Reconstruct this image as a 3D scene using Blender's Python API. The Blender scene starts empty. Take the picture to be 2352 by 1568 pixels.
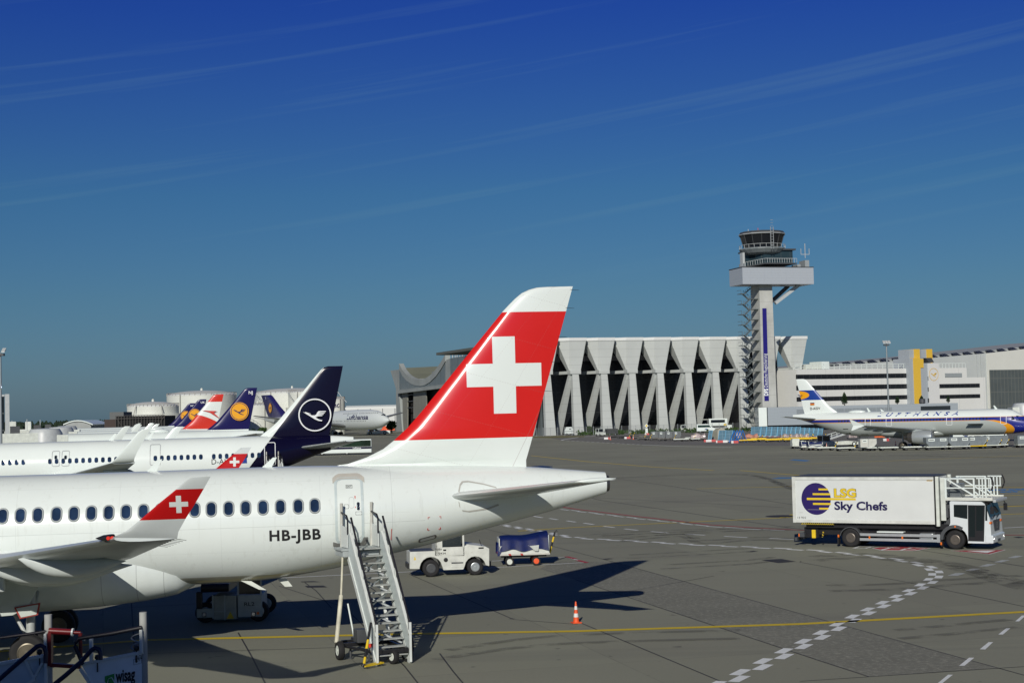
import bpy, bmesh, math, random
from mathutils import Vector as V, Matrix
from mathutils.geometry import tessellate_polygon
random.seed(7)
R = math.radians
scene = bpy.context.scene
col = scene.collection
# ------------------------------------------------------------------ survey: how the camera stood (used to measure real places)
CAM_H, FOC, TILT, ROLL = 7.6, 3593.0, math.atan(161/3593.0), 0.024
_fw = V((0, math.cos(TILT), math.sin(TILT))); _up = V((0, -math.sin(TILT), math.cos(TILT)))
CAMP = V((0, 0, CAM_H))
def ray(x, y):
    u, v = x-1176.0, 784.0-y
    c, s = math.cos(ROLL), math.sin(ROLL)
    u2, v2 = u*c+v*s, -u*s+v*c
    return V((1, 0, 0))*u2+_fw*FOC+_up*v2
def P(x, y, D):
    d = ray(x, y); return CAMP+d*(D/d.y)
def G(x, y, z=0.0):
    d = ray(x, y); return CAMP+d*((z-CAM_H)/d.z)
def HZ(x): return 945-ROLL*(x-1176)
def GD(x, D, z=0.0):
    """world point over picture column x at depth D (column taken at the horizon)"""
    p = P(x, HZ(x), D); return V((p.x, D, z))
# ------------------------------------------------------------------ mesh builder
def unit(v):
    l = v.length; return v/l if l > 1e-9 else V((0, 0, 1))
def frame_of(d):
    d = unit(d); a = V((0, 0, 1)) if abs(d.z) < .95 else V((1, 0, 0))
    s = unit(d.cross(a)); return s, unit(s.cross(d))
class MB:
    def __init__(s): s.v = []; s.f = []; s.m = []
    def add(s, vs, fs, mi=0):
        b = len(s.v); s.v += [V(p) for p in vs]
        for f in fs: s.f.append(tuple(b+i for i in f)); s.m.append(mi)
        return s
    def box(s, x0, x1, y0, y1, z0, z1, mi=0):
        return s.add([(x0,y0,z0),(x1,y0,z0),(x1,y1,z0),(x0,y1,z0),(x0,y0,z1),(x1,y0,z1),(x1,y1,z1),(x0,y1,z1)],
                     [(0,3,2,1),(4,5,6,7),(0,1,5,4),(1,2,6,5),(2,3,7,6),(3,0,4,7)], mi)
    def bar(s, p, q, w, h=None, mi=0):
        p, q = V(p), V(q); h = h or w; a, b = frame_of(q-p); a, b = a*w/2, b*h/2
        return s.add([p-a-b,p+a-b,p+a+b,p-a+b,q-a-b,q+a-b,q+a+b,q-a+b],
                     [(0,3,2,1),(4,5,6,7),(0,1,5,4),(1,2,6,5),(2,3,7,6),(3,0,4,7)], mi)
    def tube(s, p, q, r, r2=None, n=10, mi=0, caps=True):
        p, q = V(p), V(q); r2 = r if r2 is None else r2; a, b = frame_of(q-p); vs = []; fs = []
        for c, rr in ((p, r), (q, r2)):
            for k in range(n):
                t = 2*math.pi*k/n; vs.append(c+a*(rr*math.cos(t))+b*(rr*math.sin(t)))
        for k in range(n): fs.append((k, (k+1) % n, n+(k+1) % n, n+k))
        if caps: fs += [tuple(range(n))[::-1], tuple(range(n, 2*n))]
        return s.add(vs, fs, mi)
    def path(s, pts, r, n=8, mi=0):
        pts = [V(p) for p in pts]; rings = []
        for i, p in enumerate(pts):
            d = (pts[min(i+1, len(pts)-1)]-pts[max(i-1, 0)]); a, b = frame_of(d)
            rings.append([p+a*(r*math.cos(2*math.pi*k/n))+b*(r*math.sin(2*math.pi*k/n)) for k in range(n)])
        return s.loft(rings, mi=mi)
    def loft(s, rings, mi=0, caps=True, closed=True):
        n = len(rings[0]); vs = [p for r in rings for p in r]; fs = []
        for i in range(len(rings)-1):
            for k in range(n if closed else n-1):
                k2 = (k+1) % n; fs.append((i*n+k, i*n+k2, (i+1)*n+k2, (i+1)*n+k))
        if caps: fs += [tuple(range(n))[::-1], tuple(range((len(rings)-1)*n, len(rings)*n))]
        return s.add(vs, fs, mi)
    def prism(s, poly, vec, mi=0):
        poly = [V(p) for p in poly]; vec = V(vec); n = len(poly)
        tr = tessellate_polygon([poly])
        vs = poly+[p+vec for p in poly]; fs = [tuple(t) for t in tr]+[tuple(n+i for i in t)[::-1] for t in tr]
        fs += [(k, (k+1) % n, n+(k+1) % n, n+k) for k in range(n)]
        return s.add(vs, fs, mi)
    def poly(s, pts, mi=0):
        pts = [V(p) for p in pts]
        if len(pts) <= 4: return s.add(pts, [tuple(range(len(pts)))], mi)
        return s.add(pts, [tuple(t) for t in tessellate_polygon([pts])], mi)
    def lathe(s, prof, c=(0,0,0), axis=(0,0,1), n=24, mi=0):
        c = V(c); d = unit(V(axis)); a, b = frame_of(d); rings = []
        for r, h in prof:
            rings.append([c+d*h+a*(max(r, .0005)*math.cos(2*math.pi*k/n))+b*(max(r, .0005)*math.sin(2*math.pi*k/n)) for k in range(n)])
        return s.loft(rings, mi=mi)
    def ring(s, outer, inner, mi=0):
        n = len(outer); return s.add(list(outer)+list(inner), [(k, (k+1) % n, n+(k+1) % n, n+k) for k in range(n)], mi)
    def tf(s, M, start=0):
        for i in range(start, len(s.v)): s.v[i] = M @ s.v[i]
        return s
    def build(s, name, mats, parent=None, smooth=None, bevel=0, loc=None, recalc=True):
        me = bpy.data.meshes.new(name); me.from_pydata([tuple(p) for p in s.v], [], s.f)
        if not isinstance(mats, (list, tuple)): mats = [mats]
        for m in mats: me.materials.append(m)
        me.polygons.foreach_set('material_index', s.m)
        if recalc:
            bm = bmesh.new(); bm.from_mesh(me)
            if smooth is not None: bmesh.ops.remove_doubles(bm, verts=bm.verts, dist=1e-5)
            bmesh.ops.recalc_face_normals(bm, faces=bm.faces); bm.to_mesh(me); bm.free()
        if smooth is not None:
            for p in me.polygons: p.use_smooth = True
            me.set_sharp_from_angle(angle=R(smooth))
        me.update()
        o = bpy.data.objects.new(name, me); col.objects.link(o)
        if parent is not None: o.parent = parent
        if loc is not None: o.location = loc
        if bevel:
            b = o.modifiers.new('edge', 'BEVEL'); b.width = bevel; b.segments = 2; b.limit_method = 'ANGLE'; b.angle_limit = R(40)
        return o
def tag(o, label=None, cat=None, group=None, kind=None):
    if label: o['label'] = label
    if cat: o['category'] = cat
    if group: o['group'] = group
    if kind: o['kind'] = kind
    return o
def empty(name, loc=(0,0,0), rz=0.0, label=None, cat=None, group=None):
    o = bpy.data.objects.new(name, None); o.empty_display_size = .2; o.location = loc; o.rotation_euler = (0, 0, rz)
    col.objects.link(o); return tag(o, label, cat, group)
def kids(o): return [c for c in bpy.data.objects if c.parent == o]
def copy_tree(o, parent=None, loc=None, rz=None, label=None):
    c = o.copy(); col.objects.link(c)
    if parent is not None: c.parent = parent
    for ch in kids(o): copy_tree(ch, c)
    if loc is not None: c.location = loc
    if rz is not None: c.rotation_euler = (0, 0, rz)
    if label: c['label'] = label
    return c
def rrect(cx, cz, w, h, r, n=5):
    pts = []
    for sx, sz, a0 in ((1,1,0),(-1,1,90),(-1,-1,180),(1,-1,270)):
        for k in range(n+1):
            a = R(a0+90*k/n); pts.append((cx+sx*(w/2-r)+r*math.cos(a), cz+sz*(h/2-r)+r*math.sin(a)))
    return pts
# ------------------------------------------------------------------ materials
MATS = {}
class E:
    """tiny expression wrapper over shader math nodes"""
    def __init__(s, nt, sock): s.nt = nt; s.s = sock
    def _op(s, op, b=None, c=None):
        n = s.nt.nodes.new('ShaderNodeMath'); n.operation = op; s.nt.links.new(s.s, n.inputs[0])
        for i, q in ((1, b), (2, c)):
            if q is None: continue
            if isinstance(q, E): s.nt.links.new(q.s, n.inputs[i])
            else: n.inputs[i].default_value = q
        return E(s.nt, n.outputs[0])
    def __add__(s, b): return s._op('ADD', b)
    __radd__ = __add__
    def __sub__(s, b): return s._op('SUBTRACT', b)
    def __rsub__(s, b): return (s*-1)+b
    def __mul__(s, b): return s._op('MULTIPLY', b)
    __rmul__ = __mul__
    def __truediv__(s, b): return s._op('DIVIDE', b)
    def __gt__(s, b): return s._op('GREATER_THAN', b)
    def __lt__(s, b): return s._op('LESS_THAN', b)
    def __and__(s, b): return s._op('MINIMUM', b)
    def __or__(s, b): return s._op('MAXIMUM', b)
    def abs(s): return s._op('ABSOLUTE')
    def frac(s): return s._op('FRACT')
    def sqrt(s): return s._op('SQRT')
def coords(nt):
    tc = nt.nodes.new('ShaderNodeTexCoord'); sx = nt.nodes.new('ShaderNodeSeparateXYZ'); nt.links.new(tc.outputs['Object'], sx.inputs[0])
    return [E(nt, sx.outputs[i]) for i in range(3)]
def noise(nt, scale, detail=4, rough=.55, vec=None, sc3=None):
    tc = nt.nodes.new('ShaderNodeTexCoord'); mp = nt.nodes.new('ShaderNodeMapping'); nz = nt.nodes.new('ShaderNodeTexNoise')
    nt.links.new(tc.outputs['Object'], mp.inputs[0]); nt.links.new(mp.outputs[0], nz.inputs['Vector'])
    if sc3: mp.inputs['Scale'].default_value = sc3
    nz.inputs['Scale'].default_value = scale; nz.inputs['Detail'].default_value = detail; nz.inputs['Roughness'].default_value = rough
    return E(nt, nz.outputs[0])
def mixc(nt, fac, a, b):
    n = nt.nodes.new('ShaderNodeMix'); n.data_type = 'RGBA'
    for i, q in ((6, a), (7, b)):
        if isinstance(q, (tuple, list)): n.inputs[i].default_value = (*q[:3], 1)
        else: nt.links.new(q, n.inputs[i])
    if isinstance(fac, E): nt.links.new(fac.s, n.inputs[0])
    else: n.inputs[0].default_value = fac
    return n.outputs[2]
def scl(c, k): return tuple(max(0, min(1, q*k)) for q in c)
def mat(name, c, rough=.5, metal=0.0, var=.08, vs=3.0, coat=0.0, bump=0.0, bs=40, spec=.5, emit=None, layers=None, alpha=None, sc3=None, trans=0):
    """procedural principled material; layers(nt, x, y, z, base) may repaint regions of the thing's own colour"""
    if name in MATS: return MATS[name]
    m = bpy.data.materials.new(name); m.use_nodes = True; nt = m.node_tree; b = nt.nodes['Principled BSDF']
    base = c
    if var:
        f = noise(nt, vs, sc3=sc3); base = mixc(nt, (f-.3)*2.5, scl(c, 1-var), scl(c, 1+var))
    if layers:
        x, y, z = coords(nt); base = layers(nt, x, y, z, base)
    if isinstance(base, tuple): b.inputs['Base Color'].default_value = (*base, 1)
    else: nt.links.new(base, b.inputs['Base Color'])
    b.inputs['Roughness'].default_value = rough; b.inputs['Metallic'].default_value = metal; b.inputs['Specular IOR Level'].default_value = spec
    if coat: b.inputs['Coat Weight'].default_value = coat; b.inputs['Coat Roughness'].default_value = .06
    if emit: b.inputs['Emission Color'].default_value = (*emit[:3], 1); b.inputs['Emission Strength'].default_value = emit[3]
    if trans: b.inputs['Transmission Weight'].default_value = trans
    if alpha is not None: b.inputs['Alpha'].default_value = alpha
    if bump:
        f = noise(nt, bs, 6); bp = nt.nodes.new('ShaderNodeBump'); bp.inputs['Strength'].default_value = bump; bp.inputs['Distance'].default_value = .02
        nt.links.new(f.s, bp.inputs['Height']); nt.links.new(bp.outputs[0], b.inputs['Normal'])
    MATS[name] = m; return m
WHT = (.72, .79, .755)
M_white = mat('white_paint', WHT, .32, var=.025, vs=.6, coat=.3)
M_offwhite = mat('worn_white_paint', (.62, .66, .60), .5, var=.12, vs=2.5)
M_dirtywhite = mat('dirty_white_paint', (.60, .63, .58), .5, var=.2, vs=1.6)
M_grey = mat('grey_paint', (.30, .33, .34), .45)
M_lgrey = mat('light_grey_paint', (.45, .48, .48), .4)
M_dgrey = mat('dark_grey_paint', (.06, .065, .07), .5)
M_black = mat('black_rubber', (.012, .012, .013), .8, var=.2)
M_blackp = mat('black_paint', (.014, .014, .016), .4)
M_steel = mat('galvanised_steel', (.42, .45, .46), .42, metal=.7, var=.12)
M_alu = mat('bare_aluminium', (.62, .65, .66), .25, metal=.9, var=.06)
M_glass = mat('dark_glass', (.012, .017, .024), .06, var=0, spec=.7)
M_yellow = mat('yellow_paint', (.75, .52, .015), .5, var=.12)
M_red = mat('red_paint', (.55, .025, .015), .45)
M_orange = mat('orange_plastic', (.80, .10, .02), .5, var=.1)
M_orange2 = mat('orange_lamp', (.75, .17, .02), .3, var=0)
M_blue = mat('blue_tarp', (.005, .013, .085), .5, spec=.2, var=.2, vs=5, bump=.35, bs=6)
M_navy = mat('navy_paint', (.006, .004, .030), .22, var=.1, coat=.5)
M_ink = mat('black_lettering', (.012, .012, .014), .5, var=0)
M_whiteink = mat('white_lettering', (.75, .78, .78), .5, var=0)
M_blueink = mat('blue_lettering', (.015, .05, .28), .4, var=0)
M_navyink = mat('navy_lettering', (.012, .008, .07), .4, var=0)
M_silver = mat('silver_paint', (.36, .40, .40), .38, metal=.15, var=.04)
M_green = mat('green_lettering', (.03, .30, .06), .5, var=0)
M_concrete = mat('cast_concrete', (.40, .41, .39), .85, var=.1, vs=.25, bump=.1, bs=4)
M_concrete2 = mat('pale_concrete', (.46, .46, .43), .85, var=.14, vs=.35, bump=.1, bs=4)
# ------------------------------------------------------------------ lettering
def text_mesh(body, size, bold=0.0, shear=0.0, spacing=1.0):
    """returns (list of 2d points, faces, width) with the left end at 0 and the baseline at 0"""
    c = bpy.data.curves.new('lettering', 'FONT'); c.body = body; c.size = size; c.offset = bold*size; c.shear = shear; c.space_character = spacing
    c.resolution_u = 3
    o = bpy.data.objects.new('lettering', c); col.objects.link(o)
    dg = bpy.context.evaluated_depsgraph_get(); dg.update()
    me = o.evaluated_get(dg).to_mesh(); pts = [(v.co.x, v.co.y) for v in me.vertices]; fs = [tuple(p.vertices) for p in me.polygons]
    o.evaluated_get(dg).to_mesh_clear(); bpy.data.objects.remove(o); bpy.data.curves.remove(c)
    x0 = min(p[0] for p in pts); w = max(p[0] for p in pts)-x0
    return [(p[0]-x0, p[1]) for p in pts], fs, w
def text_obj(name, body, size, mapf, m, parent, bold=0.0, shear=0.0, width=None, spacing=1.0, thick=None):
    pts, fs, w = text_mesh(body, size, bold, shear, spacing); k = (width/w) if width else 1.0
    mb = MB(); mb.add([mapf(p[0]*k, p[1]) for p in pts], fs)
    return mb.build(name, m, parent, recalc=False)
# ------------------------------------------------------------------ camera
cam = bpy.data.cameras.new('camera'); cam.sensor_width = 36; cam.lens = 36*FOC/2352; cam.clip_start = .3; cam.clip_end = 12000
co = bpy.data.objects.new('camera', cam); col.objects.link(co); scene.camera = co
_c, _s = math.cos(ROLL), math.sin(ROLL); _xr = V((1, 0, 0))
_right = _xr*_c+_up*(-_s); _upr = _xr*_s+_up*_c
co.matrix_world = Matrix(((_right.x, _upr.x, -_fw.x, 0), (_right.y, _upr.y, -_fw.y, 0), (_right.z, _upr.z, -_fw.z, CAM_H), (0, 0, 0, 1)))
scene.render.resolution_x, scene.render.resolution_y = 1024, 682
scene.view_settings.view_transform = 'Standard'; scene.view_settings.look = 'None'; scene.view_settings.exposure = 0.0
scene.cycles.max_bounces = 6; scene.cycles.transparent_max_bounces = 12
# ------------------------------------------------------------------ light: low morning sun behind the camera
SUN = unit(V((-.375, -2.05, 1.0)))
sl = bpy.data.lights.new('sun', 'SUN'); sl.energy = 3.55; sl.angle = R(.5); sl.color = (1.0, .95, .86)
so = bpy.data.objects.new('sun', sl); col.objects.link(so); so.rotation_euler = SUN.to_track_quat('Z', 'Y').to_euler(); so.location = (0, 0, 60)
w = bpy.data.worlds.new('World'); scene.world = w; w.use_nodes = True; nt = w.node_tree
bg = nt.nodes['Background']; sky = nt.nodes.new('ShaderNodeTexSky'); sky.sky_type = 'NISHITA'; sky.sun_disc = False
sky.sun_elevation = math.asin(SUN.z); sky.sun_rotation = math.atan2(SUN.x, SUN.y); sky.dust_density = .6; sky.ozone_density = 2.2; sky.altitude = 100
tc = nt.nodes.new('ShaderNodeTexCoord'); sx = nt.nodes.new('ShaderNodeSeparateXYZ'); nt.links.new(tc.outputs['Generated'], sx.inputs[0])
ramp = nt.nodes.new('ShaderNodeValToRGB'); mr = nt.nodes.new('ShaderNodeMapRange')
mr.inputs[1].default_value = -.02; mr.inputs[2].default_value = 1.0; nt.links.new(sx.outputs[2], mr.inputs[0]); nt.links.new(mr.outputs[0], ramp.inputs[0])
el = ramp.color_ramp.elements
SKYR = [(0.0, (.225, .395, .71)), (.035, (.235, .38, .635)), (.093, (.205, .38, .585)), (.156, (.16, .36, .60)), (.265, (.085, .22, .73)), (.30, (.08, .20, .74)), (.48, (.075, .15, .40)), (1.0, (.055, .11, .26))]
el[0].position, el[0].color = SKYR[0][0], (*SKYR[0][1], 1); el[1].position, el[1].color = SKYR[-1][0], (*SKYR[-1][1], 1)
for p_, c_ in SKYR[1:-1]:
    e_ = el.new(p_); e_.color = (*c_, 1)
# window-glass reflections painted into the sky as thin streaks, slanting up to the right
cxs = nt.nodes.new('ShaderNodeCombineXYZ'); ex, ey, ez = [E(nt, sx.outputs[i]) for i in range(3)]
for i, q in enumerate((ex*2.6, ey*.5, (ez-ex*.155)*120)): nt.links.new(q.s, cxs.inputs[i])
nz = nt.nodes.new('ShaderNodeTexNoise'); nz.inputs['Scale'].default_value = 1.0; nz.inputs['Detail'].default_value = 4; nt.links.new(cxs.outputs[0], nz.inputs[0])
st = E(nt, nz.outputs[0]); st = (st-.55)*3.2; st = (st | 0.0) & 1.0
zz = E(nt, sx.outputs[2]); st = st*(((zz-.06)*14 | 0.0) & 1.0)*.24
mul = nt.nodes.new('ShaderNodeMix'); mul.data_type = 'RGBA'; mul.blend_type = 'MULTIPLY'; mul.inputs[0].default_value = 1
nt.links.new(sky.outputs[0], mul.inputs[6]); nt.links.new(ramp.outputs[0], mul.inputs[7])
ad = nt.nodes.new('ShaderNodeMix'); ad.data_type = 'RGBA'; nt.links.new(st.s, ad.inputs[0]); nt.links.new(mul.outputs[2], ad.inputs[6]); ad.inputs[7].default_value = (2.2, 4.2, 5.2, 1)
nt.links.new(ad.outputs[2], bg.inputs[0]); bg.inputs[1].default_value = .07
# ------------------------------------------------------------------ unseen terminal block behind the camera, shaped to shade the nearest stairs
tmn = MB(); tmn.box(-34, -7.5, -40, -3, 5.9, 18.6); tmn.box(-34, -8, -40, -4, 0, 5.9)
tmn.build('terminal', mat('terminal_facade', (.10, .12, .13), .3, var=.2, vs=.2, layers=lambda nt, x, y, z, b: mixc(nt, ((x*.25).frac() < .06) | ((z*.24).frac() < .05), b, (.35, .37, .37))))['kind'] = 'structure'
# ------------------------------------------------------------------ ground
def ground_mat():
    m = bpy.data.materials.new('apron_concrete'); m.use_nodes = True; nt = m.node_tree; b = nt.nodes['Principled BSDF']
    big = noise(nt, .022, 5, .6); med = noise(nt, .25, 6, .6, sc3=(.25, 1.0, 1)); streak = noise(nt, .12, 7, .65, sc3=(.10, 1.6, 1)); fine = noise(nt, 9, 4, .7)
    c = mixc(nt, ((big-.35)*3 | 0.0) & 1.0, (.245, .252, .190), (.300, .305, .234))
    c = mixc(nt, (((med-.5)*2.6 | 0.0) & 1.0)*.5, c, (.20, .20, .17))
    c = mixc(nt, (((streak-.56)*5 | 0.0) & 1.0)*.6, c, (.105, .106, .103))
    c = mixc(nt, (((streak*-1+.42)*5 | 0.0) & 1.0)*.35, c, (.28, .27, .235))
    # cast slabs: each a little different in tone
    x, y, z = coords(nt); ca, sa = math.cos(R(14.8)), math.sin(R(14.8)); u = (x*ca+y*sa)*(1/7.5); v = (y*ca-x*sa)*(1/7.5)
    cx = nt.nodes.new('ShaderNodeCombineXYZ'); nt.links.new(u._op('FLOOR').s, cx.inputs[0]); nt.links.new(v._op('FLOOR').s, cx.inputs[1]); wn = nt.nodes.new('ShaderNodeTexWhiteNoise'); nt.links.new(cx.outputs[0], wn.inputs['Vector'])
    tone = E(nt, wn.outputs['Value']); c = mixc(nt, tone*.30, c, (.165, .160, .135)); joint = ((u.frac() < .006) | (v.frac() < .006))*((noise(nt, .4)-.35)*3 | 0.0)*.5; c = mixc(nt, joint & .6, c, (.07, .07, .065))
    spot = ((noise(nt, 1.3, 2)-.70)*14 | 0.0) & .55; c = mixc(nt, spot, c, (.06, .06, .055))
    c = mixc(nt, (fine-.3)*.55, c, (.15, .147, .125))
    nt.links.new(c, b.inputs['Base Color']); b.inputs['Roughness'].default_value = .85; b.inputs['Specular IOR Level'].default_value = .25
    return m
def asphalt_mat(name, a, bb):
    m = bpy.data.materials.new(name); m.use_nodes = True; nt = m.node_tree; b = nt.nodes['Principled BSDF']
    big = noise(nt, .3, 6, .65, sc3=(.4, 1, 1)); fine = noise(nt, 5, 4, .85)
    c = mixc(nt, ((big-.3)*2.5 | 0.0) & 1.0, a, bb); c = mixc(nt, ((fine-.5)*4 | 0.0) & 1.0, c, scl(bb, 1.9))
    nt.links.new(c, b.inputs['Base Color']); b.inputs['Roughness'].default_value = .9; b.inputs['Specular IOR Level'].default_value = .2
    return m
MB().add([(-5000, -300, 0), (5000, -300, 0), (5000, 9000, 0), (-5000, 9000, 0)], [(0, 1, 2, 3)]).build('ground', ground_mat())['kind'] = 'structure'
def g2(x, y, z): p = G(x, y); return V((p.x, p.y, z))
def st_(o): o['kind'] = 'structure'; return o
pv = MB(); pv.poly([g2(x, y, .004) for x, y in [(1270,1288),(1406,1290),(1895,1424),(2290,1533),(1995,1553),(1895,1520.6),(1652.6,1440),(1321,1330.5),(1240,1306)]])
st_(pv.build('asphalt_strip', asphalt_mat('coarse_asphalt', (.165, .167, .140), (.210, .211, .176))))
rd = MB(); rd.poly([g2(x, y, .004) for x, y in [(1236,1000),(1300,996.5),(1450,994),(1750,988),(2352,982),(2700,976),(2700,1016),(2352,1022),(1880,1024),(1474,1021),(1289,1010.5)]])
st_(rd.build('service_road', asphalt_mat('road_asphalt', (.150, .148, .137), (.175, .171, .157))))
# painted lines: polylines measured on the picture and laid out on the real ground
def dens(pts, step):
    out = [pts[0]]
    for a, b in zip(pts, pts[1:]):
        n = max(1, int((b-a).length/step))
        for k in range(1, n+1): out.append(a.lerp(b, k/n))
    return out
def strip(mb, pts, w, z, mi=0):
    L, Rr = [], []
    for i, p in enumerate(pts):
        d = unit(pts[min(i+1, len(pts)-1)]-pts[max(i-1, 0)]); n = V((-d.y, d.x, 0))*w/2
        L.append(V((p.x, p.y, z))+n); Rr.append(V((p.x, p.y, z))-n)
    for i in range(len(pts)-1): mb.add([L[i], L[i+1], Rr[i+1], Rr[i]], [(0, 1, 2, 3)], mi)
def gl(pp): return [g2(x, y, 0) for x, y in pp]
def paint(name, c, wear=.3):
    m = bpy.data.materials.new(name); m.use_nodes = True; nt = m.node_tree; b = nt.nodes['Principled BSDF']
    f = noise(nt, .9, 8, .7); f2 = noise(nt, 7, 4, .7)
    cc = mixc(nt, (((f-.5)*3 | 0.0) & 1.0)*wear, c, (.12, .115, .10)); cc = mixc(nt, (((f2-.55)*4 | 0.0) & 1.0)*wear, cc, (.12, .115, .10))
    nt.links.new(cc, b.inputs['Base Color']); b.inputs['Roughness'].default_value = .7; return m
PW = paint('white_road_paint', (.76, .79, .78), .25); PY = paint('yellow_road_paint', (.64, .47, .008), .3); PR = paint('red_road_paint', (.38, .035, .045), .4)
PB = paint('blue_road_paint', (.03, .20, .50), .5); PD = paint('iron_grate', (.030, .029, .028), .1)
def smooth_path(pts, step):
    pts = [pts[0]]+pts+[pts[-1]]; out = []
    for i in range(1, len(pts)-2):
        p0, p1, p2, p3 = pts[i-1:i+3]; n = max(2, int((p2-p1).length/step))
        for k in range(n):
            t = k/n; out.append(.5*((2*p1)+(p2-p0)*t+(2*p0-5*p1+4*p2-p3)*t*t+(3*p1-p0-3*p2+p3)*t**3))
    return out+[pts[-1]]
def resample(pts, step):
    out = [pts[0]]; acc = 0
    for a, b in zip(pts, pts[1:]):
        l = (b-a).length
        while acc+l >= step:
            t = (step-acc)/l; a = a.lerp(b, t); out.append(a); l = (b-a).length; acc = 0
        acc += l
    return out
ck = MB()
def checker(pp, seg, w, smooth=True):
    pts = smooth_path(gl(pp), .25) if smooth else gl(pp)
    pts = resample(pts, seg/4)
    for i in range(0, len(pts)-4, 4):
        side = 1 if (i//4) % 2 else -1
        sub = pts[i:i+5]; L = []; Q = []
        for j, p in enumerate(sub):
            k = i+j; d = unit(pts[min(k+1, len(pts)-1)]-pts[max(k-1, 0)]); n = V((-d.y, d.x, 0))*side
            L.append(V((p.x, p.y, .008))); Q.append(V((p.x, p.y, .008))+n*w)
        for j in range(4): ck.add([L[j], L[j+1], Q[j+1], Q[j]], [(0, 1, 2, 3)])
checker([(1140,1203),(1240,1220),(1321,1234),(1455,1242),(1588,1250),(1722,1256),(1859,1263),(1925,1269),(1986,1275),(2034,1281),(2082,1288.5),(2117,1297),(2141,1306),(2150,1316),(2147,1325),(2136,1334.6),(2115,1347),(2087,1360),(2056,1374.6),(2025.6,1389),(1990.6,1405),(1955.6,1422),(1919.5,1440.7),(1882.3,1460),(1837.5,1482),(1741,1530),(1686,1557),(1630,1585)], 1.04, .33)
checker([(1290,1169),(1454,1189),(1548,1199),(1628,1208),(1749,1215.5),(1842,1219)], 1.6, .20)
st_(ck.build('zebra_boundary_line', PW))
wl = MB()
for a, b in [((1340.8,1200.7),(1363.5,1204)),((1386.3,1208),(1411.7,1211)),((1434.5,1214),(1465,1217.3)),((1494.7,1220),(1536,1223.4)),((1573.7,1226),(1619,1228.5)),((1663.4,1231),(1716.4,1234)),((1767,1235.8),(1824,1238)),((1262,1190),(1281,1193)),((1225.6,1185),(1246,1188.5)),((1302,1195.5),(1322,1198.5)),
             ((2306,1212),(2360,1209))]: strip(wl, gl([a, b]), .22, .008)
Z5 = lambda x, y: (1837.5+x/4.571, 1234.6+y/4.571)
for q in [((2260,877),(2300,877),(2372,815),(2330,815)),((2082,1015),(2130,1015),(2210,948),(2165,948)),((1887,1170),(1945,1172),(2027,1095),(1980,1095)),((1670,1343),(1727,1343),(1830,1258),(1775,1258)),((1440,1530),(1490,1530),(1605,1437),(1555,1437))]:
    wl.add([g2(*Z5(*p), .008) for p in q], [(0, 1, 2, 3)])
for pp, w_ in [([(1130,1288),(1300,1278.6),(1347,1291),(1110.7,1304),(916,1313.7),(640,1327)], .16), ([(1393,998.8),(1330,1003.5),(1296,1009),(1289,1010.7)], .5), ([(1375,1006),(1390,1004),(1420,1002)], .4), ([(1474,1021),(1560,1024.5),(1680,1027)], .5)]:
    strip(wl, dens(gl(pp), 4), w_, .008)
for k in range(16):
    t0, t1 = k/16, (k+.6)/16; f = lambda t: (1289+185*t, 1010.7+10.2*t); strip(wl, gl([f(t0), f(t1)]), .5, .008)
st_(wl.build('white_line_marking', PW))
fd = MB()
for q in [((1545,398),(1655,398),(1745,370),(1635,370)),((1730,345),(1820,345),(1910,322),(1810,322)),((1880,300),(1965,300),(2065,277),(1970,275)),((2035,257),(2115,257),(2205,233),(2120,233)),((2175,212),(2260,212),(2350,190),(2260,188))]:
    fd.add([g2(*Z5(*p), .008) for p in q], [(0, 1, 2, 3)])
st_(fd.build('worn_white_marking', paint('worn_white_road_paint', (.42, .45, .45), .8)))
yl = MB()
for pp, w_ in [([(-60,1502),(0,1495),(340,1469),(950,1455),(1320,1449),(1837,1432.5),(2420,1401)], .42), ([(1190,1219),(1321,1210.6),(1570,1199),(1797,1188.7),(1900,1184.5),(2305,1181),(2400,1177)], .3), ([(1797,1188.7),(1823,1181.5),(1880,1173),(2306,1163),(2400,1159)], .5),
               ([(1700,1080),(1780,1086.6),(1855,1092.7)], .35), ([(1600,1122),(1780,1118),(1900,1112)], .35), ([(2200,1141),(2303,1138),(2400,1135)], .35), ([(2200,1116),(2303,1118),(2400,1119)], .35), ([(1220,1046),(1352,1060),(1500,1072),(1640,1080)], .4), ([(2352,1046),(1990,1060),(1820,1066)], .4)]:
    strip(yl, dens(gl(pp), 6), w_, .008)
st_(yl.build('yellow_guide_line', PY))
rl = MB()
strip(rl, dens(gl([(1280,1162),(1321,1168.6),(1454.6,1184.6),(1548,1195),(1628.6,1204.7),(1749,1212.7),(1842.7,1217),(2308,1228),(2420,1229)]), 5), .28, .008)
strip(rl, gl([(1300,1277.6),(1322,1283)]), .25, .009); strip(rl, gl([(1326,1286),(1349,1292)]), .25, .012)
Z3 = lambda x, y: (1780+x/4.112, 1062.3+y/4.112)
octo = [(915,808),(975,797),(1210,792),(1475,806),(1330,830),(1010,828)]; cxo = sum(p[0] for p in octo)/6; cyo = sum(p[1] for p in octo)/6
wm = MB(); wm.poly([g2(*Z3(*p), .008) for p in octo]); rl.poly([g2(*Z3(cxo+(p[0]-cxo)*.95, cyo+(p[1]-cyo)*.86), .012) for p in octo])
for a, b in [((1000,826),(1110,800)),((1060,803),(1180,806)),((1190,826),(1290,803)),((1220,812),(1330,818)),((1330,806),(1420,808))]: strip(wm, gl([Z3(*a), Z3(*b)]), .16, .016)
tri = [(1655,830),(2185,821),(2030,864)]; ctx, cty = 1957, 838
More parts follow.
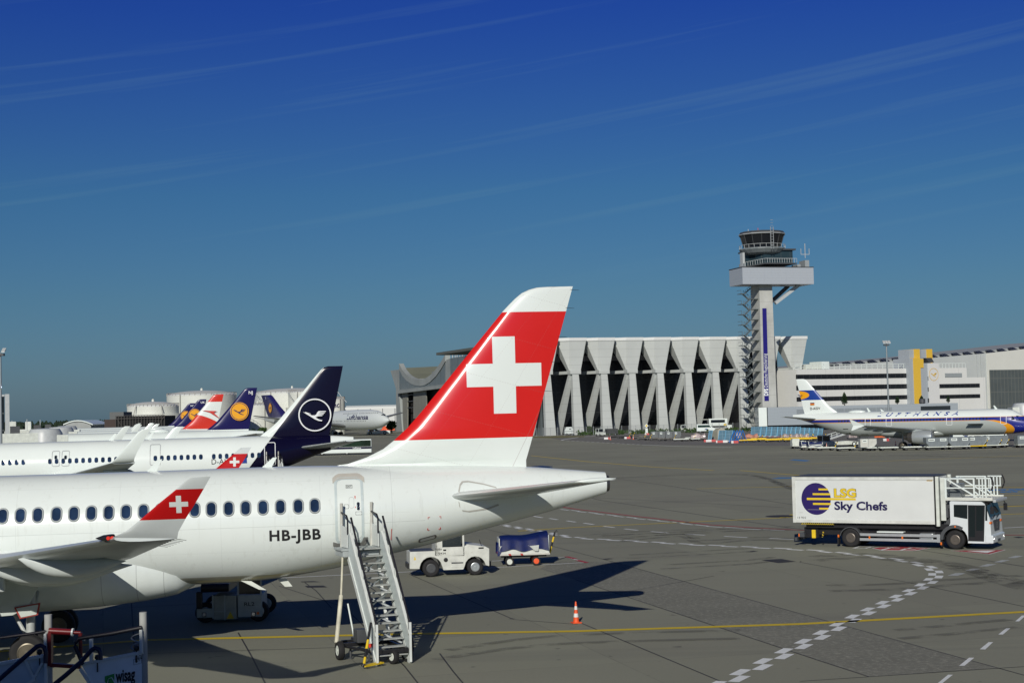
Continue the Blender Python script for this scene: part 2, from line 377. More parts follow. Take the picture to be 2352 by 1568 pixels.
wm.poly([g2(*Z3(*p), .008) for p in tri]); rl.poly([g2(*Z3(ctx+(p[0]-ctx)*.93, cty+(p[1]-cty)*.9), .012) for p in tri]); wm.poly([g2(*Z3(ctx+(p[0]-ctx)*.52+10, cty+(p[1]-cty)*.52), .016) for p in tri])
for a, b in [((740,808),(800,790)),((850,808),(930,790)),((740,808),(850,808)),((800,793),(925,792))]: strip(wm, gl([Z3(*a), Z3(*b)]), .14, .009)
st_(wm.build('white_sign_marking', PW)); st_(rl.build('red_line_marking', PR))
bl = MB()
for q in [((1812,1056),(1850,1059),(1862,1057),(1825,1054.5)),((1770,1099),(1822,1098),(1822,1096),(1790,1096))]: bl.add([g2(*p, .008) for p in q], [(0, 1, 2, 3)])
for x0, y0 in ((2268,1126),(2295,1130),(2315,1125)):
    for k in range(3): bl.add([g2(x0+k*14, y0-k*.4, .008), g2(x0+k*14+13, y0-k*.4+.8, .008), g2(x0+k*14+16, y0-k*.4-1.6, .008), g2(x0+k*14+4, y0-k*.4-2.2, .008)], [(0, 1, 2, 3)])
st_(bl.build('blue_marking', PB))
jt = MB()
Z4 = lambda x, y: (1320.7+x/3.7355, 1148.5+y/3.7355)
for pp in [[Z4(0,680),Z4(1240,1090),Z4(2145,1390),Z5(720,1455)],[(1100,1210),Z4(300,520),Z4(2145,1030),Z5(2352,1440),(2420,1568)],[Z4(60,1055),Z4(1290,1568),(1720,1600)],[(1300,1128),Z4(220,0),Z4(1950,250),(2000,1232),Z5(1270,130),Z5(2352,300),(2420,1306)],
           [Z5(0,1505),Z5(2352,1350),(2420,1528)],[(1840,1288),Z5(0,255),Z5(1200,480),Z5(2352,720)],[(300,1355),(308,1478),(312,1600)],[(547,1452),(580,1510),(625,1600)],[(700,1337),(726,1356),(762,1396)],[(818,1325),(860,1355),(905,1395)],
           [(940,1318),(1180,1422),(1326,1433)],[(960,1420),(1180,1395),(1320,1380),(1640,1322)],[(1010,1500),(1040,1540),(1090,1600)],[(640,1345),(790,1393),(870,1470),(930,1530),(985,1600)],[(340,1500),(900,1482)],[(1230,1135),(1800,1165)],[(1240,1075),(1500,1110),(1900,1170)],[(0,1415),(300,1395),(470,1385)]]:
    strip(jt, dens(gl(pp), 3), .05 if pp[0][1] > 1200 else .09, .006)
st_(jt.build('pavement_joint', paint('joint_sealant', (.028, .028, .029), .35)))
mh = MB()
for q in [(Z4(1600,512),Z4(1770,502),Z4(1895,525),Z4(1745,538)),(Z4(1470,441),Z4(1510,444),Z4(1572,437),Z4(1530,433)),(Z4(225,504),Z4(270,507),Z4(332,501),Z4(290,498)),(Z3(2250,703),Z3(2300,710),Z3(2360,703),Z3(2300,698)),((693,1336.5),(737,1336),(720,1334),(690,1335)),((706,1349),(752,1348),(742,1344),(700,1345))]:
    mh.add([g2(*p, .009) for p in q], [(0, 1, 2, 3)])
for x, y, r in ((1795,1185,1.1),(1805,1185,0)):
    if r: c = g2(x, y, .009); mh.add([c+V((r*math.cos(k*.314), r*math.sin(k*.314), 0)) for k in range(20)], [tuple(range(20))])
st_(mh.build('drain_cover', PD))
# rubber tracks left by tyres
def rubber():
    m = bpy.data.materials.new('tyre_rubber_mark'); m.use_nodes = True; nt = m.node_tree; b = nt.nodes['Principled BSDF']; b.inputs['Base Color'].default_value = (.035, .035, .036, 1); b.inputs['Roughness'].default_value = .9
    f = noise(nt, .8, 6, .7, sc3=(1, 1, 1)); a = ((f-.42)*2.2 | 0.0) & .24; nt.links.new(a.s, b.inputs['Alpha']); return m
tm = MB()
for pp, w_ in [([Z4(740,590),Z4(1000,575),Z4(1500,545),Z4(1700,520)], .5),([Z4(440,500),Z4(1000,470),Z4(1500,440)], .45),([Z4(200,325),Z4(800,298),Z4(1500,258),Z4(2145,235)], .5),([Z4(380,355),Z4(900,310),Z4(1100,370),Z4(1600,340),Z4(2145,380)], .6),([Z5(150,240),Z5(700,210),Z5(1300,270),Z5(1700,330),Z5(2100,450),Z5(2400,540)], 1.1),([Z5(300,560),Z5(1000,540),Z5(1700,490),Z5(2400,450)], .7),([Z5(1050,1060),Z5(1600,1010),Z5(2300,940)], .5),
               ([(1360,1100),(1700,1090),(1850,1130),(2100,1150)], .8),([(1500,1060),(1900,1046),(2352,1052)], .9),([(1000,1515),(1260,1480),(1700,1466)], .5),([(1330,1235),(1560,1222),(1900,1216)], .5)]:
    pts = smooth_path(gl(pp), 1.0); strip(tm, pts, w_, .0145); strip(tm, [p+V((.3, 1.9, 0)) for p in pts], w_, .0150)
st_(tm.build('tyre_mark', rubber()))
for x, y, a, bq in ((1690,1100,2.2,.5),(1900,1110,3,.5),(1380,1095,2.4,.5),(2100,1106,3,.6),(2010,1060,3.6,.8)):
    pass
# ------------------------------------------------------------------ aircraft tools (local frame: +x towards the tail, -y towards the camera, z up)
def local_of(root_m, x, y, y0):
    """picture point -> local point on the plane y = y0 of a craft standing at root_m"""
    inv = root_m.inverted(); o = inv @ CAMP; d = (inv.to_3x3() @ ray(x, y)); return o+d*((y0-o.y)/d.y)
def interp(tab, x):
    if x <= tab[0][0]: return tab[0][1]
    for (a, va), (b, vb) in zip(tab, tab[1:]):
        if x <= b:
            t = (x-a)/(b-a); return va+(vb-va)*t
    return tab[-1][1]
def sinterp(tab, x):
    """smooth (monotone-ish cubic) interpolation"""
    if x <= tab[0][0]: return tab[0][1]
    if x >= tab[-1][0]: return tab[-1][1]
    n = len(tab)
    def sl(i):
        if i == 0: return (tab[1][1]-tab[0][1])/(tab[1][0]-tab[0][0])
        if i == n-1: return (tab[-1][1]-tab[-2][1])/(tab[-1][0]-tab[-2][0])
        a = (tab[i][1]-tab[i-1][1])/(tab[i][0]-tab[i-1][0]); b = (tab[i+1][1]-tab[i][1])/(tab[i+1][0]-tab[i][0])
        return 0 if a*b <= 0 else 2*a*b/(a+b)
    for i in range(n-1):
        if x <= tab[i+1][0]:
            h = tab[i+1][0]-tab[i][0]; t = (x-tab[i][0])/h; m0, m1 = sl(i)*h, sl(i+1)*h; p0, p1 = tab[i][1], tab[i+1][1]
            return (2*t**3-3*t*t+1)*p0+(t**3-2*t*t+t)*m0+(-2*t**3+3*t*t)*p1+(t**3-t*t)*m1
class Hull:
    """body of revolution-like hull from top / bottom / half-width tables along x"""
    def __init__(s, top, bot, half): s.top, s.bot, s.half = top, bot, half
    def at(s, x):
        t, b = sinterp(s.top, x), sinterp(s.bot, x); return (t+b)/2, max(.02, (t-b)/2), max(.02, sinterp(s.half, x))
    def mesh(s, xs, n=56):
        mb = MB(); rings = []
        for x in xs:
            zc, rz, ry = s.at(x); rings.append([V((x, ry*math.sin(2*math.pi*k/n), zc+rz*math.cos(2*math.pi*k/n))) for k in range(n)])
        return mb.loft(rings)
    def side(s, x, z, sg=-1, off=0.0):
        zc, rz, ry = s.at(x); q = max(-.999, min(.999, (z-zc)/rz)); c = math.sqrt(1-q*q)
        nrm = unit(V((0, sg*c/ry, q/rz))); return V((x, sg*ry*c, z))+nrm*off
def naca(n=9):
    pts = []
    for k in range(n+1):
        xc = (1-math.cos(math.pi*k/n))/2; yt = 5*(.2969*math.sqrt(xc)-.126*xc-.3516*xc*xc+.2843*xc**3-.1036*xc**4); pts.append((xc, yt))
    return pts
NAC = naca()
def foil(le, chord_vec, thick_dir, t):
    """closed section: leading edge point, vector to trailing edge, unit thickness direction, thickness ratio"""
    c = chord_vec.length; up = [le+chord_vec*x+thick_dir*(y*t*c) for x, y in NAC]; lo = [le+chord_vec*x-thick_dir*(y*t*c) for x, y in NAC[1:-1]][::-1]
    return up+lo
def band_layers(*bands):
    """bands: list of (mask function(x,y,z)->E, colour)"""
    def f(nt, x, y, z, base):
        for mk, c in bands: base = mixc(nt, mk(x, y, z), base, c)
        return base
    return f
def panel_lines(xs=(), zs=(), w=.012, dark=.80):
    def mk(x, y, z):
        m = None
        for q in xs: e = (x-q).abs() < w; m = e if m is None else (m | e)
        for q in zs: e = (z-q).abs() < w; m = e if m is None else (m | e)
        return m
    return mk
CRANE = [(-.84,.24),(-.70,.19),(-.66,.23),(-.30,.10),(-.26,.06),(-.46,.105),(-.50,.12),(-.22,-.02),(0.0,-.03),(.10,.04),(.20,.21),(.28,.27),(.80,.26),(.76,.20),(.36,.20),(.345,.175),(.72,.155),(.68,.10),(.315,.115),(.30,.09),(.64,.055),(.60,0.0),(.26,.03),(.235,.005),(.56,-.035),(.50,-.085),(.20,-.10),(.04,-.18),(.30,-.33),(.52,-.385),(.48,-.46),(.24,-.42),(-.02,-.30),(-.30,-.11),(-.62,.09)]
def disc(mapf, r0, r1, n=40):
    mb = MB()
    if r0 <= 0: mb.add([mapf(r1*math.cos(2*math.pi*k/n), r1*math.sin(2*math.pi*k/n)) for k in range(n)], [tuple(range(n))])
    else: mb.ring([mapf(r1*math.cos(2*math.pi*k/n), r1*math.sin(2*math.pi*k/n)) for k in range(n)], [mapf(r0*math.cos(2*math.pi*k/n), r0*math.sin(2*math.pi*k/n)) for k in range(n)])
    return mb
def wheel(name, c, r, w, parent, axis=(0,1,0), rim=None, hub=True, rimr=.55, n=24):
    """tyre with rounded shoulders; rim as its child"""
    c = V(c); ax = unit(V(axis)); h = w/2
    t = MB().lathe([(r*.60,-h*.82),(r*.80,-h),(r*.93,-h*.92),(r,-h*.55),(r,h*.55),(r*.93,h*.92),(r*.80,h),(r*.60,h*.82)], c, ax, n).build(name, M_black, parent, 50)
    q = MB(); q.lathe([(r*rimr,-h*.86),(r*rimr,h*.86)], c, ax, n); q.lathe([(r*rimr,h*.86),(r*rimr*.88,h*.93),(r*rimr*.80,h*.62),(r*.2,h*.55),(r*.17,h*.95),(.001,h*.97)], c, ax, n); q.lathe([(r*rimr,-h*.86),(r*rimr*.88,-h*.93),(r*rimr*.80,-h*.62),(r*.2,-h*.55),(r*.17,-h*.95),(.001,-h*.97)], c, ax, n)
    q.build('rim', rim or M_steel, t, 30); return t
# ------------------------------------------------------------------ the white and red airliner in front
swiss = empty('airliner', (-15.6, 52.0, 0), R(8), 'white foreground airliner with red tail, white cross and boarding stairs at its rear door', 'airliner', 'airliners parked at the gates')
swiss.rotation_euler = (0, R(-.12), R(8)); bpy.context.view_layer.update(); SM = swiss.matrix_world.copy()
def SL(x, y, y0=0.0): return local_of(SM, x, y, y0)
top_px = [(-60,1094.5),(0,1093),(300,1083),(640,1071),(900,1068.5),(1100,1068.5),(1208,1071),(1300,1077),(1389,1083.5)]
bot_px = [(380,1341),(439,1341),(534,1336.5),(602,1331),(746,1308),(779,1301.5),(880,1275.5),(993,1247.5),(1138,1207),(1270,1171),(1389,1133)]
tp = [(q.x, q.z) for q in (SL(x, y) for x, y in top_px)]; bt = [(q.x, q.z) for q in (SL(x, y) for x, y in bot_px)]
zt, zb = tp[1][1], bt[0][1]; zt = (tp[1][1]+tp[2][1])/2
XE = tp[-1][0]
half = [(-16.3,.05),(-15.9,.55),(-15,1.1),(-13.5,1.56),(-12,1.74),(-10.5,1.78),(bt[3][0],1.78),(bt[5][0]+1,1.70),(bt[7][0],1.42),(bt[8][0],1.12),(bt[9][0],.72),(XE,.34)]
hull = Hull([(-16.3,3.55),(-15.9,4.1),(-15,4.9),(-13.6,5.62),(-12,zt-.02),(-10.5,zt)]+tp[2:], [(-16.3,3.5),(-15.9,3.0),(-15,2.55),(-13.5,2.25),(-12,zb),(-10,zb)]+bt, half)
xs = [-16.3,-16.2,-16.05,-15.9,-15.6,-15.2,-14.6,-13.9,-13,-12]+[-11.5+.5*k for k in range(int((XE+11.5)/.5)+1)]+[XE]
seam_x = [SL(x, 1200, -1.7).x for x in (902, 1143)]; seam_z = [SL(500, 1213, -1.75).z]
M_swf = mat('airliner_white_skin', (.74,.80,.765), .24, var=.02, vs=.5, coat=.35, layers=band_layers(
    (lambda x, y, z: panel_lines(seam_x, (seam_z[0],), .007)(x, y, z) & (x < 12.5), (.55,.60,.575)),
    (lambda x, y, z: (((x*.31+.2).frac() < .004) | ((z*.9+.1).frac() < .007)) & (z < 5.6) & (z > 2.6) & (x < 12), (.64,.69,.66)),
    (lambda x, y, z: ((noise(x.nt, 1.0, 6, .7, sc3=(5, 5, .5))-.56)*3.0 | 0.0) & .22, (.55,.58,.53)),
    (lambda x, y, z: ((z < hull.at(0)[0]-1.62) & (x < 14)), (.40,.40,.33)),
    (lambda x, y, z: (x > XE-1.15) & (z < 5.25) & (x > XE+9), (.3,.3,.3))))
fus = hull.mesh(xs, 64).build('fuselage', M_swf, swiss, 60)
# registration
def on_side(H, x0, z0, off=.012, sg=-1, flip=1): return lambda a, b: H.side(x0+a*flip, z0+b, sg, off)
p0, p1 = SL(619, 1241.5, -1.72), SL(737, 1238, -1.72)
text_obj('registration_letters', 'HB-JBB', (p0.z-SL(619,1217,-1.72).z)*-1.38, on_side(hull, p0.x, p0.z+.005), M_ink, fus, bold=.028, width=p1.x-p0.x, spacing=1.12)
# cabin windows: each a pane in a polished frame
def window(H, parent, x, z, w, h, sg=-1, frame=M_alu, glass=M_glass, fw=.045, name='cabin_window', n=5, off=.008):
    f = MB(); o = rrect(0, 0, w, h, w*.46, n); i = rrect(0, 0, w-2*fw, h-2*fw, (w-2*fw)*.46, n)
    mid = rrect(0, 0, w-fw, h-fw, (w-fw)*.46, n)
    f.ring([H.side(x+a, z+b, sg, .002) for a, b in o], [H.side(x+a, z+b, sg, off+.022) for a, b in mid]); f.ring([H.side(x+a, z+b, sg, off+.022) for a, b in mid], [H.side(x+a, z+b, sg, .019) for a, b in i])
    fo = f.build(name, frame, parent, 60)
    MB().add([H.side(x+a, z+b, sg, .019) for a, b in i], [tuple(range(len(i)))]).build('pane', glass, fo); return fo
M_cabin = mat('cabin_window_glass', (.016,.034,.075), .05, var=.5, vs=1.2, spec=.6)
M_wframe = mat('window_surround', (.36,.39,.39), .6, var=.05)
win_px = [5,46,86,129,169,209,249,289,329,369,408,447,485,525,564,604,644,685,723]
for wx in win_px:
    wy = 1185.2-.0334*(wx-5); q = SL(wx, wy, -1.74); window(hull, fus, q.x, q.z, .375, .51, frame=M_wframe, glass=M_cabin, fw=.05)
q = SL(-35, 1187, -1.74)
for k in range(12): window(hull, fus, q.x-.57*k, q.z, .375, .51, frame=M_wframe, glass=M_cabin, fw=.05)
# rear door
d0, d1 = SL(773, 1103, -1.45), SL(832, 1242, -1.75); dcx = (d0.x+d1.x)/2; dcz = (d0.z+d1.z)/2; dw = d1.x-d0.x; dh = d0.z-d1.z
def side_ring(H, cx, cz, w, h, r, wd, off, sg=-1, n=5): 
    o = rrect(cx, cz, w, h, r, n); i = rrect(cx, cz, w-2*wd, h-2*wd, max(.02, r-wd), n); mb = MB(); N = 3
    def dense(lp):
        out = []
        for k in range(len(lp)):
            a, b = lp[k], lp[(k+1) % len(lp)]; L = math.hypot(b[0]-a[0], b[1]-a[1]); m = max(1, int(L/.18))
            out += [(a[0]+(b[0]-a[0])*j/m, a[1]+(b[1]-a[1])*j/m) for j in range(m)]
        return out, None
    # same subdivision on both loops
    oo, ii = [], []
    for k in range(len(o)):
        a, b = o[k], o[(k+1) % len(o)]; c, d = i[k], i[(k+1) % len(i)]; m = max(1, int(math.hypot(b[0]-a[0], b[1]-a[1])/.18))
        oo += [(a[0]+(b[0]-a[0])*j/m, a[1]+(b[1]-a[1])*j/m) for j in range(m)]; ii += [(c[0]+(d[0]-c[0])*j/m, c[1]+(d[1]-c[1])*j/m) for j in range(m)]
    return mb.ring([H.side(x, z, sg, off) for x, z in oo], [H.side(x, z, sg, off) for x, z in ii])
def side_panel(H, cx, cz, w, h, r, off, sg=-1):
    mb = MB(); rows = 12; pts = []
    for k in range(rows+1):
        z = cz-h/2+h*k/rows; dz = min(k, rows-k)/rows*h; ins = 0 if dz > r else r-math.sqrt(max(0, r*r-(r-dz)**2)); pts.append((z, ins))
    for (za, ia), (zb_, ib) in zip(pts, pts[1:]):
        mb.add([H.side(cx-w/2+ia, za, sg, off), H.side(cx+w/2-ia, za, sg, off), H.side(cx+w/2-ib, zb_, sg, off), H.side(cx-w/2+ib, zb_, sg, off)], [(0, 1, 2, 3)])
    return mb
door = side_panel(hull, dcx, dcz, dw, dh, .16, .012).build('door', mat('door_white', (.72,.78,.74), .3, var=.02, coat=.2), swiss, 40)
side_ring(hull, dcx, dcz, dw+.16, dh+.16, .2, .085, .016).build('door_frame', mat('door_surround', (.50,.58,.58), .45, var=.05), door)
tpn = MB(); 
for k in range(14):
    a0, a1 = dcx-dw/2-.13+(dw+.26)*k/14, dcx-dw/2-.13+(dw+.26)*(k+1)/14; zt0 = dcz+dh/2
    f = lambda a: zt0+.19-max(0, abs(a-dcx)-dw/2+.12)**2*2.2
    tpn.add([hull.side(a0, f(a0)-.17, -1, .02), hull.side(a1, f(a1)-.17, -1, .02), hull.side(a1, f(a1), -1, .02), hull.side(a0, f(a0), -1, .02)], [(0, 1, 2, 3)])
tpn.build('door_lintel', mat('door_trim', (.50,.48,.42), .5), door)
sill = MB(); sill.add([hull.side(dcx+a, dcz-dh/2+b, -1, .02) for a, b in [(-dw/2-.16,.0),(-dw/2-.16,-.14),(-dw/2-.02,-.22),(dw/2+.02,-.22),(dw/2+.2,-.04),(dw/2+.2,.12),(dw/2+.06,.12),(dw/2-.02,-.05),(-dw/2,-.05)]], [tuple(range(9))])
sill.build('scuff_plate', mat('scuff_grey', (.20,.205,.195), .5), door)
wq = SL(823, 1162, -1.7); window(hull, door, wq.x, wq.z, .12, .28, frame=M_alu, fw=.02, name='door_window')
text_obj('exit_sign', 'EXIT', .085, on_side(hull, SL(796.5,1120,-1.6).x, SL(796.5,1120,-1.6).z, .016), M_ink, door, bold=.02)
side_ring(hull, SL(801.8,1118,-1.6).x+.005, SL(801.8,1118,-1.6).z, .22, .105, .01, .008, .016).build('exit_sign_border', M_ink, door)
hq = SL(807.5, 1154, -1.7); side_ring(hull, hq.x, hq.z, .17, .36, .07, .012, .016).build('door_handle', M_lgrey, door)
aq = SL(816, 1152, -1.7); ar = MB(); ar.add([hull.side(aq.x+a, aq.z+b, -1, .016) for a, b in [(-.012,-.2),(.012,-.2),(.012,.15),(.03,.15),(0,.2),(-.03,.15),(-.012,.15)]], [tuple(range(7))]); ar.build('red_arrow', M_red, door)
for px, py, w_, h_ in ((795.5,1163,.15,.14),(824,1178,.21,.11)): pq = SL(px, py, -1.7); side_ring(hull, pq.x, pq.z, w_, h_, .01, .009, .016).build('placard', M_dgrey, door)
# belly fairing
bx = [(SL(439,1327,-1.6).x, 0)]; XF = bx[0][0]; mb = MB(); rings = []
for k in range(25):
    t = k/24; x = -7.5+(XF+7.5)*t; e = math.sqrt(max(0, 1-((t-.42)/.58)**2)) if t > .42 else math.sqrt(max(0, 1-((.42-t)/.42)**2)); e = max(e, .015); e2 = e**.75
    zc = 2.95-.55*(1-e); hy = .3+1.62*e2; hz = .25+1.22*e
    zc = max(zc, zb+.10+.3*e); rings.append([V((x, hy*math.copysign(abs(math.sin(a))**.8, math.sin(a)), zc-.1+(hz if math.cos(a) < 0 else hz*.95)*math.copysign(abs(math.cos(a))**.85, math.cos(a)))) for a in [2*math.pi*j/40 for j in range(40)]])
M_fair = mat('fairing_white', (.70,.76,.73), .3, var=.03, coat=.25, layers=band_layers((panel_lines([SL(x,1300,-1.8).x for x in (230,310,372)], (), .009), (.40,.43,.42))))
fair = mb.loft(rings).build('belly_fairing', M_fair, swiss, 60)
# fin
fin_le = [(775,1068.5),(800,1064.5),(842,1050),(880,1031),(905,1011),(935,983),(960,955),(1010,894),(1060,832),(1110,770.5),(1155,715),(1170,699),(1183,686),(1198,673.5),(1214,665.5),(1232,660.5)]
fin_te = lambda y: 1208+(1316-1208)*(1071-y)/(1071-657)
rows = []
for x, y in fin_le:
    a = SL(x, y); b = SL(fin_te(y), y); rows.append((a.x, a.z, b.x))
ztop = SL(1270, 657.3).z; rows.append((SL(1262,657.5).x, ztop-.015, SL(1316,657).x))
mb = MB(); rings = [foil(V((rows[0][0], 0, rows[0][1]-.5)), V((rows[0][2]-rows[0][0], 0, 0)), V((0,1,0)), .05)]
for i, (xl, z, xt) in enumerate(rows):
    c = xt-xl; th = min(.62, .115*min(c, 6.2))/c if i > 3 else (.10+.12*i)/c*1.0
    rings.append(foil(V((xl, 0, z)), V((c, 0, 0)), V((0,1,0)), th if i < len(rows)-1 else .03))
mb.loft(rings)
zr0, zr1 = SL(1060,1007).z, SL(1230,716).z; cc = SL(1157, 861)
armw = (SL(1181.5,790).x-SL(1129.5,790).x)/2; hx = (SL(1243.5,860).x-SL(1070.5,860).x)/2; hz = (SL(1157,773).z-SL(1157,949).z)/2
def fin_layers(nt, x, y, z, base):
    red = mixc(nt, noise(nt, .8), (.60,.012,.010), (.66,.016,.013)); base = mixc(nt, (z > zr0) & (z < zr1), base, red)
    dx = (x-cc.x).abs(); dz = (z-cc.z).abs(); cr = ((dx < armw) & (dz < hz)) | ((dx < hx) & (dz < armw*1.0)); base = mixc(nt, cr, base, (.74,.80,.765))
    # riveted spar and rib lines
    l1 = (((x-rows[4][0])-(z-rows[4][1])*.84-1.3).abs() < .006) & ((z*14).frac() < .5); l2 = (((x-rows[4][0])-(z-rows[4][1])*.62-3.1).abs() < .006) & ((z*14).frac() < .5); l3 = (((x-rows[4][0])-(z-rows[4][1])*.52-4.6).abs() < .012)
    ribs = (((z+x*.28)*.62).frac() < .008) & ((x*11).frac() < .55)
    return mixc(nt, (l1 | l2 | l3 | ribs)*.35, base, (.25,.16,.15))
fin = mb.build('vertical_tail', mat('tail_paint', (.74,.80,.765), .22, var=.02, vs=.5, coat=.25, layers=fin_layers), swiss, 50)
for t in (.02,.12,.28,.42,.58): y_ = 657+(1071-657)*t; q = SL(fin_te(y_)-1, y_); MB().tube((q.x-.05,0,q.z), (q.x+.26,0,q.z-.02), .009, .006, 6).build('static_wick', M_blackp, fin)
# tail cone outlet
tq = hull.at(XE); to = MB(); n = 20
to.lathe([(.30,-.02),(.27,.12),(.22,.10),(.20,-.25)], (XE, 0, tq[0]-.02), (1,0,0), n); to.build('exhaust_outlet', mat('hot_metal', (.10,.10,.10), .4, metal=.8, var=.3), swiss, 40)
# horizontal stabilisers
def stab(sg):
    a = SL(1040, 1139, -1.25); b = SL(1340, 1104, -5.9); bt_ = SL(1412, 1098.5, -5.9); mb = MB(); rg = []
    zr, zt_ = a.z, b.z
    for t in (0, .06, .16, .3, .5, .7, .9, .97, 1.0):
        y = .35+(5.95-.35)*t; yy = (y-1.25)/(5.9-1.25)
        xl = a.x+(b.x-a.x)*yy-(.45 if t == 0 else .32 if t == .06 else .1 if t == .16 else 0); xt = a.x+3.05+(bt_.x-a.x-3.05)*yy; z = zr+(zt_-zr)*yy
        if t == 1.0: xl += .35
        rg.append(foil(V((xl, sg*y, z)), V((xt-xl, 0, 0)), unit(V((0, -sg*.14, 1))), .11 if t < 1 else .05))
    o = mb.loft(rg).build('horizontal_tail', mat('stabiliser_grey', (.58,.63,.61), .26, metal=.15, var=.04, coat=.2), swiss, 45)
    tip = MB(); 
    q0, q1 = V((b.x-.02, sg*5.92, zt_-.01)), V((bt_.x+.28, sg*5.95, zt_+.06)); tip.lathe([(.004,-.25),(.055,.0),(.075,.22),(.07,.6),(.03,.86),(.006,1.04)], q0, q1-q0, 12); tip.build('tip_fairing', M_white, o, 60)
    return o
stab(-1); stab(1)
# trim slot on the fuselage side
sl_ = SL(1062, 1128, -1.35); tr = MB()
def arcp(pts, w=.05):
    P3 = [SL(x, y, -1.2) for x, y in pts]; q = [hull.side(p.x, p.z, -1, .012) for p in P3]; q2 = [hull.side(p.x+w*.7, p.z-w, -1, .012) for p in P3]
    for i in range(len(q)-1): tr.add([q[i], q[i+1], q2[i+1], q2[i]], [(0,1,2,3)])
arcp([(1052,1128),(1056,1112),(1062,1105),(1075,1104),(1110,1110),(1140,1118)]); tr.build('trim_slot', mat('slot_edge', (.42,.42,.38), .5), fus); tr = MB()
arcp([(1052,1150),(1054,1162),(1060,1170),(1075,1172),(1120,1166),(1145,1157)])
tr.build('trim_slot', mat('slot_edge', (.42,.42,.38), .5), fus)
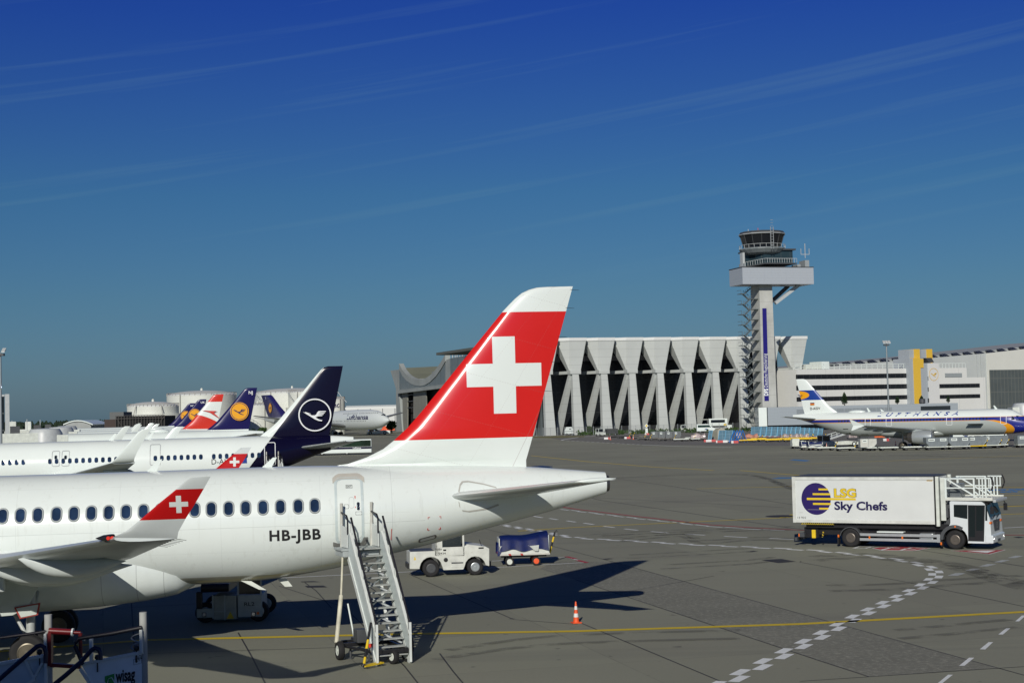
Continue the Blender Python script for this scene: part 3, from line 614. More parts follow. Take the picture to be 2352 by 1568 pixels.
# wing
def wing(sg):
    tipy = 16.7; t0 = SL(262, 1237, -tipy); te0 = SL(405, 1236, -tipy); zl = SL(0, 1284, -9.0)
    st = []
    for y in (1.4, 3, 5, 7, 9, 11, 13, 15, 16.2, tipy):
        f = (y-9)/(tipy-9); z = zl.z+(t0.z-zl.z)*f if y > 9 else zl.z-(9-y)*.112
        xl = t0.x-(tipy-y)*.53; xt = te0.x-(tipy-y)*.235-(max(0, 5.2-y)*(-.06))
        st.append((y, xl, xt, z))
    return st
wst = wing(-1)
M_wing = mat('wing_grey', (.50,.55,.54), .3, metal=.1, var=.05, coat=.15)
M_slat = mat('slat_metal', (.60,.66,.66), .28, metal=.3, var=.04)
for sg in (-1, 1):
    rg = [foil(V((xl, sg*y, z)), V((xt-xl, 0, -.03*(xt-xl))), unit(V((0, -sg*.12, 1))), .125-.002*y) for y, xl, xt, z in wst]
    wg = MB().loft(rg).build('wing', M_wing, swiss, 45)
    # slat along the leading edge
    rr = []
    for y, xl, xt, z in wst[1:-1]:
        c = xt-xl; s_ = foil(V((xl-.03, sg*y, z)), V((c, 0, -.03*c)), unit(V((0, -sg*.12, 1))), .135-.002*y); m = len(NAC)-1
        rr.append([s_[2], s_[1], s_[0], s_[-1], s_[-2]])
    MB().loft(rr, caps=False, closed=False).build('slat', M_slat, wg, 60)
    # winglet
    if sg < 0:
        LE = [(258,1234,-16.7),(290,1219,-16.78),(323,1192,-16.92),(362,1158,-17.05),(405,1123,-17.2),(424,1105,-17.27),(436,1096.5,-17.3)]
        TE = [(407,1236,-16.7),(410,1220,-16.8),(426,1191,-16.92),(447,1158,-17.05),(468,1122,-17.2),(478,1104,-17.27),(484,1093.5,-17.3)]
        wl_ = [(SL(a[0], a[1], a[2]), SL(b[0], b[1], b[2])) for a, b in zip(LE, TE)]
    rg = []; 
    for i, (a, b) in enumerate(wl_):
        yy = abs(a.y); a2, b2 = V((a.x, sg*yy, a.z)), V((b.x, sg*abs(b.y), b.z)); dirv = unit(V((0, 1, .0))) if i > 1 else unit(V((0, .5, .9 if sg < 0 else -.9)))
        rg.append(foil(a2, b2-a2, unit(V((0, 1, .25*sg))) if i else unit(V((0, .6, .7*sg))), .09 if i < 6 else .03))
    base = [V((wst[-1][1], sg*wst[-1][0], wst[-1][3])), V((wst[-1][2], sg*wst[-1][0], wst[-1][3]-.04))]
    zA, zB = wl_[2][0].z+.02, wl_[4][0].z+.03; zA = SL(362,1192,-17).z; zB = SL(436,1122.5,-17.2).z; zA = SL(345,1192,-17).z-.02
    cw = SL(410.5, 1157.5, -17.06)
    def wl_layers(nt, x, y, z, base):
        base = mixc(nt, (z > zA) & (z < zB), base, (.50,.010,.010)); dx, dz = (x-cw.x).abs(), (z-cw.z).abs()
        return mixc(nt, ((dx < .058) & (dz < .20)) | ((dx < .21) & (dz < .056)), base, (.74,.80,.765))
    wlo = MB().loft(rg).build('winglet', mat('winglet_paint', (.60,.65,.635), .25, metal=.05, var=.03, coat=.3, layers=wl_layers), wg, 45)
    nq = V((wst[-1][1]-.12, sg*(16.35), wst[-1][3]+.005)); nl = MB(); nl.lathe([(.01,-.42),(.07,-.2),(.085,.0),(.085,.08)], nq, V((.9, sg*.55, 0.05)), 12)
    nlo = nl.build('wing_tip_light_housing', mat('light_cover', (.02,.02,.025), .1, var=0), wg, 60)
    for k in (0, 1): lb = MB(); lb.lathe([(.005,-.05),(.045,-.01),(.045,.03)], nq+V((-.03+.09*k, sg*.10, .0)), V((-.35, sg*1, 0)), 10); lb.build('navigation_lamp', mat('red_lamp', (.6,.03,.02), .25, emit=(1,.07,.03,0.12 if sg < 0 else .1)), nlo)
    # flap track fairings
    for y, xa, xb, zz, hh in ((11.0, 1.0, 3.75, None, .60), (7.9, -.6, 3.6, None, .78), (4.9, -1.0, 3.0, None, .84)):
        z = interp([(s[0], s[3]) for s in wst], y); mb = MB(); rg = []
        for k in range(13):
            t = k/12; r = (math.sin(math.pi*min(1, t*1.12)**.8) if t < .5 else math.cos((t-.45)/.55*math.pi/2)); r = max(.03, abs(r)); x = xa+(xb-xa)*t
            zc = z-.10-.16*min(1, t*1.6)-(.18 if t > .5 else 0)*0; rg.append([V((x, sg*(y+.24*r*math.sin(2*math.pi*j/14)), zc-.12*r+hh*.5*r*math.cos(2*math.pi*j/14))) for j in range(14)])
        mb.loft(rg).build('flap_track_fairing', mat('fairing_pale', (.56,.61,.59), .3, var=.04), wg, 60)
    for k in range(7 if sg < 0 else 0):
        t = k/7; y = 16.5-3.2*t; x = interp([(s[0], s[2]) for s in wst], y); z = interp([(s[0], s[3]) for s in wst], y); MB().tube((x-.02, sg*y, z-.03), (x+.26, sg*y, z-.08), .008, .005, 5).build('static_wick', M_blackp, wg)
# engines
for sg in (-1, 1):
    e = MB(); e.lathe([(.78,-2.4),(.93,-2.35),(.98,-2.0),(1.05,-1.2),(1.03,-.2),(.92,.5),(.74,1.15)], (-2.5, sg*5.0, 1.85), (1,0,0), 32); e.lathe([(.72,-2.38),(.70,-1.6),(.1,-1.5)], (-2.5, sg*5.0, 1.85), (1,0,0), 32); e.lathe([(.5,.6),(.42,1.4),(.2,1.8)], (-2.5, sg*5.0, 1.85), (1,0,0), 20)
    en = e.build('engine', M_swf, swiss, 40); MB().box(-3.8,-.4,sg*5.0-.12,sg*5.0+.12,2.6,3.3).build('pylon', M_wing, en, bevel=.05)
# landing gear
M_gear = mat('gear_paint', (.40,.43,.42), .4, var=.15); M_wheel = mat('wheel_metal', (.13,.115,.085), .4, metal=.6, var=.2)
D3 = [SL(x, y, -3.45) for x, y in ((-60,1322),(98,1328),(66,1392),(30,1412),(-60,1420))]
B3 = [SL(x, y, -3.5) for x, y in ((33,1394),(93,1383),(88,1411),(46,1420))]
def main_gear(sg):
    g = MB(); g.tube((0, sg*3.1, .55), (0, sg*2.9, 2.7), .13, .15, 14); g.tube((-.1, sg*3.1, 1.0), (-1.0, sg*2.6, 2.5), .06, n=8); g.tube((0, sg*3.05, 1.2), (0, sg*1.5, 2.4), .07, n=8); g.tube((0, sg*2.7, .55), (0, sg*3.6, .55), .10, n=10)
    go = g.build('main_gear', M_gear, swiss, 40)
    for dy in (-.42, .42):
        wo = wheel('wheel', (0, sg*3.12+dy, .56), .56, .40, go, rim=M_wheel, rimr=.56, n=32)
        for s2 in (sg,):
            hb = MB()
            for k in range(20):
                a = 2*math.pi*k/20; yy = sg*3.12+dy+s2*.16; hb.bar((.10*math.cos(a), yy, .56+.10*math.sin(a)), (.28*math.cos(a), yy, .56+.28*math.sin(a)), .022, .03)
            hb.build('spoked_hub', M_wheel, wo)
    MB().prism([V((p.x, sg*abs(p.y), p.z)) for p in D3], (0, sg*.05, 0)).build('gear_door', mat('gear_door_white', (.52,.57,.54), .4, var=.06), go, bevel=.015)
    ld_ = MB().prism([V((p.x, sg*abs(p.y), p.z)) for p in B3], (0, sg*.05, 0)).build('gear_door', mat('gear_door_red', (.30,.025,.015), .5), go); cb3 = sum(B3, V((0,0,0)))/4
    MB().prism([V((cb3.x+(p.x-cb3.x)*.84, sg*(abs(p.y)+.055), cb3.z+(p.z-cb3.z)*.80)) for p in B3], (0, sg*.01, 0)).build('door_skin', MATS['gear_door_white'], ld_)
main_gear(-1); main_gear(1)
ng = MB(); ng.tube((-12.9,0,.4), (-12.9,0,2.3), .09, n=10); ngo = ng.build('nose_gear', M_gear, swiss, 40)
for s2 in (-1, 1): wheel('wheel', (-12.9, s2*.22, .36), .36, .2, ngo, rim=M_wheel)
# small fittings
for px, py, h in ((342,1082,.42),(606,1072,.34)):
    an = MB(); b = SL(px, py+2); a = b+V((.34,0,h)); an.prism([b+V((-.16,0,-.06)), b+V((.22,0,-.06)), a+V((.1,0,0)), a+V((-.03,0,0))], (0,.03,0))
    an.build('blade_antenna', M_white, fus)
dm = MB(); q = SL(560,1338,-.5); dm.prism([(q.x-.1,-.6,zb+.08),(q.x+.25,-.6,zb+.05),(q.x+.75,-.75,zb-.25),(q.x+.5,-.75,zb-.22)], (0,.02,0)); dm.build('drain_mast', M_offwhite, fus); dm = MB(); dm.prism([(q.x+1.1,-.2,zb+.05),(q.x+1.4,-.2,zb+.05),(q.x+1.6,-.2,zb-.22),(q.x+1.35,-.2,zb-.22)], (0,.02,0)); dm.build('drain_mast', M_offwhite, fus)
for (x0, y0), (x1, y1) in (((983,1187),(983.01,1191)),((1013,1185),(1013.01,1190)),((983,1217),(983.01,1213)),((1013,1215),(1013.01,1211)),((983,1187),(987,1186.8)),((1009,1185.3),(1013,1185)),((983,1217),(987,1216.8)),((1009,1215.3),(1013,1215)),((899,1213),(898.5,1239))):
    a, b = SL(x0, y0, -1.4), SL(x1, y1, -1.4); a, b = hull.side(a.x, a.z, -1, .012), hull.side(b.x, b.z, -1, .012); MB().bar(a, b, .022, .01).build('service_mark', M_red, fus)
vt = SL(983, 1237, -1.1); slot = MB(); lp = rrect(0, 0, .62, .15, .07); slot.add([hull.side(vt.x+a, vt.z+b+a*.22, -1, .012) for a, b in lp], [tuple(range(len(lp)))]); so_ = slot.build('outflow_vent', mat('vent_trim', (.12,.12,.11), .5), fus)
slot = MB(); lp = rrect(0, 0, .50, .09, .04); slot.add([hull.side(vt.x+a, vt.z+b+a*.22, -1, .018) for a, b in lp], [tuple(range(len(lp)))]); slot.build('vent_grille', M_lgrey, so_)
for px, py, w_, h_ in ((305,1273,.86,.5),(362,1306,.78,.62)):
    q = SL(px, py, -1.85); o = rrect(q.x, q.z, w_, h_, .08); i = rrect(q.x, q.z, w_-.025, h_-.025, .07)
# ------------------------------------------------------------------ the other airliners
def airliner(name, loc, yaw, label, L=44.5, g=None, near=-1, dz=0.0, skin=None, finmat=None, group='airliners parked at the gates', windows=None, winglet='sharklet', lower=True, fin_pts=None, wing_z=(2.75, 4.5), pitch=0.0, wmat=None, engine_mat=None, letmat=None, win=(.25,.36), e_off=-6.9):
    o = empty(name, loc, R(yaw), label, 'airliner', group); o.rotation_euler = (0, R(pitch), R(yaw)); g = -22.5 if g is None else g
    top = [(-L,3.3),(-L+.4,3.95),(-L+1.2,4.5),(-L+2.2,4.95),(-L+3.6,5.75),(-L+5.5,6.0),(-12,6.0),(-8,6.0),(-3,5.93),(0,5.72)]
    bot = [(-L,3.2),(-L+.4,2.75),(-L+1.5,2.3),(-L+4,1.95),(-L+6,1.87),(-12,1.87),(-9.5,2.15),(-6,3.2),(-3,4.3),(0,5.22)]
    half = [(-L,.05),(-L+.4,.5),(-L+1.5,1.05),(-L+4,1.8),(-L+6,1.975),(-11,1.975),(-8,1.75),(-4,1.0),(0,.22)]
    up = lambda t: [(x, z+dz) for x, z in t]
    H = Hull(up(top), up(bot), half)
    xs = [-L,-L+.1,-L+.25,-L+.5,-L+.9,-L+1.4,-L+2,-L+2.7,-L+3.5,-L+4.5,-L+6]+[-L+7+k for k in range(int(L-7-13))]+[-13+.5*k for k in range(27)]
    fus = H.mesh(xs, 48).build('fuselage', skin or M_white, o, 60)
    fp = fin_pts or [(-7.9,6.0,-2.05),(-6.98,6.7,-1.85),(-6.4,7.2,-1.75),(-5.97,7.69,-1.65),(-4.3,9.6,-1.24),(-2.95,11.2,-.89),(-2.65,11.53,-.82),(-2.4,11.73,-.78)]
    fp = [(a, z+dz, b) for a, z, b in fp]; rg = [foil(V((fp[0][0],0,fp[0][1]-.5)), V((fp[0][2]-fp[0][0],0,0)), V((0,1,0)), .06)]
    for a, z, b in fp: rg.append(foil(V((a,0,z)), V((b-a,0,0)), V((0,1,0)), min(.55, .11*min(b-a, 5))/(b-a)))
    a, z, b = fp[-1]; rg.append(foil(V((a+.35,0,z+.1)), V((b+.02-a-.35,0,0)), V((0,1,0)), .03))
    fin = MB().loft(rg).build('vertical_tail', finmat or skin or M_white, o, 50)
    wm_ = wmat or M_wing
    for sg in (-1, 1):
        rr = [foil(V((-4.5+.68*(y-1.0)*1.03, sg*y, 4.95+dz+.10*(y-1))), V((3.1-.36*(y-1), 0, 0)), unit(V((0,-sg*.1,1))), .10) for y in (.4,1,2,4,6,6.2)]
        MB().loft(rr).build('horizontal_tail', wm_, o, 45)
        st = []
        for y in (1.5,3,5,6.2,8,10,12,14,15.6,16.1):
            xl = g-4.9+.52*(y-1.9); xt = g+1.6+.06*(y-1.9) if y < 6.2 else g+1.86+(y-6.2)*.235; z = wing_z[0]+dz+(wing_z[1]-wing_z[0])*((y-1.9)/14.2)**1.1 if y > 1.9 else wing_z[0]+dz; st.append((y, xl, xt, z))
        wg = MB().loft([foil(V((xl,sg*y,z)), V((xt-xl,0,-.03*(xt-xl))), unit(V((0,-sg*.12,1))), .13-.003*y) for y,xl,xt,z in st]).build('wing', wm_, o, 45)
        y,xl,xt,z = st[-1]
        if winglet == 'sharklet':
            rg = []
            for k, (dy, dzz, dx) in enumerate(((0,0,0),(.25,.10,.12),(.48,.35,.38),(.60,.75,.75),(.68,1.4,1.30),(.76,2.2,1.98),(.78,2.42,2.35))):
                c = (xt-xl)*(1-.62*k/6); rg.append(foil(V((xl+dx,sg*(y+dy),z+dzz)), V((c,0,0)), unit(V((0,1,.25*sg-.6*sg*(k<2)))), .09))
            MB().loft(rg).build('winglet', skin if winglet == 'x' else M_white, wg, 45)
        else:
            fm = MB(); fm.prism([(xl-.1,sg*y,z),(xt+.1,sg*y,z),(xt+.55,sg*(y+.28),z+.95),(xt+.25,sg*(y+.28),z+.95)], (0,.05*sg,0)); fm.prism([(xl-.1,sg*y,z),(xt+.1,sg*y,z),(xt+.35,sg*(y+.2),z-.75),(xt+.15,sg*(y+.2),z-.75)], (0,.05*sg,0)); fm.build('winglet', M_white, wg)
        for fy, l_ in ((6.6,3.4),(9.6,2.8),(12.4,2.2)):
            zz = interp([(s[0], s[3]) for s in st], fy); xx = interp([(s[0], s[2]) for s in st], fy)
            MB().lathe([(.03,-l_*.7),(.2,-l_*.4),(.27,0),(.2,l_*.25),(.03,l_*.42)], (xx-.4, sg*fy, zz-.32), (1,0,-.06), 12).build('flap_track_fairing', wm_, wg, 60)
        e = MB(); c = (g+e_off, sg*5.75, 1.75+dz*.8); e.lathe([(.80,-2.2),(.98,-2.15),(1.06,-1.75),(1.12,-.9),(1.08,.2),(.95,1.0),(.80,1.7)], c, (1,0,0), 32); en = e.build('engine', engine_mat or skin or M_white, o, 40)
        MB().lathe([(.985,-2.155),(.90,-2.24),(.80,-2.2),(.86,-2.0)], c, (1,0,0), 32).build('intake_lip', M_alu, en, 60); MB().lathe([(.80,-1.9),(.78,-1.5),(.2,-1.45),(.02,-1.9)], c, (1,0,0), 24).build('fan', M_dgrey, en, 30)
        MB().lathe([(.96,.98),(.82,1.72),(.55,1.9),(.30,2.5)], c, (1,0,0), 24).build('exhaust_nozzle', mat('nozzle_metal', (.16,.15,.14), .4, metal=.8, var=.2), en, 40); MB().prism([(c[0]-1.3,sg*5.75-.14,2.75+dz),(c[0]+2.3,sg*5.75-.14,2.5+dz),(g+.2,sg*5.75-.14,2.95+dz),(g-2,sg*5.75-.14,3.15+dz)], (0,.28,0)).build('pylon', wm_, en)
        if lower:
            gm = MB(); gm.tube((g,sg*3.6,.6), (g,sg*3.4,2.8+dz), .13, n=10); gm.tube((g,sg*3.2,.62), (g,sg*4.2,.62), .1); go = gm.build('main_gear', M_gear, o, 40)
            for dy in (-.46,.46): wheel('wheel', (g, sg*3.7+dy, .58), .58, .42, go, rim=M_wheel)
    if lower:
        gm = MB(); xn = -L+5.1; gm.tube((xn,0,.4), (xn,0,2.2+dz), .09); go = gm.build('nose_gear', M_gear, o, 40)
        for dy in (-.25,.25): wheel('wheel', (xn, dy, .38), .38, .22, go, rim=M_white)
    zf = []
    for k in range(17):
        t = k/16; x = g-6.5+11.5*t; e = math.sin(math.pi*t)**.45+.02; zf.append([V((x, (.3+1.75*e)*math.sin(2*math.pi*j/28), 2.35+dz+(.2+.75*e)*math.cos(2*math.pi*j/28))) for j in range(28)])
    MB().loft(zf).build('belly_fairing', skin or M_white, o, 60)
    # cockpit glazing
    for k, (xa, xb, za, zb_) in enumerate(((-L+1.55,-L+2.1,4.05,4.72),(-L+2.2,-L+2.95,4.1,4.85),(-L+3.05,-L+3.6,4.2,4.8))):
        MB().add([H.side(xa, za+dz, near, .02), H.side(xb, za+.04+dz, near, .02), H.side(xb-.05, zb_+dz, near, .02), H.side(xa+.28, zb_-.05+dz, near, .02)], [(0,1,2,3)]).build('cockpit_window', M_glass, fus)
    if windows:
        x = windows[0]
        while x < windows[1]:
            if not any(a < x < b for a, b in windows[3]):
                lp = rrect(0,0,win[0],win[1],win[0]*.44,3); MB().add([H.side(x+a, windows[2]+b, near, .022) for a, b in lp], [tuple(range(len(lp)))]).build('cabin_window', M_cabin, fus)
            x += .533
    return o, H, fus, fin
def door_outline(H, fus, x, z, w, h, near, m, wd=.07):
    return side_ring(H, x, z, w, h, .16, wd, .015, near).build('door_outline', m, fus)
def fin_emblem(fin, cx, cz, r, flip, yoff, cols, ring=(.0, .0), name='crane_emblem'):
    """round crane emblem on the camera side of a tail: cols = (disc, ring, bird)"""
    mf = lambda a, b, o=0: V((cx+a, yoff*(1+o), cz+b)); out = None
    if cols[0]: out = disc(lambda a, b: mf(a, b), 0, r).build(name, cols[0], fin)
    rr = disc(lambda a, b: mf(a, b, .03), r*ring[0], r*ring[1]).build(name if out is None else 'emblem_ring', cols[1], out or fin)
    out = out or rr
    b = MB(); b.poly([mf(flip*p*r*.86, q*r*.86, .05) for p, q in CRANE]); b.build('crane', cols[2], out); return out
M_disc = mat('amber_emblem', (.80,.36,.006), .35, var=.03); M_fuschia = M_navyink
# 1: dark-tailed airliner directly behind the white and red one
T1 = P(812, 1011, 135.0)
def navy_tail(x0, z0, k, x1):
    def f(nt, x, y, z, base):
        m = (x-(z-z0)*k) > x0; m = m & ((x < x1) | (z > 5.95)); return mixc(nt, m, base, (.004,.0035,.020))  # white strip kept on the fin's leading edge: partly paint, partly painted highlight
    return f
M_lh1 = mat('navy_tailed_skin', (.74,.80,.765), .2, var=.02, vs=.4, spec=.3, layers=navy_tail(-8.9, 3.38, .775, -1.95))
lh1, H1, f1, fin1 = airliner('airliner', (T1.x, T1.y, 0), 8, 'white airliner with dark navy tail and white ringed crane, second in the row of aircraft', skin=M_lh1, win=(.30,.43), pitch=-.15, g=-21.0, windows=(-40, -7.6, 4.48, [(-26.9,-25.1),(-18.4,-16.9),(-12.6,-11.9)]), dz=.06)
bpy.context.view_layer.update(); L1M = lh1.matrix_world.copy()
def L1(x, y, y0=-1.97): return local_of(L1M, x, y, y0)
e = L1(723, 952.5, 0); fin_emblem(fin1, e.x, e.z, 1.40, 1, -.36, (None, M_whiteink, M_whiteink), (.925, 1.0))
for px, py, w_, h_ in ((127.5,1053,.66,1.3),(150,1052.5,.66,1.3),(356,1044,.9,1.75)): q = L1(px, py); door_outline(H1, f1, q.x, q.z, w_, h_, -1, M_lgrey)
q = L1(620, 1042, -1.6); door_outline(H1, f1, q.x, q.z, .95, 1.95, -1, M_whiteink, .06)
for px in (127.5, 150): q = L1(px, 1050); window(H1, f1, q.x, q.z, .25, .36, name='exit_window', frame=M_lgrey, fw=.03)
q = L1(486, 1063); text_obj('registration_letters', 'D-AI', .62, on_side(H1, q.x, q.z-.1, .02), M_ink, f1)
q = L1(527, 1057.5); 
for k, m in enumerate((M_disc, M_red, M_ink)): MB().add([H1.side(q.x+a, q.z-.25+.17*k+b, -1, .02) for a, b in ((0,0),(.85,0),(.85,.17),(0,.17))], [(0,1,2,3)]).build('flag_stripe', m, f1)
q = L1(545, 1057); MB().add([H1.side(q.x+a, q.z+b, -1, .02) for a, b in ((0,-.25),(.8,-.25),(.8,.3),(0,.3))], [(0,1,2,3)]).build('blue_flag', M_blueink, f1)
for px in (254, 340, 612): 
    b = L1(px, 1006-.02*px*0, 0); an = MB(); zz = H1.at(b.x)[0]+H1.at(b.x)[1]; an.prism([(b.x-.2,0,zz-.05),(b.x+.2,0,zz-.05),(b.x+.5,0,zz+.55),(b.x+.32,0,zz+.55)], (0,.04,0)); an.build('blade_antenna', M_white, f1)
sk = [c for c in kids(lh1) if c.name.startswith('wing')][0]; 
# boarding stairs beyond its rear door and the rest of the row
M_ind = mat('indigo_skin', (.020,.016,.105), .24, var=.05, coat=.5)
def indigo_tail(z0=6.05):
    return band_layers((lambda x, y, z: z > z0, (.012,.010,.080)))
M_old = mat('indigo_tailed_skin', (.74,.80,.765), .22, var=.02, vs=.4, spec=.35, layers=indigo_tail())
def row_plane(label, px, ytop, code, finmat, L, em=True, dxtop=-.75):
    D = FOC*4.23/(HZ(px)-ytop); p = GD(px, D); pr = empty('tmp'); bpy.data.objects.remove(pr)
    yaw = 8; x0 = p.x-(dxtop)*math.cos(R(yaw)); y0 = D-dxtop*math.sin(R(yaw))
    o, H, fu, fi = airliner('airliner', (x0, y0, 0), yaw, label, L=L, g=-L/2+.2, skin=M_white, finmat=finmat, lower=True)
    if em: fin_emblem(fi, -3.25, 8.55, 1.28, 1, -.40, (M_disc, M_navyink, M_navyink), (.86, .925))
    if code: text_obj('tail_letters', code, .62, lambda a, b: V((-1.95+a, -.22, 10.95+b)), M_whiteink, fi, bold=.02)
    return o, H, fu, fi
nj = row_plane('white airliner with indigo tail, full amber crane disc and the letters NJ', 592, 890, 'NJ', M_old, 44.5)
text_obj('airline_name', 'Lufthansa', 1.5, on_side(nj[1], -37.5, 5.0, .02), M_navyink, nj[2], bold=.02)
def red_white(nt, x, y, z, base):
    base = mixc(nt, z > 10.55, base, (.62,.03,.015)); low = (z+x*.32+((x+4.2)*(x+4.2))*.06) < 6.75
    return mixc(nt, low, base, (.60,.035,.02))
au = row_plane('airliner with white tail banded red at top and bottom and a red chevron', 514.6, 905, None, mat('red_white_tail', (.74,.80,.765), .26, var=.02, coat=.35, layers=red_white), 37.6, em=False)
ch = MB(); ch.poly([(-4.6,-.40,9.15),(-3.2,-.40,9.0),(-1.9,-.40,8.95),(-2.5,-.40,8.7),(-2.1,-.40,8.3),(-1.35,-.40,7.55),(-2.2,-.40,8.1),(-3.2,-.40,8.75)]); ch.build('red_chevron', M_red, au[3])
uk = row_plane('white airliner with indigo tail and the letters UK, beside the red and white tail', 475, 916.3, 'UK', M_old, 37.6)
ng = row_plane('white airliner with indigo tail farthest back in the row, half hidden', 449, 925.4, 'NG', M_old, 37.6)
# small radomes on the row's fuselages
for (o, H, fu, fi), xx in ((nj, -14.5), (au, -12.5)):
    z = 6.02; rg = []
    for k in range(11):
        t = k/10; e_ = math.sin(math.pi*t)**.6+.01; rg.append([V((xx-1.3+2.9*t, .55*e_*math.sin(2*math.pi*j/14), z+.38*e_*math.cos(2*math.pi*j/14))) for j in range(14)])
    MB().loft(rg).build('radome', M_white, fu, 60)
# the silver, blue and white airliner on the right
T2 = P(1822, 960, 270.0); L2 = 40.6; R2M = Matrix.Translation((T2.x, T2.y, 0)) @ Matrix.Rotation(R(150), 4, 'Z')
def RL(x, y, y0=1.97): return local_of(R2M, x, y, y0)
xn_ = RL(2252, 980).x; ga_ = xn_-RL(2310, 982).x; oa_ = xn_-RL(2328, 982).x
def retro_skin(nt, x, y, z, base):
    zs0, zs1 = 4.42, 4.93
    base = mixc(nt, z > zs1, mixc(nt, .0, (.38,.42,.40), (.38,.42,.40)), (.74,.80,.765))
    xn = xn_; base = mixc(nt, (z > zs0) & (z < zs1), base, (.010,.028,.26))
    base = mixc(nt, (((z-zs0).abs() < .05) | ((z-zs1).abs() < .04)), base, (.62,.30,.05))
    ex, ez = (x-xn), (z-3.0); inside = (ex*ex/(ga_*ga_)+ez*ez/(1.42*1.42)) < 1.0; in2 = (ex*ex/(oa_*oa_)+(ez+.05)*(ez+.05)/(1.62*1.62)) < 1.0
    frontm = x < xn; lowm = z < 4.93-((xn-x) | 0.0)*.045
    base = mixc(nt, frontm & lowm, base, (.012,.02,.22)); base = mixc(nt, frontm & in2 & (z < 4.42), base, (.78,.33,.012)); base = mixc(nt, frontm & inside & (z < 4.42), base, (.38,.42,.40))
    return base
M_retro = mat('silver_blue_skin', (.38,.42,.40), .3, metal=0, var=.02, coat=.3, layers=retro_skin)
def retro_fin(nt, x, y, z, base):
    band = (z > 8.35) & (z < 10.05); base = mixc(nt, band, base, (.012,.045,.26))
    ex, ez = (x+.75), (z-9.22); ell = ((ex*ex)/(2.3*2.3)+(ez*ez)/(.74*.74)) < 1.0; return mixc(nt, ell & band, base, (.80,.36,.008))
retro, H2, f2, fin2 = airliner('airliner', (T2.x, T2.y, 0), 150, 'silver, white and blue airliner with amber ellipse on its tail being loaded on the right', L=L2, g=-20.0, e_off=-3.3, near=1, dz=.18, skin=M_retro, finmat=mat('white_blue_tail', (.74,.80,.765), .3, var=.02, coat=.3, layers=retro_fin), winglet='fence', wmat=mat('retro_wing', (.36,.40,.395), .3, metal=.1, var=.03), engine_mat=mat('engine_silver', (.42,.46,.46), .28, metal=.35, var=.03),
   windows=(RL(2266,965).x, RL(1920,967).x, 4.66, [(RL(2180,965).x-.75,RL(2180,965).x+.75),(RL(2041,965).x-.75,RL(2041,965).x+.75)]), group='airliners parked at the gates', wing_z=(2.75, 3.9))
for px, py, h_ in ((1991.5,966.5,1.7),(2236,964.5,1.95),(2465,960,1.9)): q = RL(px, py) if px < 2400 else None; 
for px in (1993, 2041, 2180, 2304): q = RL(px, 966-.022*(px-1993)); door_outline(H2, f2, q.x, q.z, .95, 2.0, 1, M_whiteink, .07)
a, b = RL(2014, 951, 1.6), RL(2200, 946.5, 1.6)
mapt = lambda u, v: H2.side(a.x-u, 5.33+v, 1, .02)
text_obj('airline_name', 'LUFTHANSA', .80, mapt, M_blueink, f2, bold=.03, shear=.35, width=a.x-b.x, spacing=2.0)
mf = lambda u, v, o=0: V((-1.5-u, .40+o, 9.18+v))
cr = MB(); cr.poly([mf(p*.62, q*.62) for p, q in [(-x, y) for x, y in CRANE]]); cr.build('crane_emblem', M_navyink, fin2)
text_obj('registration_letters', 'D-AIDV', .55, lambda u, v: V((-3.2-u, .37, 6.75+v)), M_ink, fin2, bold=.01)
for k, m in enumerate((M_disc, M_red, M_ink)): MB().add([(-3.25-u, .37, 7.5+.13*k+v) for u, v in ((0,0),(.75,0),(.75,.13),(0,.13))], [(0,1,2,3)]).build('flag_stripe', m, fin2)
for xx, hh in ((-13.6,.62),(-15.9,.35),(-34.5,.55)):
    zz = 6.18; MB().prism([(xx-.1,0,zz-.05),(xx+.35,0,zz-.05),(xx+.6,0,zz+hh),(xx+.4,0,zz+hh)], (0,.05,0)).build('blade_antenna', M_white, f2)
rg = []
for k in range(11):
    t = k/10; e_ = math.sin(math.pi*t)**.6+.01; rg.append([V((-12.9+3.2*t, .6*e_*math.sin(2*math.pi*j/14), 6.15+.36*e_*math.cos(2*math.pi*j/14))) for j in range(14)])
MB().loft(rg).build('radome', M_white, f2, 60)
for px0, px1, y0, y1 in ((1938,1956,984,995),(1972,1995,983,997.5)):
    a, b = RL(px0, y0, 1.2), RL(px1, y1, 1.0); MB().add([H2.side(a.x, a.z, 1, .03), H2.side(b.x+.35, a.z, 1, .03), H2.side(b.x, b.z, 1, .03), H2.side(a.x-.35, b.z, 1, .03)], [(0,1,2,3)]).build('cargo_hold_opening', M_blackp, f2)
a, b = RL(2232, 975), RL(2257, 997); ho = MB(); ho.add([H2.side(a.x, a.z, 1, .03), H2.side(b.x, a.z, 1, .03), H2.side(b.x, b.z, 1, .03), H2.side(a.x, b.z, 1, .03)], [(0,1,2,3)]); hoo = ho.build('cargo_hold_opening', M_blackp, f2)
dd = MB(); dd.prism([H2.side(a.x+.5, a.z+.05, 1, .05), H2.side(b.x-.2, a.z+.05, 1, .05), H2.side(b.x-.2, a.z+.05, 1, 1.3)+V((0,0,.35)), H2.side(a.x+.5, a.z+.05, 1, 1.3)+V((0,0,.35))], (0,0,.1)); dd.build('cargo_door', M_silver, hoo)
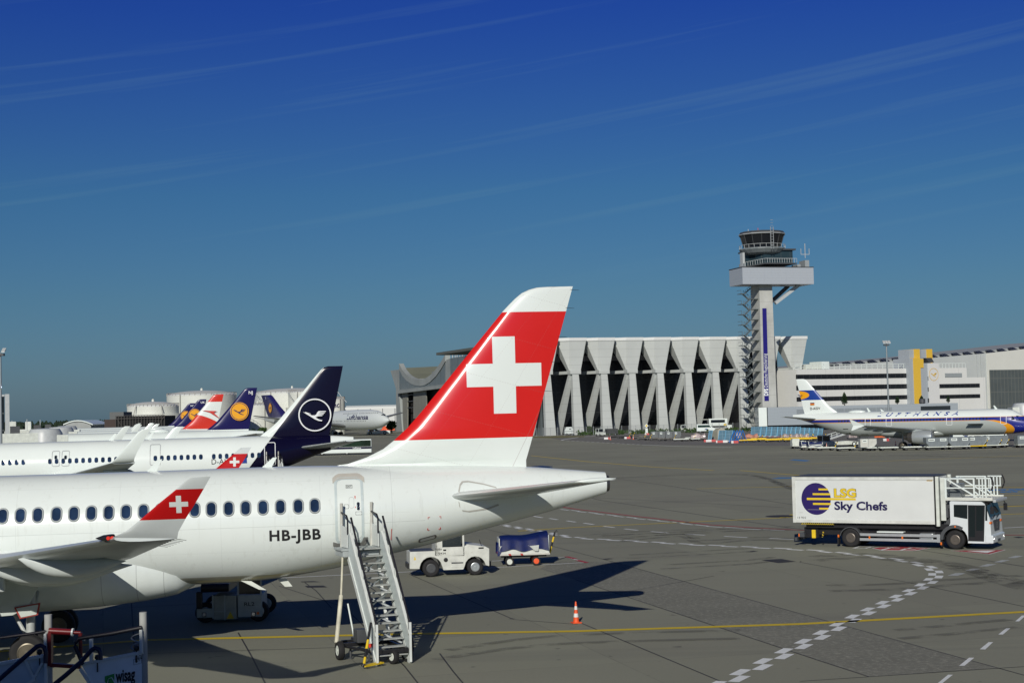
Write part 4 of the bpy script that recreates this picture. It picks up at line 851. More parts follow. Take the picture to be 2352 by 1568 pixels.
# the jumbo by the tanks
JD = 700.0; jt0 = GD(607, JD); jn = GD(893, JD-130)
jyaw = math.degrees(math.atan2(jt0.y-jn.y, jt0.x-jn.x)); JL = (jt0-jn).length
M_jet = mat('jumbo_white', (.66,.71,.69), .35, var=.03)
jum = empty('airliner', (jt0.x, jt0.y, 0), R(jyaw), 'huge white jumbo airliner with upper deck and indigo tail by the fuel tanks', 'airliner', 'airliners parked at the gates')
jum.scale = (1, 1, .93); kx = JL/70.0; X = lambda v: -v*kx
top = [(X(70),6.0),(X(69),7.2),(X(67.5),8.3),(X(66),9.3),(X(63),10.2),(X(58),10.45),(X(46),10.3),(X(40),9.3),(X(35),8.75),(X(14),8.6),(X(6),8.4),(X(0),7.6)]
bot = [(X(70),5.8),(X(69),4.7),(X(66.5),3.2),(X(62),2.4),(X(58),2.2),(X(22),2.2),(X(16),2.9),(X(8),4.9),(X(0),6.9)]
hf = [(X(70),.1),(X(69),1.1),(X(66.5),2.2),(X(62),3.1),(X(57),3.25),(X(20),3.25),(X(12),2.4),(X(4),1.0),(X(0),.3)]
HJ = Hull(top, bot, hf); fj = HJ.mesh([X(70-.7*k) for k in range(8)]+[X(64-2*k) for k in range(33)], 36).build('fuselage', M_jet, jum, 60)
fjn = MB().loft([foil(V((X(a),0,z)), V((X(b)-X(a),0,0)), V((0,1,0)), .10) for a, z, b in ((17,7.9,3.2),(13.5,10.5,1.6),(10.2,13.5,.4),(5.8,18.2,-1.6),(4.6,18.9,-2.0))]).build('vertical_tail', mat('jumbo_tail', (.02,.016,.105), .3, var=.05), jum, 50)
near = 1
fin_emblem(fjn, X(5.9), 12.6, 2.3, -1, 1.25, (M_disc, M_navyink, M_navyink), (.86, .93)); text_obj('tail_letters', 'YL', 1.5, lambda a, b: V((X(2.2)-a, 1.0, 16.9+b)), M_whiteink, fjn)
text_obj('airline_name', 'Lufthansa', 2.7, lambda a, b: HJ.side(X(53.5)-a, 6.55+b, 1, .06), M_navyink, fj, bold=.02, width=abs(X(10.2)))
for sg in (-1, 1):
    MB().loft([foil(V((X(52)+.80*(y-3), sg*y, 3.6+.17*y)), V(((14.5-.36*(y-3)), 0, 0)), V((0,0,1)), .10) for y in (2.5,8,16,24,31)]).build('wing', mat('jumbo_wing', (.16,.17,.17), .4), jum, 45)
    MB().loft([foil(V((X(14)+.75*(y-1), sg*y, 6.8+.12*y)), V((7.5-.42*(y-1), 0, 0)), V((0,0,1)), .09) for y in (1,5,11)]).build('horizontal_tail', M_jet, jum, 45)
    for xx, yy, zz in ((50.5, 11.7, 3.1), (42, 20.8, 4.6)):
        MB().lathe([(1.15,-2.6),(1.4,-2.4),(1.6,-1),(1.55,.6),(1.2,2.2),(.6,3.2)], (X(xx), sg*yy, zz), (1,0,0), 24).build('engine', mat('jumbo_engine', (.36,.41,.42), .35), jum, 40)
    for xx in (36.5, 39.5):
        wheel('wheel', (X(xx), sg*5.2, .65), .65, 1.6, jum)
        wheel('wheel', (X(xx-3), sg*2, .65), .65, 1.6, jum)
for k in range(26):
    q = X(66.0-.62*k); 
    if k % 13 != 12: MB().add([HJ.side(q+a, 8.95+b, 1, .05) for a, b in ((-.14,-.2),(.14,-.2),(.14,.2),(-.14,.2))], [(0,1,2,3)]).build('upper_window', M_glass, fj)
for k in range(60):
    q = X(62.5-.72*k)
    if k % 16 != 15: MB().add([HJ.side(q+a, 5.95+b, 1, .05) for a, b in ((-.15,-.22),(.15,-.22),(.15,.22),(-.15,.22))], [(0,1,2,3)]).build('cabin_window', M_glass, fj)
for k in range(2): MB().add([HJ.side(X(68.3-.6*k)+a, 8.1+.15*k+b, 1, .06) for a, b in ((-.5,-.3),(.4,-.3),(.4,.3),(-.3,.3))], [(0,1,2,3)]).build('cockpit_window', M_glass, fj)
# ------------------------------------------------------------------ vehicles and gear on the apron
def stand(name, loc, rz, label, cat, group=None):
    o = empty(name, loc, rz, label, cat, group); bpy.context.view_layer.update(); return o, o.matrix_world.copy()
# boarding stairs at the rear door; local x = to the right, y = up the flight (away from camera), z up
foot, head = V((-3.86, 48.1, 0)), V((-4.98, 50.9, 0)); dirn = head-foot; RUN = dirn.length
st, STM = stand('boarding_stairs', foot, math.atan2(dirn.y, dirn.x)-math.pi/2, 'white mobile boarding stairs leading up to the rear door of the red-tailed airliner', 'boarding stairs', 'mobile boarding stairs')
ZB, ZT, NT = .30, 3.32, 14; HW = .51
M_tread = mat('tread_grating', (.37,.39,.37), .6, metal=.1, var=.1); M_stw = mat('stair_white', (.66,.70,.67), .4, var=.06); M_stg = mat('stair_panel', (.54,.61,.60), .35, var=.06)
M_rubber = mat('rail_rubber', (.012,.012,.018), .5, var=0)
sl_ = (ZT-ZB)/(RUN-.35)
def zl(y): return ZB+sl_*y
for k in range(NT+1):
    y = (RUN-.35)*k/NT; z = zl(y); t = MB(); t.box(-HW+.03, HW-.03, y-.02, y+.25, z-.035, z); t.build('tread', M_tread, st, bevel=.006)
for sx in (-1, 1):
    x = sx*HW
    MB().prism([(x, -.12, ZB-.25), (x, -.12, ZB+.55), (x, RUN-.42, ZT+.5), (x, RUN-.2, ZT+.5), (x, RUN-.2, ZT-.3), (x, .15, ZB-.3)], (.035*sx, 0, 0)).build('side_panel', M_stg, st)
    c = MB(); c.bar((x+.02*sx, -.12, ZB+.58), (x+.02*sx, RUN-.42, ZT+.53), .09, .06); c.bar((x+.03*sx, -.05, ZB-.28), (x+.03*sx, RUN-.2, ZT-.3), .07, .16); c.bar((x+.02*sx, -.1, ZB-.25), (x+.02*sx, -.1, ZB+.95), .07); c.build('stringer', M_stw, st)
    for k in range(5):
        y = .1+(RUN-.6)*k/4; MB().bar((x+.02*sx, y, zl(y)+.5), (x+.02*sx, y+.02, zl(y)+1.0), .07, .035).build('rail_post', M_stw, st)
    hr = [(x+.02*sx, -.02, ZB+.55), (x+.02*sx, -.02, ZB+1.0), (x+.02*sx, .15, zl(.15)+1.05), (x+.02*sx, RUN-.5, ZT+1.02)]
    MB().path(dens([V(p) for p in hr], .3), .036, 8).build('handrail', M_rubber, st, 50)
    # platform side: post, hoop rail and panel
    MB().tube((x, RUN+.75, ZT-.1), (x+.02, RUN+.75, ZT+1.42), .05, n=10).build('bumper_post', mat('foam_post', (.50,.50,.45), .9, var=.15), st, 50)
    MB().path(dens([V(p) for p in [(x, RUN+.7, ZT+1.12), (x, RUN+.1, ZT+1.05), (x, RUN-.02, ZT+.95), (x, RUN-.02, ZT+.45)]], .15), .03, 8).build('hoop_rail', M_rubber, st, 50)
    pl = MB().prism([(x, RUN-.02, ZT+.02), (x, RUN+.72, ZT+.02), (x, RUN+.72, ZT+.72), (x, RUN-.02, ZT+.66)], (.03*sx, 0, 0)).build('platform_panel', M_stw, st)
pf = MB(); pf.box(-HW-.25, HW+.02, RUN-.12, RUN+.82, ZT-.07, ZT); pf.box(-HW-.2, HW, RUN-.1, RUN+.8, ZT-.26, ZT-.08); pfo = pf.build('platform', mat('platform_deck', (.36,.40,.40), .5, var=.1), st, bevel=.01)
MB().box(-HW, HW, RUN+.8, RUN+.95, ZT-.16, ZT+.0).build('bumper', M_black, st, bevel=.03)
MB().bar((-.05, RUN-.13, ZT-.17), (.12, RUN-.13, ZT-.17), .02, .07).build('grab_handle', M_steel, pfo)
br = MB()
for k in range(5):
    y0, y1 = .5+(RUN-.9)*k/5, .5+(RUN-.9)*(k+1)/5; br.bar((-HW+.06, y0, zl(y0)-.30), (HW-.06, y1, zl(y1)-.30), .05); br.bar((HW-.06, y0, zl(y0)-.30), (-HW+.06, y1, zl(y1)-.30), .05)
br.build('cross_brace', M_steel, st)
lg = MB(); lg.bar((HW-.1, RUN-.2, ZT-.3), (.35, 1.5, .55), .09); lg.bar((-.2, RUN-.3, ZT-.35), (-.1, 1.6, .55), .08); lg.build('support_leg', M_stw, st)
pp = MB(); pp.tube((-HW-.15, RUN+.1, ZT-.2), (-HW-.42, RUN-.6, 1.9), .035, .035, 8); pp.tube((-HW-.42, RUN-.6, 1.9), (-HW-.78, 1.75, .52), .07, .07, 10); pp.build('lift_strut', mat('strut_paint', (.58,.56,.44), .45, var=.2), st, 50)
cb = MB(); cb.bar((-.42, -.1, .42), (-.42, 3.0, .42), .1, .14); cb.bar((.42, -.1, .42), (.42, 3.0, .42), .1, .14); cb.bar((-1.25, 1.7, .45), (1.0, 1.7, .45), .12, .12); cb.bar((-.9, 2.6, .42), (.9, 2.6, .42), .1); cb.bar((-.5, .0, .4), (.5, 0, .4), .1); cb.bar((-1.1, 1.72, .42), (-.5, .5, .35), .07)
cho = cb.build('chassis', M_blackp, st, bevel=.01)
MB().box(-.78,-.42,1.15,1.65,.55,.95).build('hydraulic_unit', M_dgrey, st, bevel=.02)
for x, y in ((-1.2,1.7),(1.05,1.7)): wheel('wheel', (x, y, .29), .29, .2, st, (1,0,.0), rim=M_offwhite)
for x, y in ((.02,.05),(.55,.3)): wheel('wheel', (x, y, .23), .23, .16, st, (.95,.3,0), rim=M_offwhite)
for x, y in ((-.85,1.72),(-.55,.7),(.62,2.2)): j = MB(); j.tube((x,y,.03),(x,y,.5),.035); j.lathe([(.09,0),(.09,.03),(.03,.05)], (x,y,0)); j.build('jack_foot', M_dgrey, st, 40)
tb = MB(); a, b = V((-.62,.2,1.28)), V((-1.05,-.45,.16)); d = b-a
for k, (t0, t1, mi) in enumerate(((0,.42,1),(.42,.64,0),(.64,.84,1),(.84,1,0))): tb.tube(a+d*t0, a+d*t1, .04, .045, 8, mi)
tb.tube(b, b+V((-.06,.0,-.08)), .06, .05, 8, 1); tb.bar(b+V((-.02,.02,-.06)), (-.45,.0,.10), .05, .04, 0); tb.bar(b+V((.0,-.1,-.06)), (-.35,-.15,.10), .05, .04, 0); tb.bar((-.45,.0,.10),(-.35,-.15,.10),.05,.04,0)
tb.build('tow_bar', [M_yellow, M_blackp], st, 50)
MB().tube((-.72,1.7,.6),(-.86,1.9,1.7),.028,.028,8).build('marker_rod', M_white, st, 50)
MB().bar((-.62,.45,.55),(-.40,.35,.62),.16,.10).build('red_control_box', M_red, st)
sc = MB(); sc.tube((-1.08,-.12,.02),(-1.08,-.12,.02001),.01)
text_obj('operator_name', 'Fraport', .16, lambda a, b: V((-HW-.004, RUN+.62-a*.9, ZT+.18+b)), M_blueink, kids(st)[-1] if False else pfo, bold=.01)
lgm = MB(); 
for k in range(5): lgm.bar((-HW-.006, RUN+.45-.05*k, ZT+.36), (-HW-.006, RUN+.34+.07*math.sin(k*2.2), ZT+.36+.24*math.cos(k*1.1-1.4)+.06), .006, .02)
lgm.build('star_mark', M_blueink, pfo)
# white catering truck on the right
TK = lambda zx, zy: (1780+zx/4.112, 1062.3+zy/4.112)
rw, fw_ = G(*TK(710,795)), G(*TK(1700,818)); td = fw_-rw
tk, TKM = stand('catering_truck', (rw.x, rw.y, 0), math.atan2(td.y, td.x), 'white catering truck with raised platform over its cab and blue globe on the box', 'truck')
def TL(zx, zy, y0=0.0): return local_of(TKM, *TK(zx, zy), y0)
W = 2.5
xr, xf = TL(172,350).x, TL(1512,350).x; zb0, zt0 = TL(900,568).z, TL(900,138).z
M_box = mat('box_panel_white', (.66,.69,.67), .35, var=.04, vs=.8, coat=.15)
MB().box(xr, xf, 0, W, zb0, zt0).build('box_body', M_box, tk, bevel=.02)
tr = MB(); tr.box(xr-.02, xf, -.03, .05, zt0-.13, zt0+.02); tr.box(xr-.02, xf, -.03, .05, zb0-.02, zb0+.14); tr.box(xr-.03, xr+.14, -.035, .1, zb0-.03, zt0+.03); tr.build('edge_trim', mat('trim_white', (.60,.62,.58), .4, var=.15, vs=2), tk)
MB().box(xr+.05, xf-.02, .05, W-.05, zt0+.02, zt0+.07).build('roof_sheet', M_dgrey, tk)
boxp = lambda a, b, o=0.0: V((a, -.004-o, b))
gc = TL(388,340); gr = (TL(388,190).z-TL(388,491).z)/2
gl_ = disc(lambda a, b: boxp(gc.x+a*.96, gc.z+b), 0, gr, 56).build('globe_logo', mat('logo_indigo', (.022,.010,.11), .4, var=.05), tk)
M_lsg = mat('logo_yellow', (.72,.52,.02), .45, var=.05)
for x0, x1, y0, y1 in ((412,499,242,259),(357,523,287,304),(302,763,333,350),(360,527,379,396),(419,505,424,440)):
    a, b = TL(x0, y1), TL(x1, y0); MB().box(a.x, b.x, -.012, -.006, a.z, b.z).build('logo_bar', M_lsg, gl_)
a, b = TL(560,321), TL(762,243)
text_obj('logo_letters_outline', 'LSG', (b.z-a.z)*1.37, lambda u, v: V((a.x-.02+u, -.006, a.z+v)), M_ink, gl_, bold=.058, width=b.x-a.x+.05); text_obj('logo_letters', 'LSG', (b.z-a.z)*1.37, lambda u, v: V((a.x+u, -.011, a.z+v)), M_lsg, gl_, bold=.038, width=b.x-a.x)
a, b = TL(562,441), TL(1060,366); c0 = a.copy(); text_obj('company_letters', 'Sky Chefs', (b.z-a.z)*1.37, lambda u, v: V((c0.x+u, -.006, c0.z+v)), M_navyink, gl_, bold=.033, width=b.x-a.x)
a2, b2 = TL(215,526), TL(292,507); text_obj('fleet_number', '13 935', (b2.z-a2.z)*1.37, lambda u, v: V((a2.x+u, -.006, a2.z+v)), M_ink, gl_, width=b2.x-a2.x)
a3, b3 = TL(1433,172), TL(1487,159); MB().box(a3.x, b3.x, -.012, -.004, a3.z, b3.z).build('maker_plate', mat('plate_amber', (.60,.36,.03), .5, var=0), tk); text_obj('maker_letters', 'DOLL', (b3.z-a3.z)*.95, lambda u, v: V((a3.x+.02+u, -.014, a3.z+.02+v)), M_ink, tk, bold=.03, width=(b3.x-a3.x)*.9)
sm = MB()
for zx, zy, l in ((310,442,190),(770,432,110),(230,470,40)): p = TL(zx, zy); sm.box(p.x, p.x+l/190, -.0085, -.0065, p.z, p.z+.014)
sm.build('scuff', mat('scuff_mark', (.36,.35,.33), .7), tk)
# front pillars, shutter
pz0, pz1 = TL(1530,600).z, TL(1530,130).z; px0, px1 = TL(1507,300).x, TL(1548,300).x
for y in (-.05, W-.1): MB().box(px0+.06, px1, y, y+.18, pz0, pz1).build('lift_pillar', M_offwhite, tk, bevel=.015)
MB().box(px0-.01, px0+.06, -.06, .08, pz0+.05, pz1+.03).build('pillar_seal', M_black, tk)
MB().box(px1-.1, px1-.04, .1, W-.1, zb0, zt0-.1).build('roller_shutter', mat('shutter_grey', (.45,.47,.45), .5, layers=band_layers((lambda x, y, z: (z*5).frac() < .08, (.2,.21,.2)))), tk)
qx = TL(1590,300).x; qz = TL(1580,545).z
MB().box(px1+.08, qx+.1, -.03, .1, qz, pz1-.05).build('platform_mast', M_offwhite, tk, bevel=.015)
# platform over the cab
fz = TL(1800,338).z; fx0, fx1 = TL(1600,330).x, TL(2055,335).x; rz_ = TL(1800,150).z; mz = TL(1800,238).z
pf = MB(); pf.box(fx0, fx1, .05, W-.05, fz-.06, fz); pf.box(fx0, fx1, -.02, .08, fz-.1, fz+.06); pf.box(fx0, fx1, W-.08, W+.02, fz-.1, fz+.06); plat = pf.build('platform', mat('platform_white', (.62,.64,.58), .45, var=.12), tk)
for y in (.02, W-.03):
    r = MB(); o = .0
    xs_ = [fx0+.08, TL(1880,250).x, TL(1930,250).x, TL(1960,250).x, TL(1992,250).x]
    r.bar((fx0,y,rz_), (xs_[1],y,rz_), .07); r.bar((fx0,y,mz), (xs_[1],y,mz), .06); r.bar((fx0+.15,y,rz_-.02), (xs_[1]+.15,y,fz+.05), .07); r.bar((xs_[0],y,fz), (xs_[0],y,rz_), .1)
    r.bar((xs_[1],y,fz), (xs_[1],y,rz_+.03), .08); r.bar((xs_[1]+.05,y,fz+.35),(xs_[1]+.35,y,fz+.05),.06)
    r.build('guard_rail', M_white, plat)
    g = MB(); g.bar((xs_[1]+.12,y,rz_+.02),(xs_[4]+.25,y,rz_+.02),.06); g.bar((xs_[1]+.12,y,mz),(xs_[4]+.2,y,mz),.05)
    for q in xs_[2:]: g.bar((q,y,fz+.02),(q,y,rz_+.02),.06)
    g.bar((xs_[4]+.16,y,mz),(xs_[4]+.16,y,rz_),.05); g.build('sliding_rail', M_white, plat)
    MB().path([V((xs_[4]+.24+.13*math.sin(math.pi*k/8), y, mz-.12+(rz_-mz+.22)*k/8)) for k in range(9)], .04, 8).build('rubber_bumper', M_black, plat, 60)
MB().bar((fx1+.08,-.02,fz-.12),(fx1+.08,W+.02,fz-.12),.16).build('front_roller', M_lgrey, plat, bevel=.04)
bx = MB(); bx.box(TL(1625,250).x, TL(1725,250).x, .5, 1.5, fz+.02, fz+.72); bx.build('control_cabinet', mat('cabinet_grey', (.20,.22,.23), .3, metal=.4), plat, bevel=.02)
MB().box(TL(1625,250).x, TL(1725,250).x, .35, 1.55, fz+.95, rz_).build('window_screen', mat('screen_glass', (.05,.06,.07), .1, var=0, alpha=.75), plat)
# cab
cx0, cx1 = TL(1652,450).x, TL(1992,450).x; cz1 = TL(1850,362).z; cz0 = TL(1900,760).z; wz0 = TL(1900,525).z; wzt = TL(1850,395).z
fxx = cx1+.16; ar = TL(1700,730); WR = .50
prof = [(cx0, cz1-.06), (cx0+.05, cz1), (cx1-.22, cz1-.02), (cx1-.05, cz1-.14), (fxx, wz0+.05), (fxx+.04, wz0-.2), (fxx+.06, cz0+.5), (fxx+.05, cz0+.08), (fxx-.08, cz0), (ar.x+.66, cz0)]
for k in range(9): a = R(-8+ (180-20)*k/8) if False else R(0+150*k/8); prof.append((ar.x+.66*math.cos(a), ar.z+.02+.66*math.sin(a)))
prof += [(cx0-.02, TL(1650,580).z), (cx0, TL(1650,560).z)]
M_cab = mat('cab_white', (.66,.71,.72), .22, var=.02, coat=.5)
cab = MB().prism([(x, -.0, z) for x, z in prof], (0, W, 0)).build('cab', M_cab, tk, bevel=.03)
# glazing and doors
def side_quad(name, pts, m, parent, y=-.006, th=.004):
    P_ = [TL(*p) for p in pts]; return MB().prism([(p.x, y, p.z) for p in P_], (0, -th, 0)).build(name, m, parent)
M_cg = mat('cab_glass', (.012,.018,.020), .08, var=0, spec=.3)
side_quad('side_window', [(1688,395),(1818,396),(1818,530),(1690,508)], M_cg, cab)
dr = side_quad('door', [(1822,398),(1984,400),(1975,742),(1826,738)], M_blackp, cab, -.006, .012)
side_quad('door_glass', [(1832,410),(1890,410),(1890,700),(1834,698)], M_cg, dr, -.02, .003); side_quad('door_glass', [(1902,410),(1972,410),(1966,640),(1902,640)], M_cg, dr, -.02, .003)
side_quad('corner_window', [(1988,402),(2004,404),(2006,548),(1986,545)], M_cg, cab)
ws = MB(); ws.prism([(cx1-.03+.02,.02,cz1-.17),(cx1-.03+.02,W-.02,cz1-.17),(fxx+.015,W-.02,wz0+.08),(fxx+.015,.02,wz0+.08)], (.012,0,.004)); ws.build('windscreen', M_cg, cab)
MB().prism([(cx1-.03+.025,0,cz1-.17),(cx1-.03+.025,W,cz1-.17),(cx1-.1,W,cz1-.06),(cx1-.1,0,cz1-.06)], (.01,0,.01)).build('sun_visor', M_dgrey, cab)
gq = MB(); gq.prism([(fxx+.05,.55,wz0-.12),(fxx+.05,W-.55,wz0-.12),(fxx+.062,W-.75,wz0-.68),(fxx+.062,.75,wz0-.68)], (.02,0,0)); gr_ = gq.build('grille', M_dgrey, cab)
disc(lambda a, b: V((fxx+.085, W/2+a, wz0-.4+b)), .13, .16, 24).build('badge_ring', M_alu, gr_)
bs = MB()
for k in range(3): a_ = R(90+120*k); bs.bar((fxx+.087, W/2, wz0-.4), (fxx+.087, W/2+.13*math.cos(a_), wz0-.4+.13*math.sin(a_)), .02, .004)
bs.build('badge_star', M_alu, gr_)
bm_ = MB(); bm_.box(fxx-.25, fxx+.16, -.02, W+.02, cz0+.0, cz0+.42); bmp = bm_.build('bumper', M_cab, cab, bevel=.05)
MB().box(fxx+.155, fxx+.17, .55, W-.55, cz0+.12, cz0+.34).build('bumper_grille', M_lgrey, bmp); MB().box(fxx+.165, fxx+.178, .95, 1.5, cz0+.06, cz0+.18).build('number_plate', M_dgrey, bmp)
for y in (.22, W-.22): MB().lathe([(.001,.02),(.08,.015),(.09,-.02)], (fxx+.165, y, cz0+.22), (1,0,0), 16).build('headlight', mat('lamp_glass', (.75,.78,.8), .08, metal=.5, var=0), bmp, 40)
for y in (.10, W-.32): MB().box(fxx-.02, fxx+.075, y-.11, y+.22, wz0-.28, wz0-.16).build('indicator', M_orange2, cab, bevel=.02)
MB().lathe([(.05,0),(.045,.03),(.001,.035)], (TL(1702,602).x, 0, TL(1702,602).z), (0,-1,0), 14).build('marker_lamp', M_orange2, cab)
text_obj('fleet_number', '21', .22, lambda u, v: V((fxx+.052, W/2-.0+u, wz0-.08+v-.02)), M_ink, cab, bold=.02)
for y0 in (.5, 1.4): MB().bar((fxx+.06, y0, wz0+.0), (fxx+.03, y0+.6, wz0+.12), .03).build('wiper', M_blackp, cab)
for y, s_ in ((-.02,-1),(W+.02,1)):
    m_ = MB(); m_.path([V((cx1-.02,y,cz1-.1)), V((cx1+.25,y+.12*s_,cz1-.02)), V((cx1+.36,y+.2*s_,cz1-.25))], .025, 6); m_.box(cx1+.28, cx1+.44, y+.2*s_-.1, y+.2*s_+.1, cz1-.62, cz1-.26); m_.build('mirror', M_blackp, cab, bevel=.02)
sn = MB(); sn.box(cx0-.42, cx0-.06, .3, W-.3, TL(1620,590).z, TL(1620,400).z); sn.box(cx0-.40, cx0-.1, .05, .32, TL(1620,520).z, TL(1620,430).z); sn.build('engine_intake', M_dgrey, tk, bevel=.02)
# chassis, wheels, guards
cf = MB(); z0 = ar.z; cf.box(xr+.55, cx0+.1, .55, .85, z0+.12, zb0-.12); cf.box(xr+.55, cx0+.1, W-.85, W-.55, z0+.12, zb0-.12); cf.box(xr+.6, cx0-.2, .25, W-.25, zb0-.30, zb0-.02); cf.box(xr+.4, xr+1.2, .5, W-.5, z0-.05, z0+.5); cf.box(0-.3, .3, .1, W-.1, z0-.12, z0+.12); cf.box(xr+2.9, cx0-.5, .35, W-.35, z0-.15, z0+.3); cf.build('chassis', M_blackp, tk)
bmr = MB(); bmr.bar((xr+.05,.1,z0-.12),(xr+.05,W-.1,z0-.12),.14,.18); bmr.bar((xr+.1,.6,z0-.1),(xr+.9,.6,z0+.1),.1); bmr.bar((xr+.1,W-.6,z0-.1),(xr+.9,W-.6,z0+.1),.1); bmr.box(xr+.25,xr+.55,.05,.25,z0+.0,z0+.22); bmo = bmr.build('rear_bumper', M_dgrey, tk)
MB().box(xr+.22,xr+.28,.04,.2,z0+.02,z0+.18).build('tail_lamp', M_orange2, bmo)
a_, b_ = TL(345,632), TL(400,712); MB().box(a_.x, b_.x-.1, -.0, .12, b_.z, a_.z).build('wheel_chock', M_yellow, tk, bevel=.02); 
hz_ = MB(); c_ = TL(455,650); hz_.bar((c_.x,.05,c_.z),(c_.x-.05,.05,c_.z-.3),.1,.06); hz_.build('warning_plate', mat('hazard_stripe', (.6,.42,.02), .5, layers=band_layers((lambda x, y, z: ((z+x)*6).frac() < .5, (.02,.02,.02)))), tk)
yw = MB(); p = TL(245,572); q = TL(555,572); yw.box(p.x, q.x, .0, .03, p.z-.05, p.z+.02); yw.build('hazard_tape', mat('hazard_stripe2', (.6,.45,.03), .5, layers=band_layers((lambda x, y, z: (x*9-z*9).frac() < .5, (.03,.03,.02)))), tk)
for zx, yoff in ((712, 0), (1700, 0)):
    c = TL(zx, 712 if zx < 1000 else 731)
    for y in (.16, W-.16): wheel('wheel', (c.x, y, .49), .49, .30, tk, rim=mat('truck_rim', (.16,.14,.12), .4, metal=.6, var=.1), rimr=.52, n=32)
    if zx < 1000:
        for y in (.5, W-.5): wheel('wheel', (c.x, y, .49), .49, .30, tk, rim=M_dgrey)
    fe = MB()
    if zx < 1000:
        for k in range(9):
            t0, t1 = R(10+160*k/9), R(10+160*(k+1)/9); fe.add([(c.x+.58*math.cos(t),y,.49+.58*math.sin(t)) for t, y in ((t0,-.02),(t1,-.02),(t1,.4),(t0,.4))], [(0,1,2,3)]); fe.add([(c.x+r_*math.cos(t),-.02,.49+r_*math.sin(t)) for t, r_ in ((t0,.58),(t1,.58),(t1,.535),(t0,.535))], [(0,1,2,3)])
        fe.build('mudguard', M_dgrey, tk)
    else:
        for k in range(9):
            t0, t1 = R(55+125*k/9), R(55+125*(k+1)/9); fe.prism([(c.x+r_*math.cos(t),-.025,.49+r_*math.sin(t)) for t, r_ in ((t0,.60),(t0,.77),(t1,.77),(t1,.60))], (0,.35,0))
        fe.build('wheel_arch', M_dgrey, tk)
    mf_ = MB(); mf_.box(c.x-.72, c.x-.66, .02, .34, .12, .62); mf_.build('mudflap', M_black, tk)
p0, p1 = TL(800,676), TL(1550,676); pz2 = TL(1200,729).z
sgd = MB(); sgd.box(p0.x, p1.x, -.01, .03, p0.z-.07, p0.z+.07); sgd.box(p0.x, p1.x, -.01, .03, pz2-.07, pz2+.07); sgd.box(p1.x-.12, p1.x+.05, -.012, .032, pz2-.085, p0.z+.085); sgd.build('side_guard', mat('guard_alu', (.52,.55,.56), .35, metal=.5, var=.05), tk)
for zx, l, m_ in ((955, 1.4, M_blackp), (1355, .75, M_steel)):
    c = TL(zx, 700); t = MB(); t.box(c.x, c.x+l, .08, .6, z0-.12, z0+.32); t.build('side_tank', m_, tk, bevel=.08)
c = TL(957, 657); MB().box(c.x, c.x+1.42, .05, .5, c.z-.02, c.z+.06).build('tank_cover', M_white, tk, bevel=.03)
for zx, zy in ((893,703),(1203,706),(600,688),(1570,760)): c = TL(zx, zy); MB().box(c.x-.04, c.x+.04, -.015, .02, c.z-.08, c.z+.06).build('side_reflector', M_orange2, tk)
# traffic cones
M_conew = mat('cone_white', (.70,.72,.70), .5, var=.1)
def cone(loc, s, label, group):
    o = empty('traffic_cone', loc, .3, label, 'traffic cone', group)
    MB().box(-.21*s,.21*s,-.21*s,.21*s,0,.05*s).build('base', M_orange, o, bevel=.02*s)
    rr = lambda z: (.145-.118*z)*s
    MB().lathe([(rr(.05),.05*s),(rr(.25),.25*s),(rr(.95),.93*s),(rr(.99)*.8,.96*s)], n=20).build('cone_body', M_orange, o, 40)
    for za, zb_ in ((.28,.45),(.62,.78)): MB().lathe([(rr(za)+.003,za*s*.97),(rr(zb_)+.003,zb_*s*.97)], n=20).build('reflective_band', M_conew, o, 40)
    return o
cone0 = cone(G(1323.5,1430), .80, 'orange cone with two white bands alone on the apron beside the yellow line', 'traffic cones')
# baggage tractor and baggage cart behind the tail
TQ = lambda zx, zy: (890+zx/5.12, 1177+zy/5.12)
a, b = G(*TQ(515,755)), G(*TQ(1035,722)); d = b-a
tg, TGM = stand('baggage_tractor', (a.x, a.y, 0), R(9), 'scuffed white baggage tractor with cab parked under the rear of the red-tailed airliner', 'tractor', 'white apron tractors')
def QL(zx, zy, y0=0.0): return local_of(TGM, *TQ(zx, zy), y0)
M_tg = mat('scuffed_white', (.60,.62,.57), .45, var=.16, vs=2.2, layers=lambda nt, x, y, z, base: mixc(nt, (((noise(nt, 5, 6, .75)-.6)*8 | 0.0) & 1.0)*.6, base, (.20,.19,.16)))
wb = QL(1035,722).x; TW = 1.75
def qp(pts): return [(lambda p: (p.x, 0, p.z))(QL(*p)) for p in pts]
def arch(cx, cz, r, a0, a1, n=8): return [(cx+r*math.cos(R(a0+(a1-a0)*k/n)), 0, cz+r*math.sin(R(a0+(a1-a0)*k/n))) for k in range(n+1)]
zlow = QL(700,672).z; zbed = QL(400,455).z
lower = [(QL(262,640).x,0,zlow+.12),(QL(262,430).x,0,zbed)]+[(QL(562,455).x,0,zbed),(QL(562,505).x,0,QL(562,505).z),(QL(905,505).x,0,QL(905,505).z),(QL(905,400).x,0,QL(905,395).z),(QL(945,372).x,0,QL(945,372).z),(QL(1150,395).x,0,QL(1150,395).z),(QL(1198,425).x,0,QL(1198,420).z),(QL(1198,630).x,0,zlow+.1)]+arch(wb,.38,.50,8,172)+[(wb-.56,0,zlow)]+[(.58,0,zlow)]+arch(0,.4,.53,8,172)+[(-.53,0,zlow+.1)]
body = MB().prism(lower, (0,TW,0)).build('body', M_tg, tg, bevel=.02)
MB().box(QL(275,400).x, QL(550,400).x, .1, TW-.1, zbed-.02, zbed+.012).build('load_bed', M_dgrey, tg)
czt = QL(750,300).z+.32; cxa, cxb = QL(566,400).x, QL(905,400).x; zmid = QL(750,505).z
fr = MB()
for y in (0, TW-.07):
    for x in (cxa, cxb-.09): fr.box(x, x+.09, y, y+.07, zmid, czt)
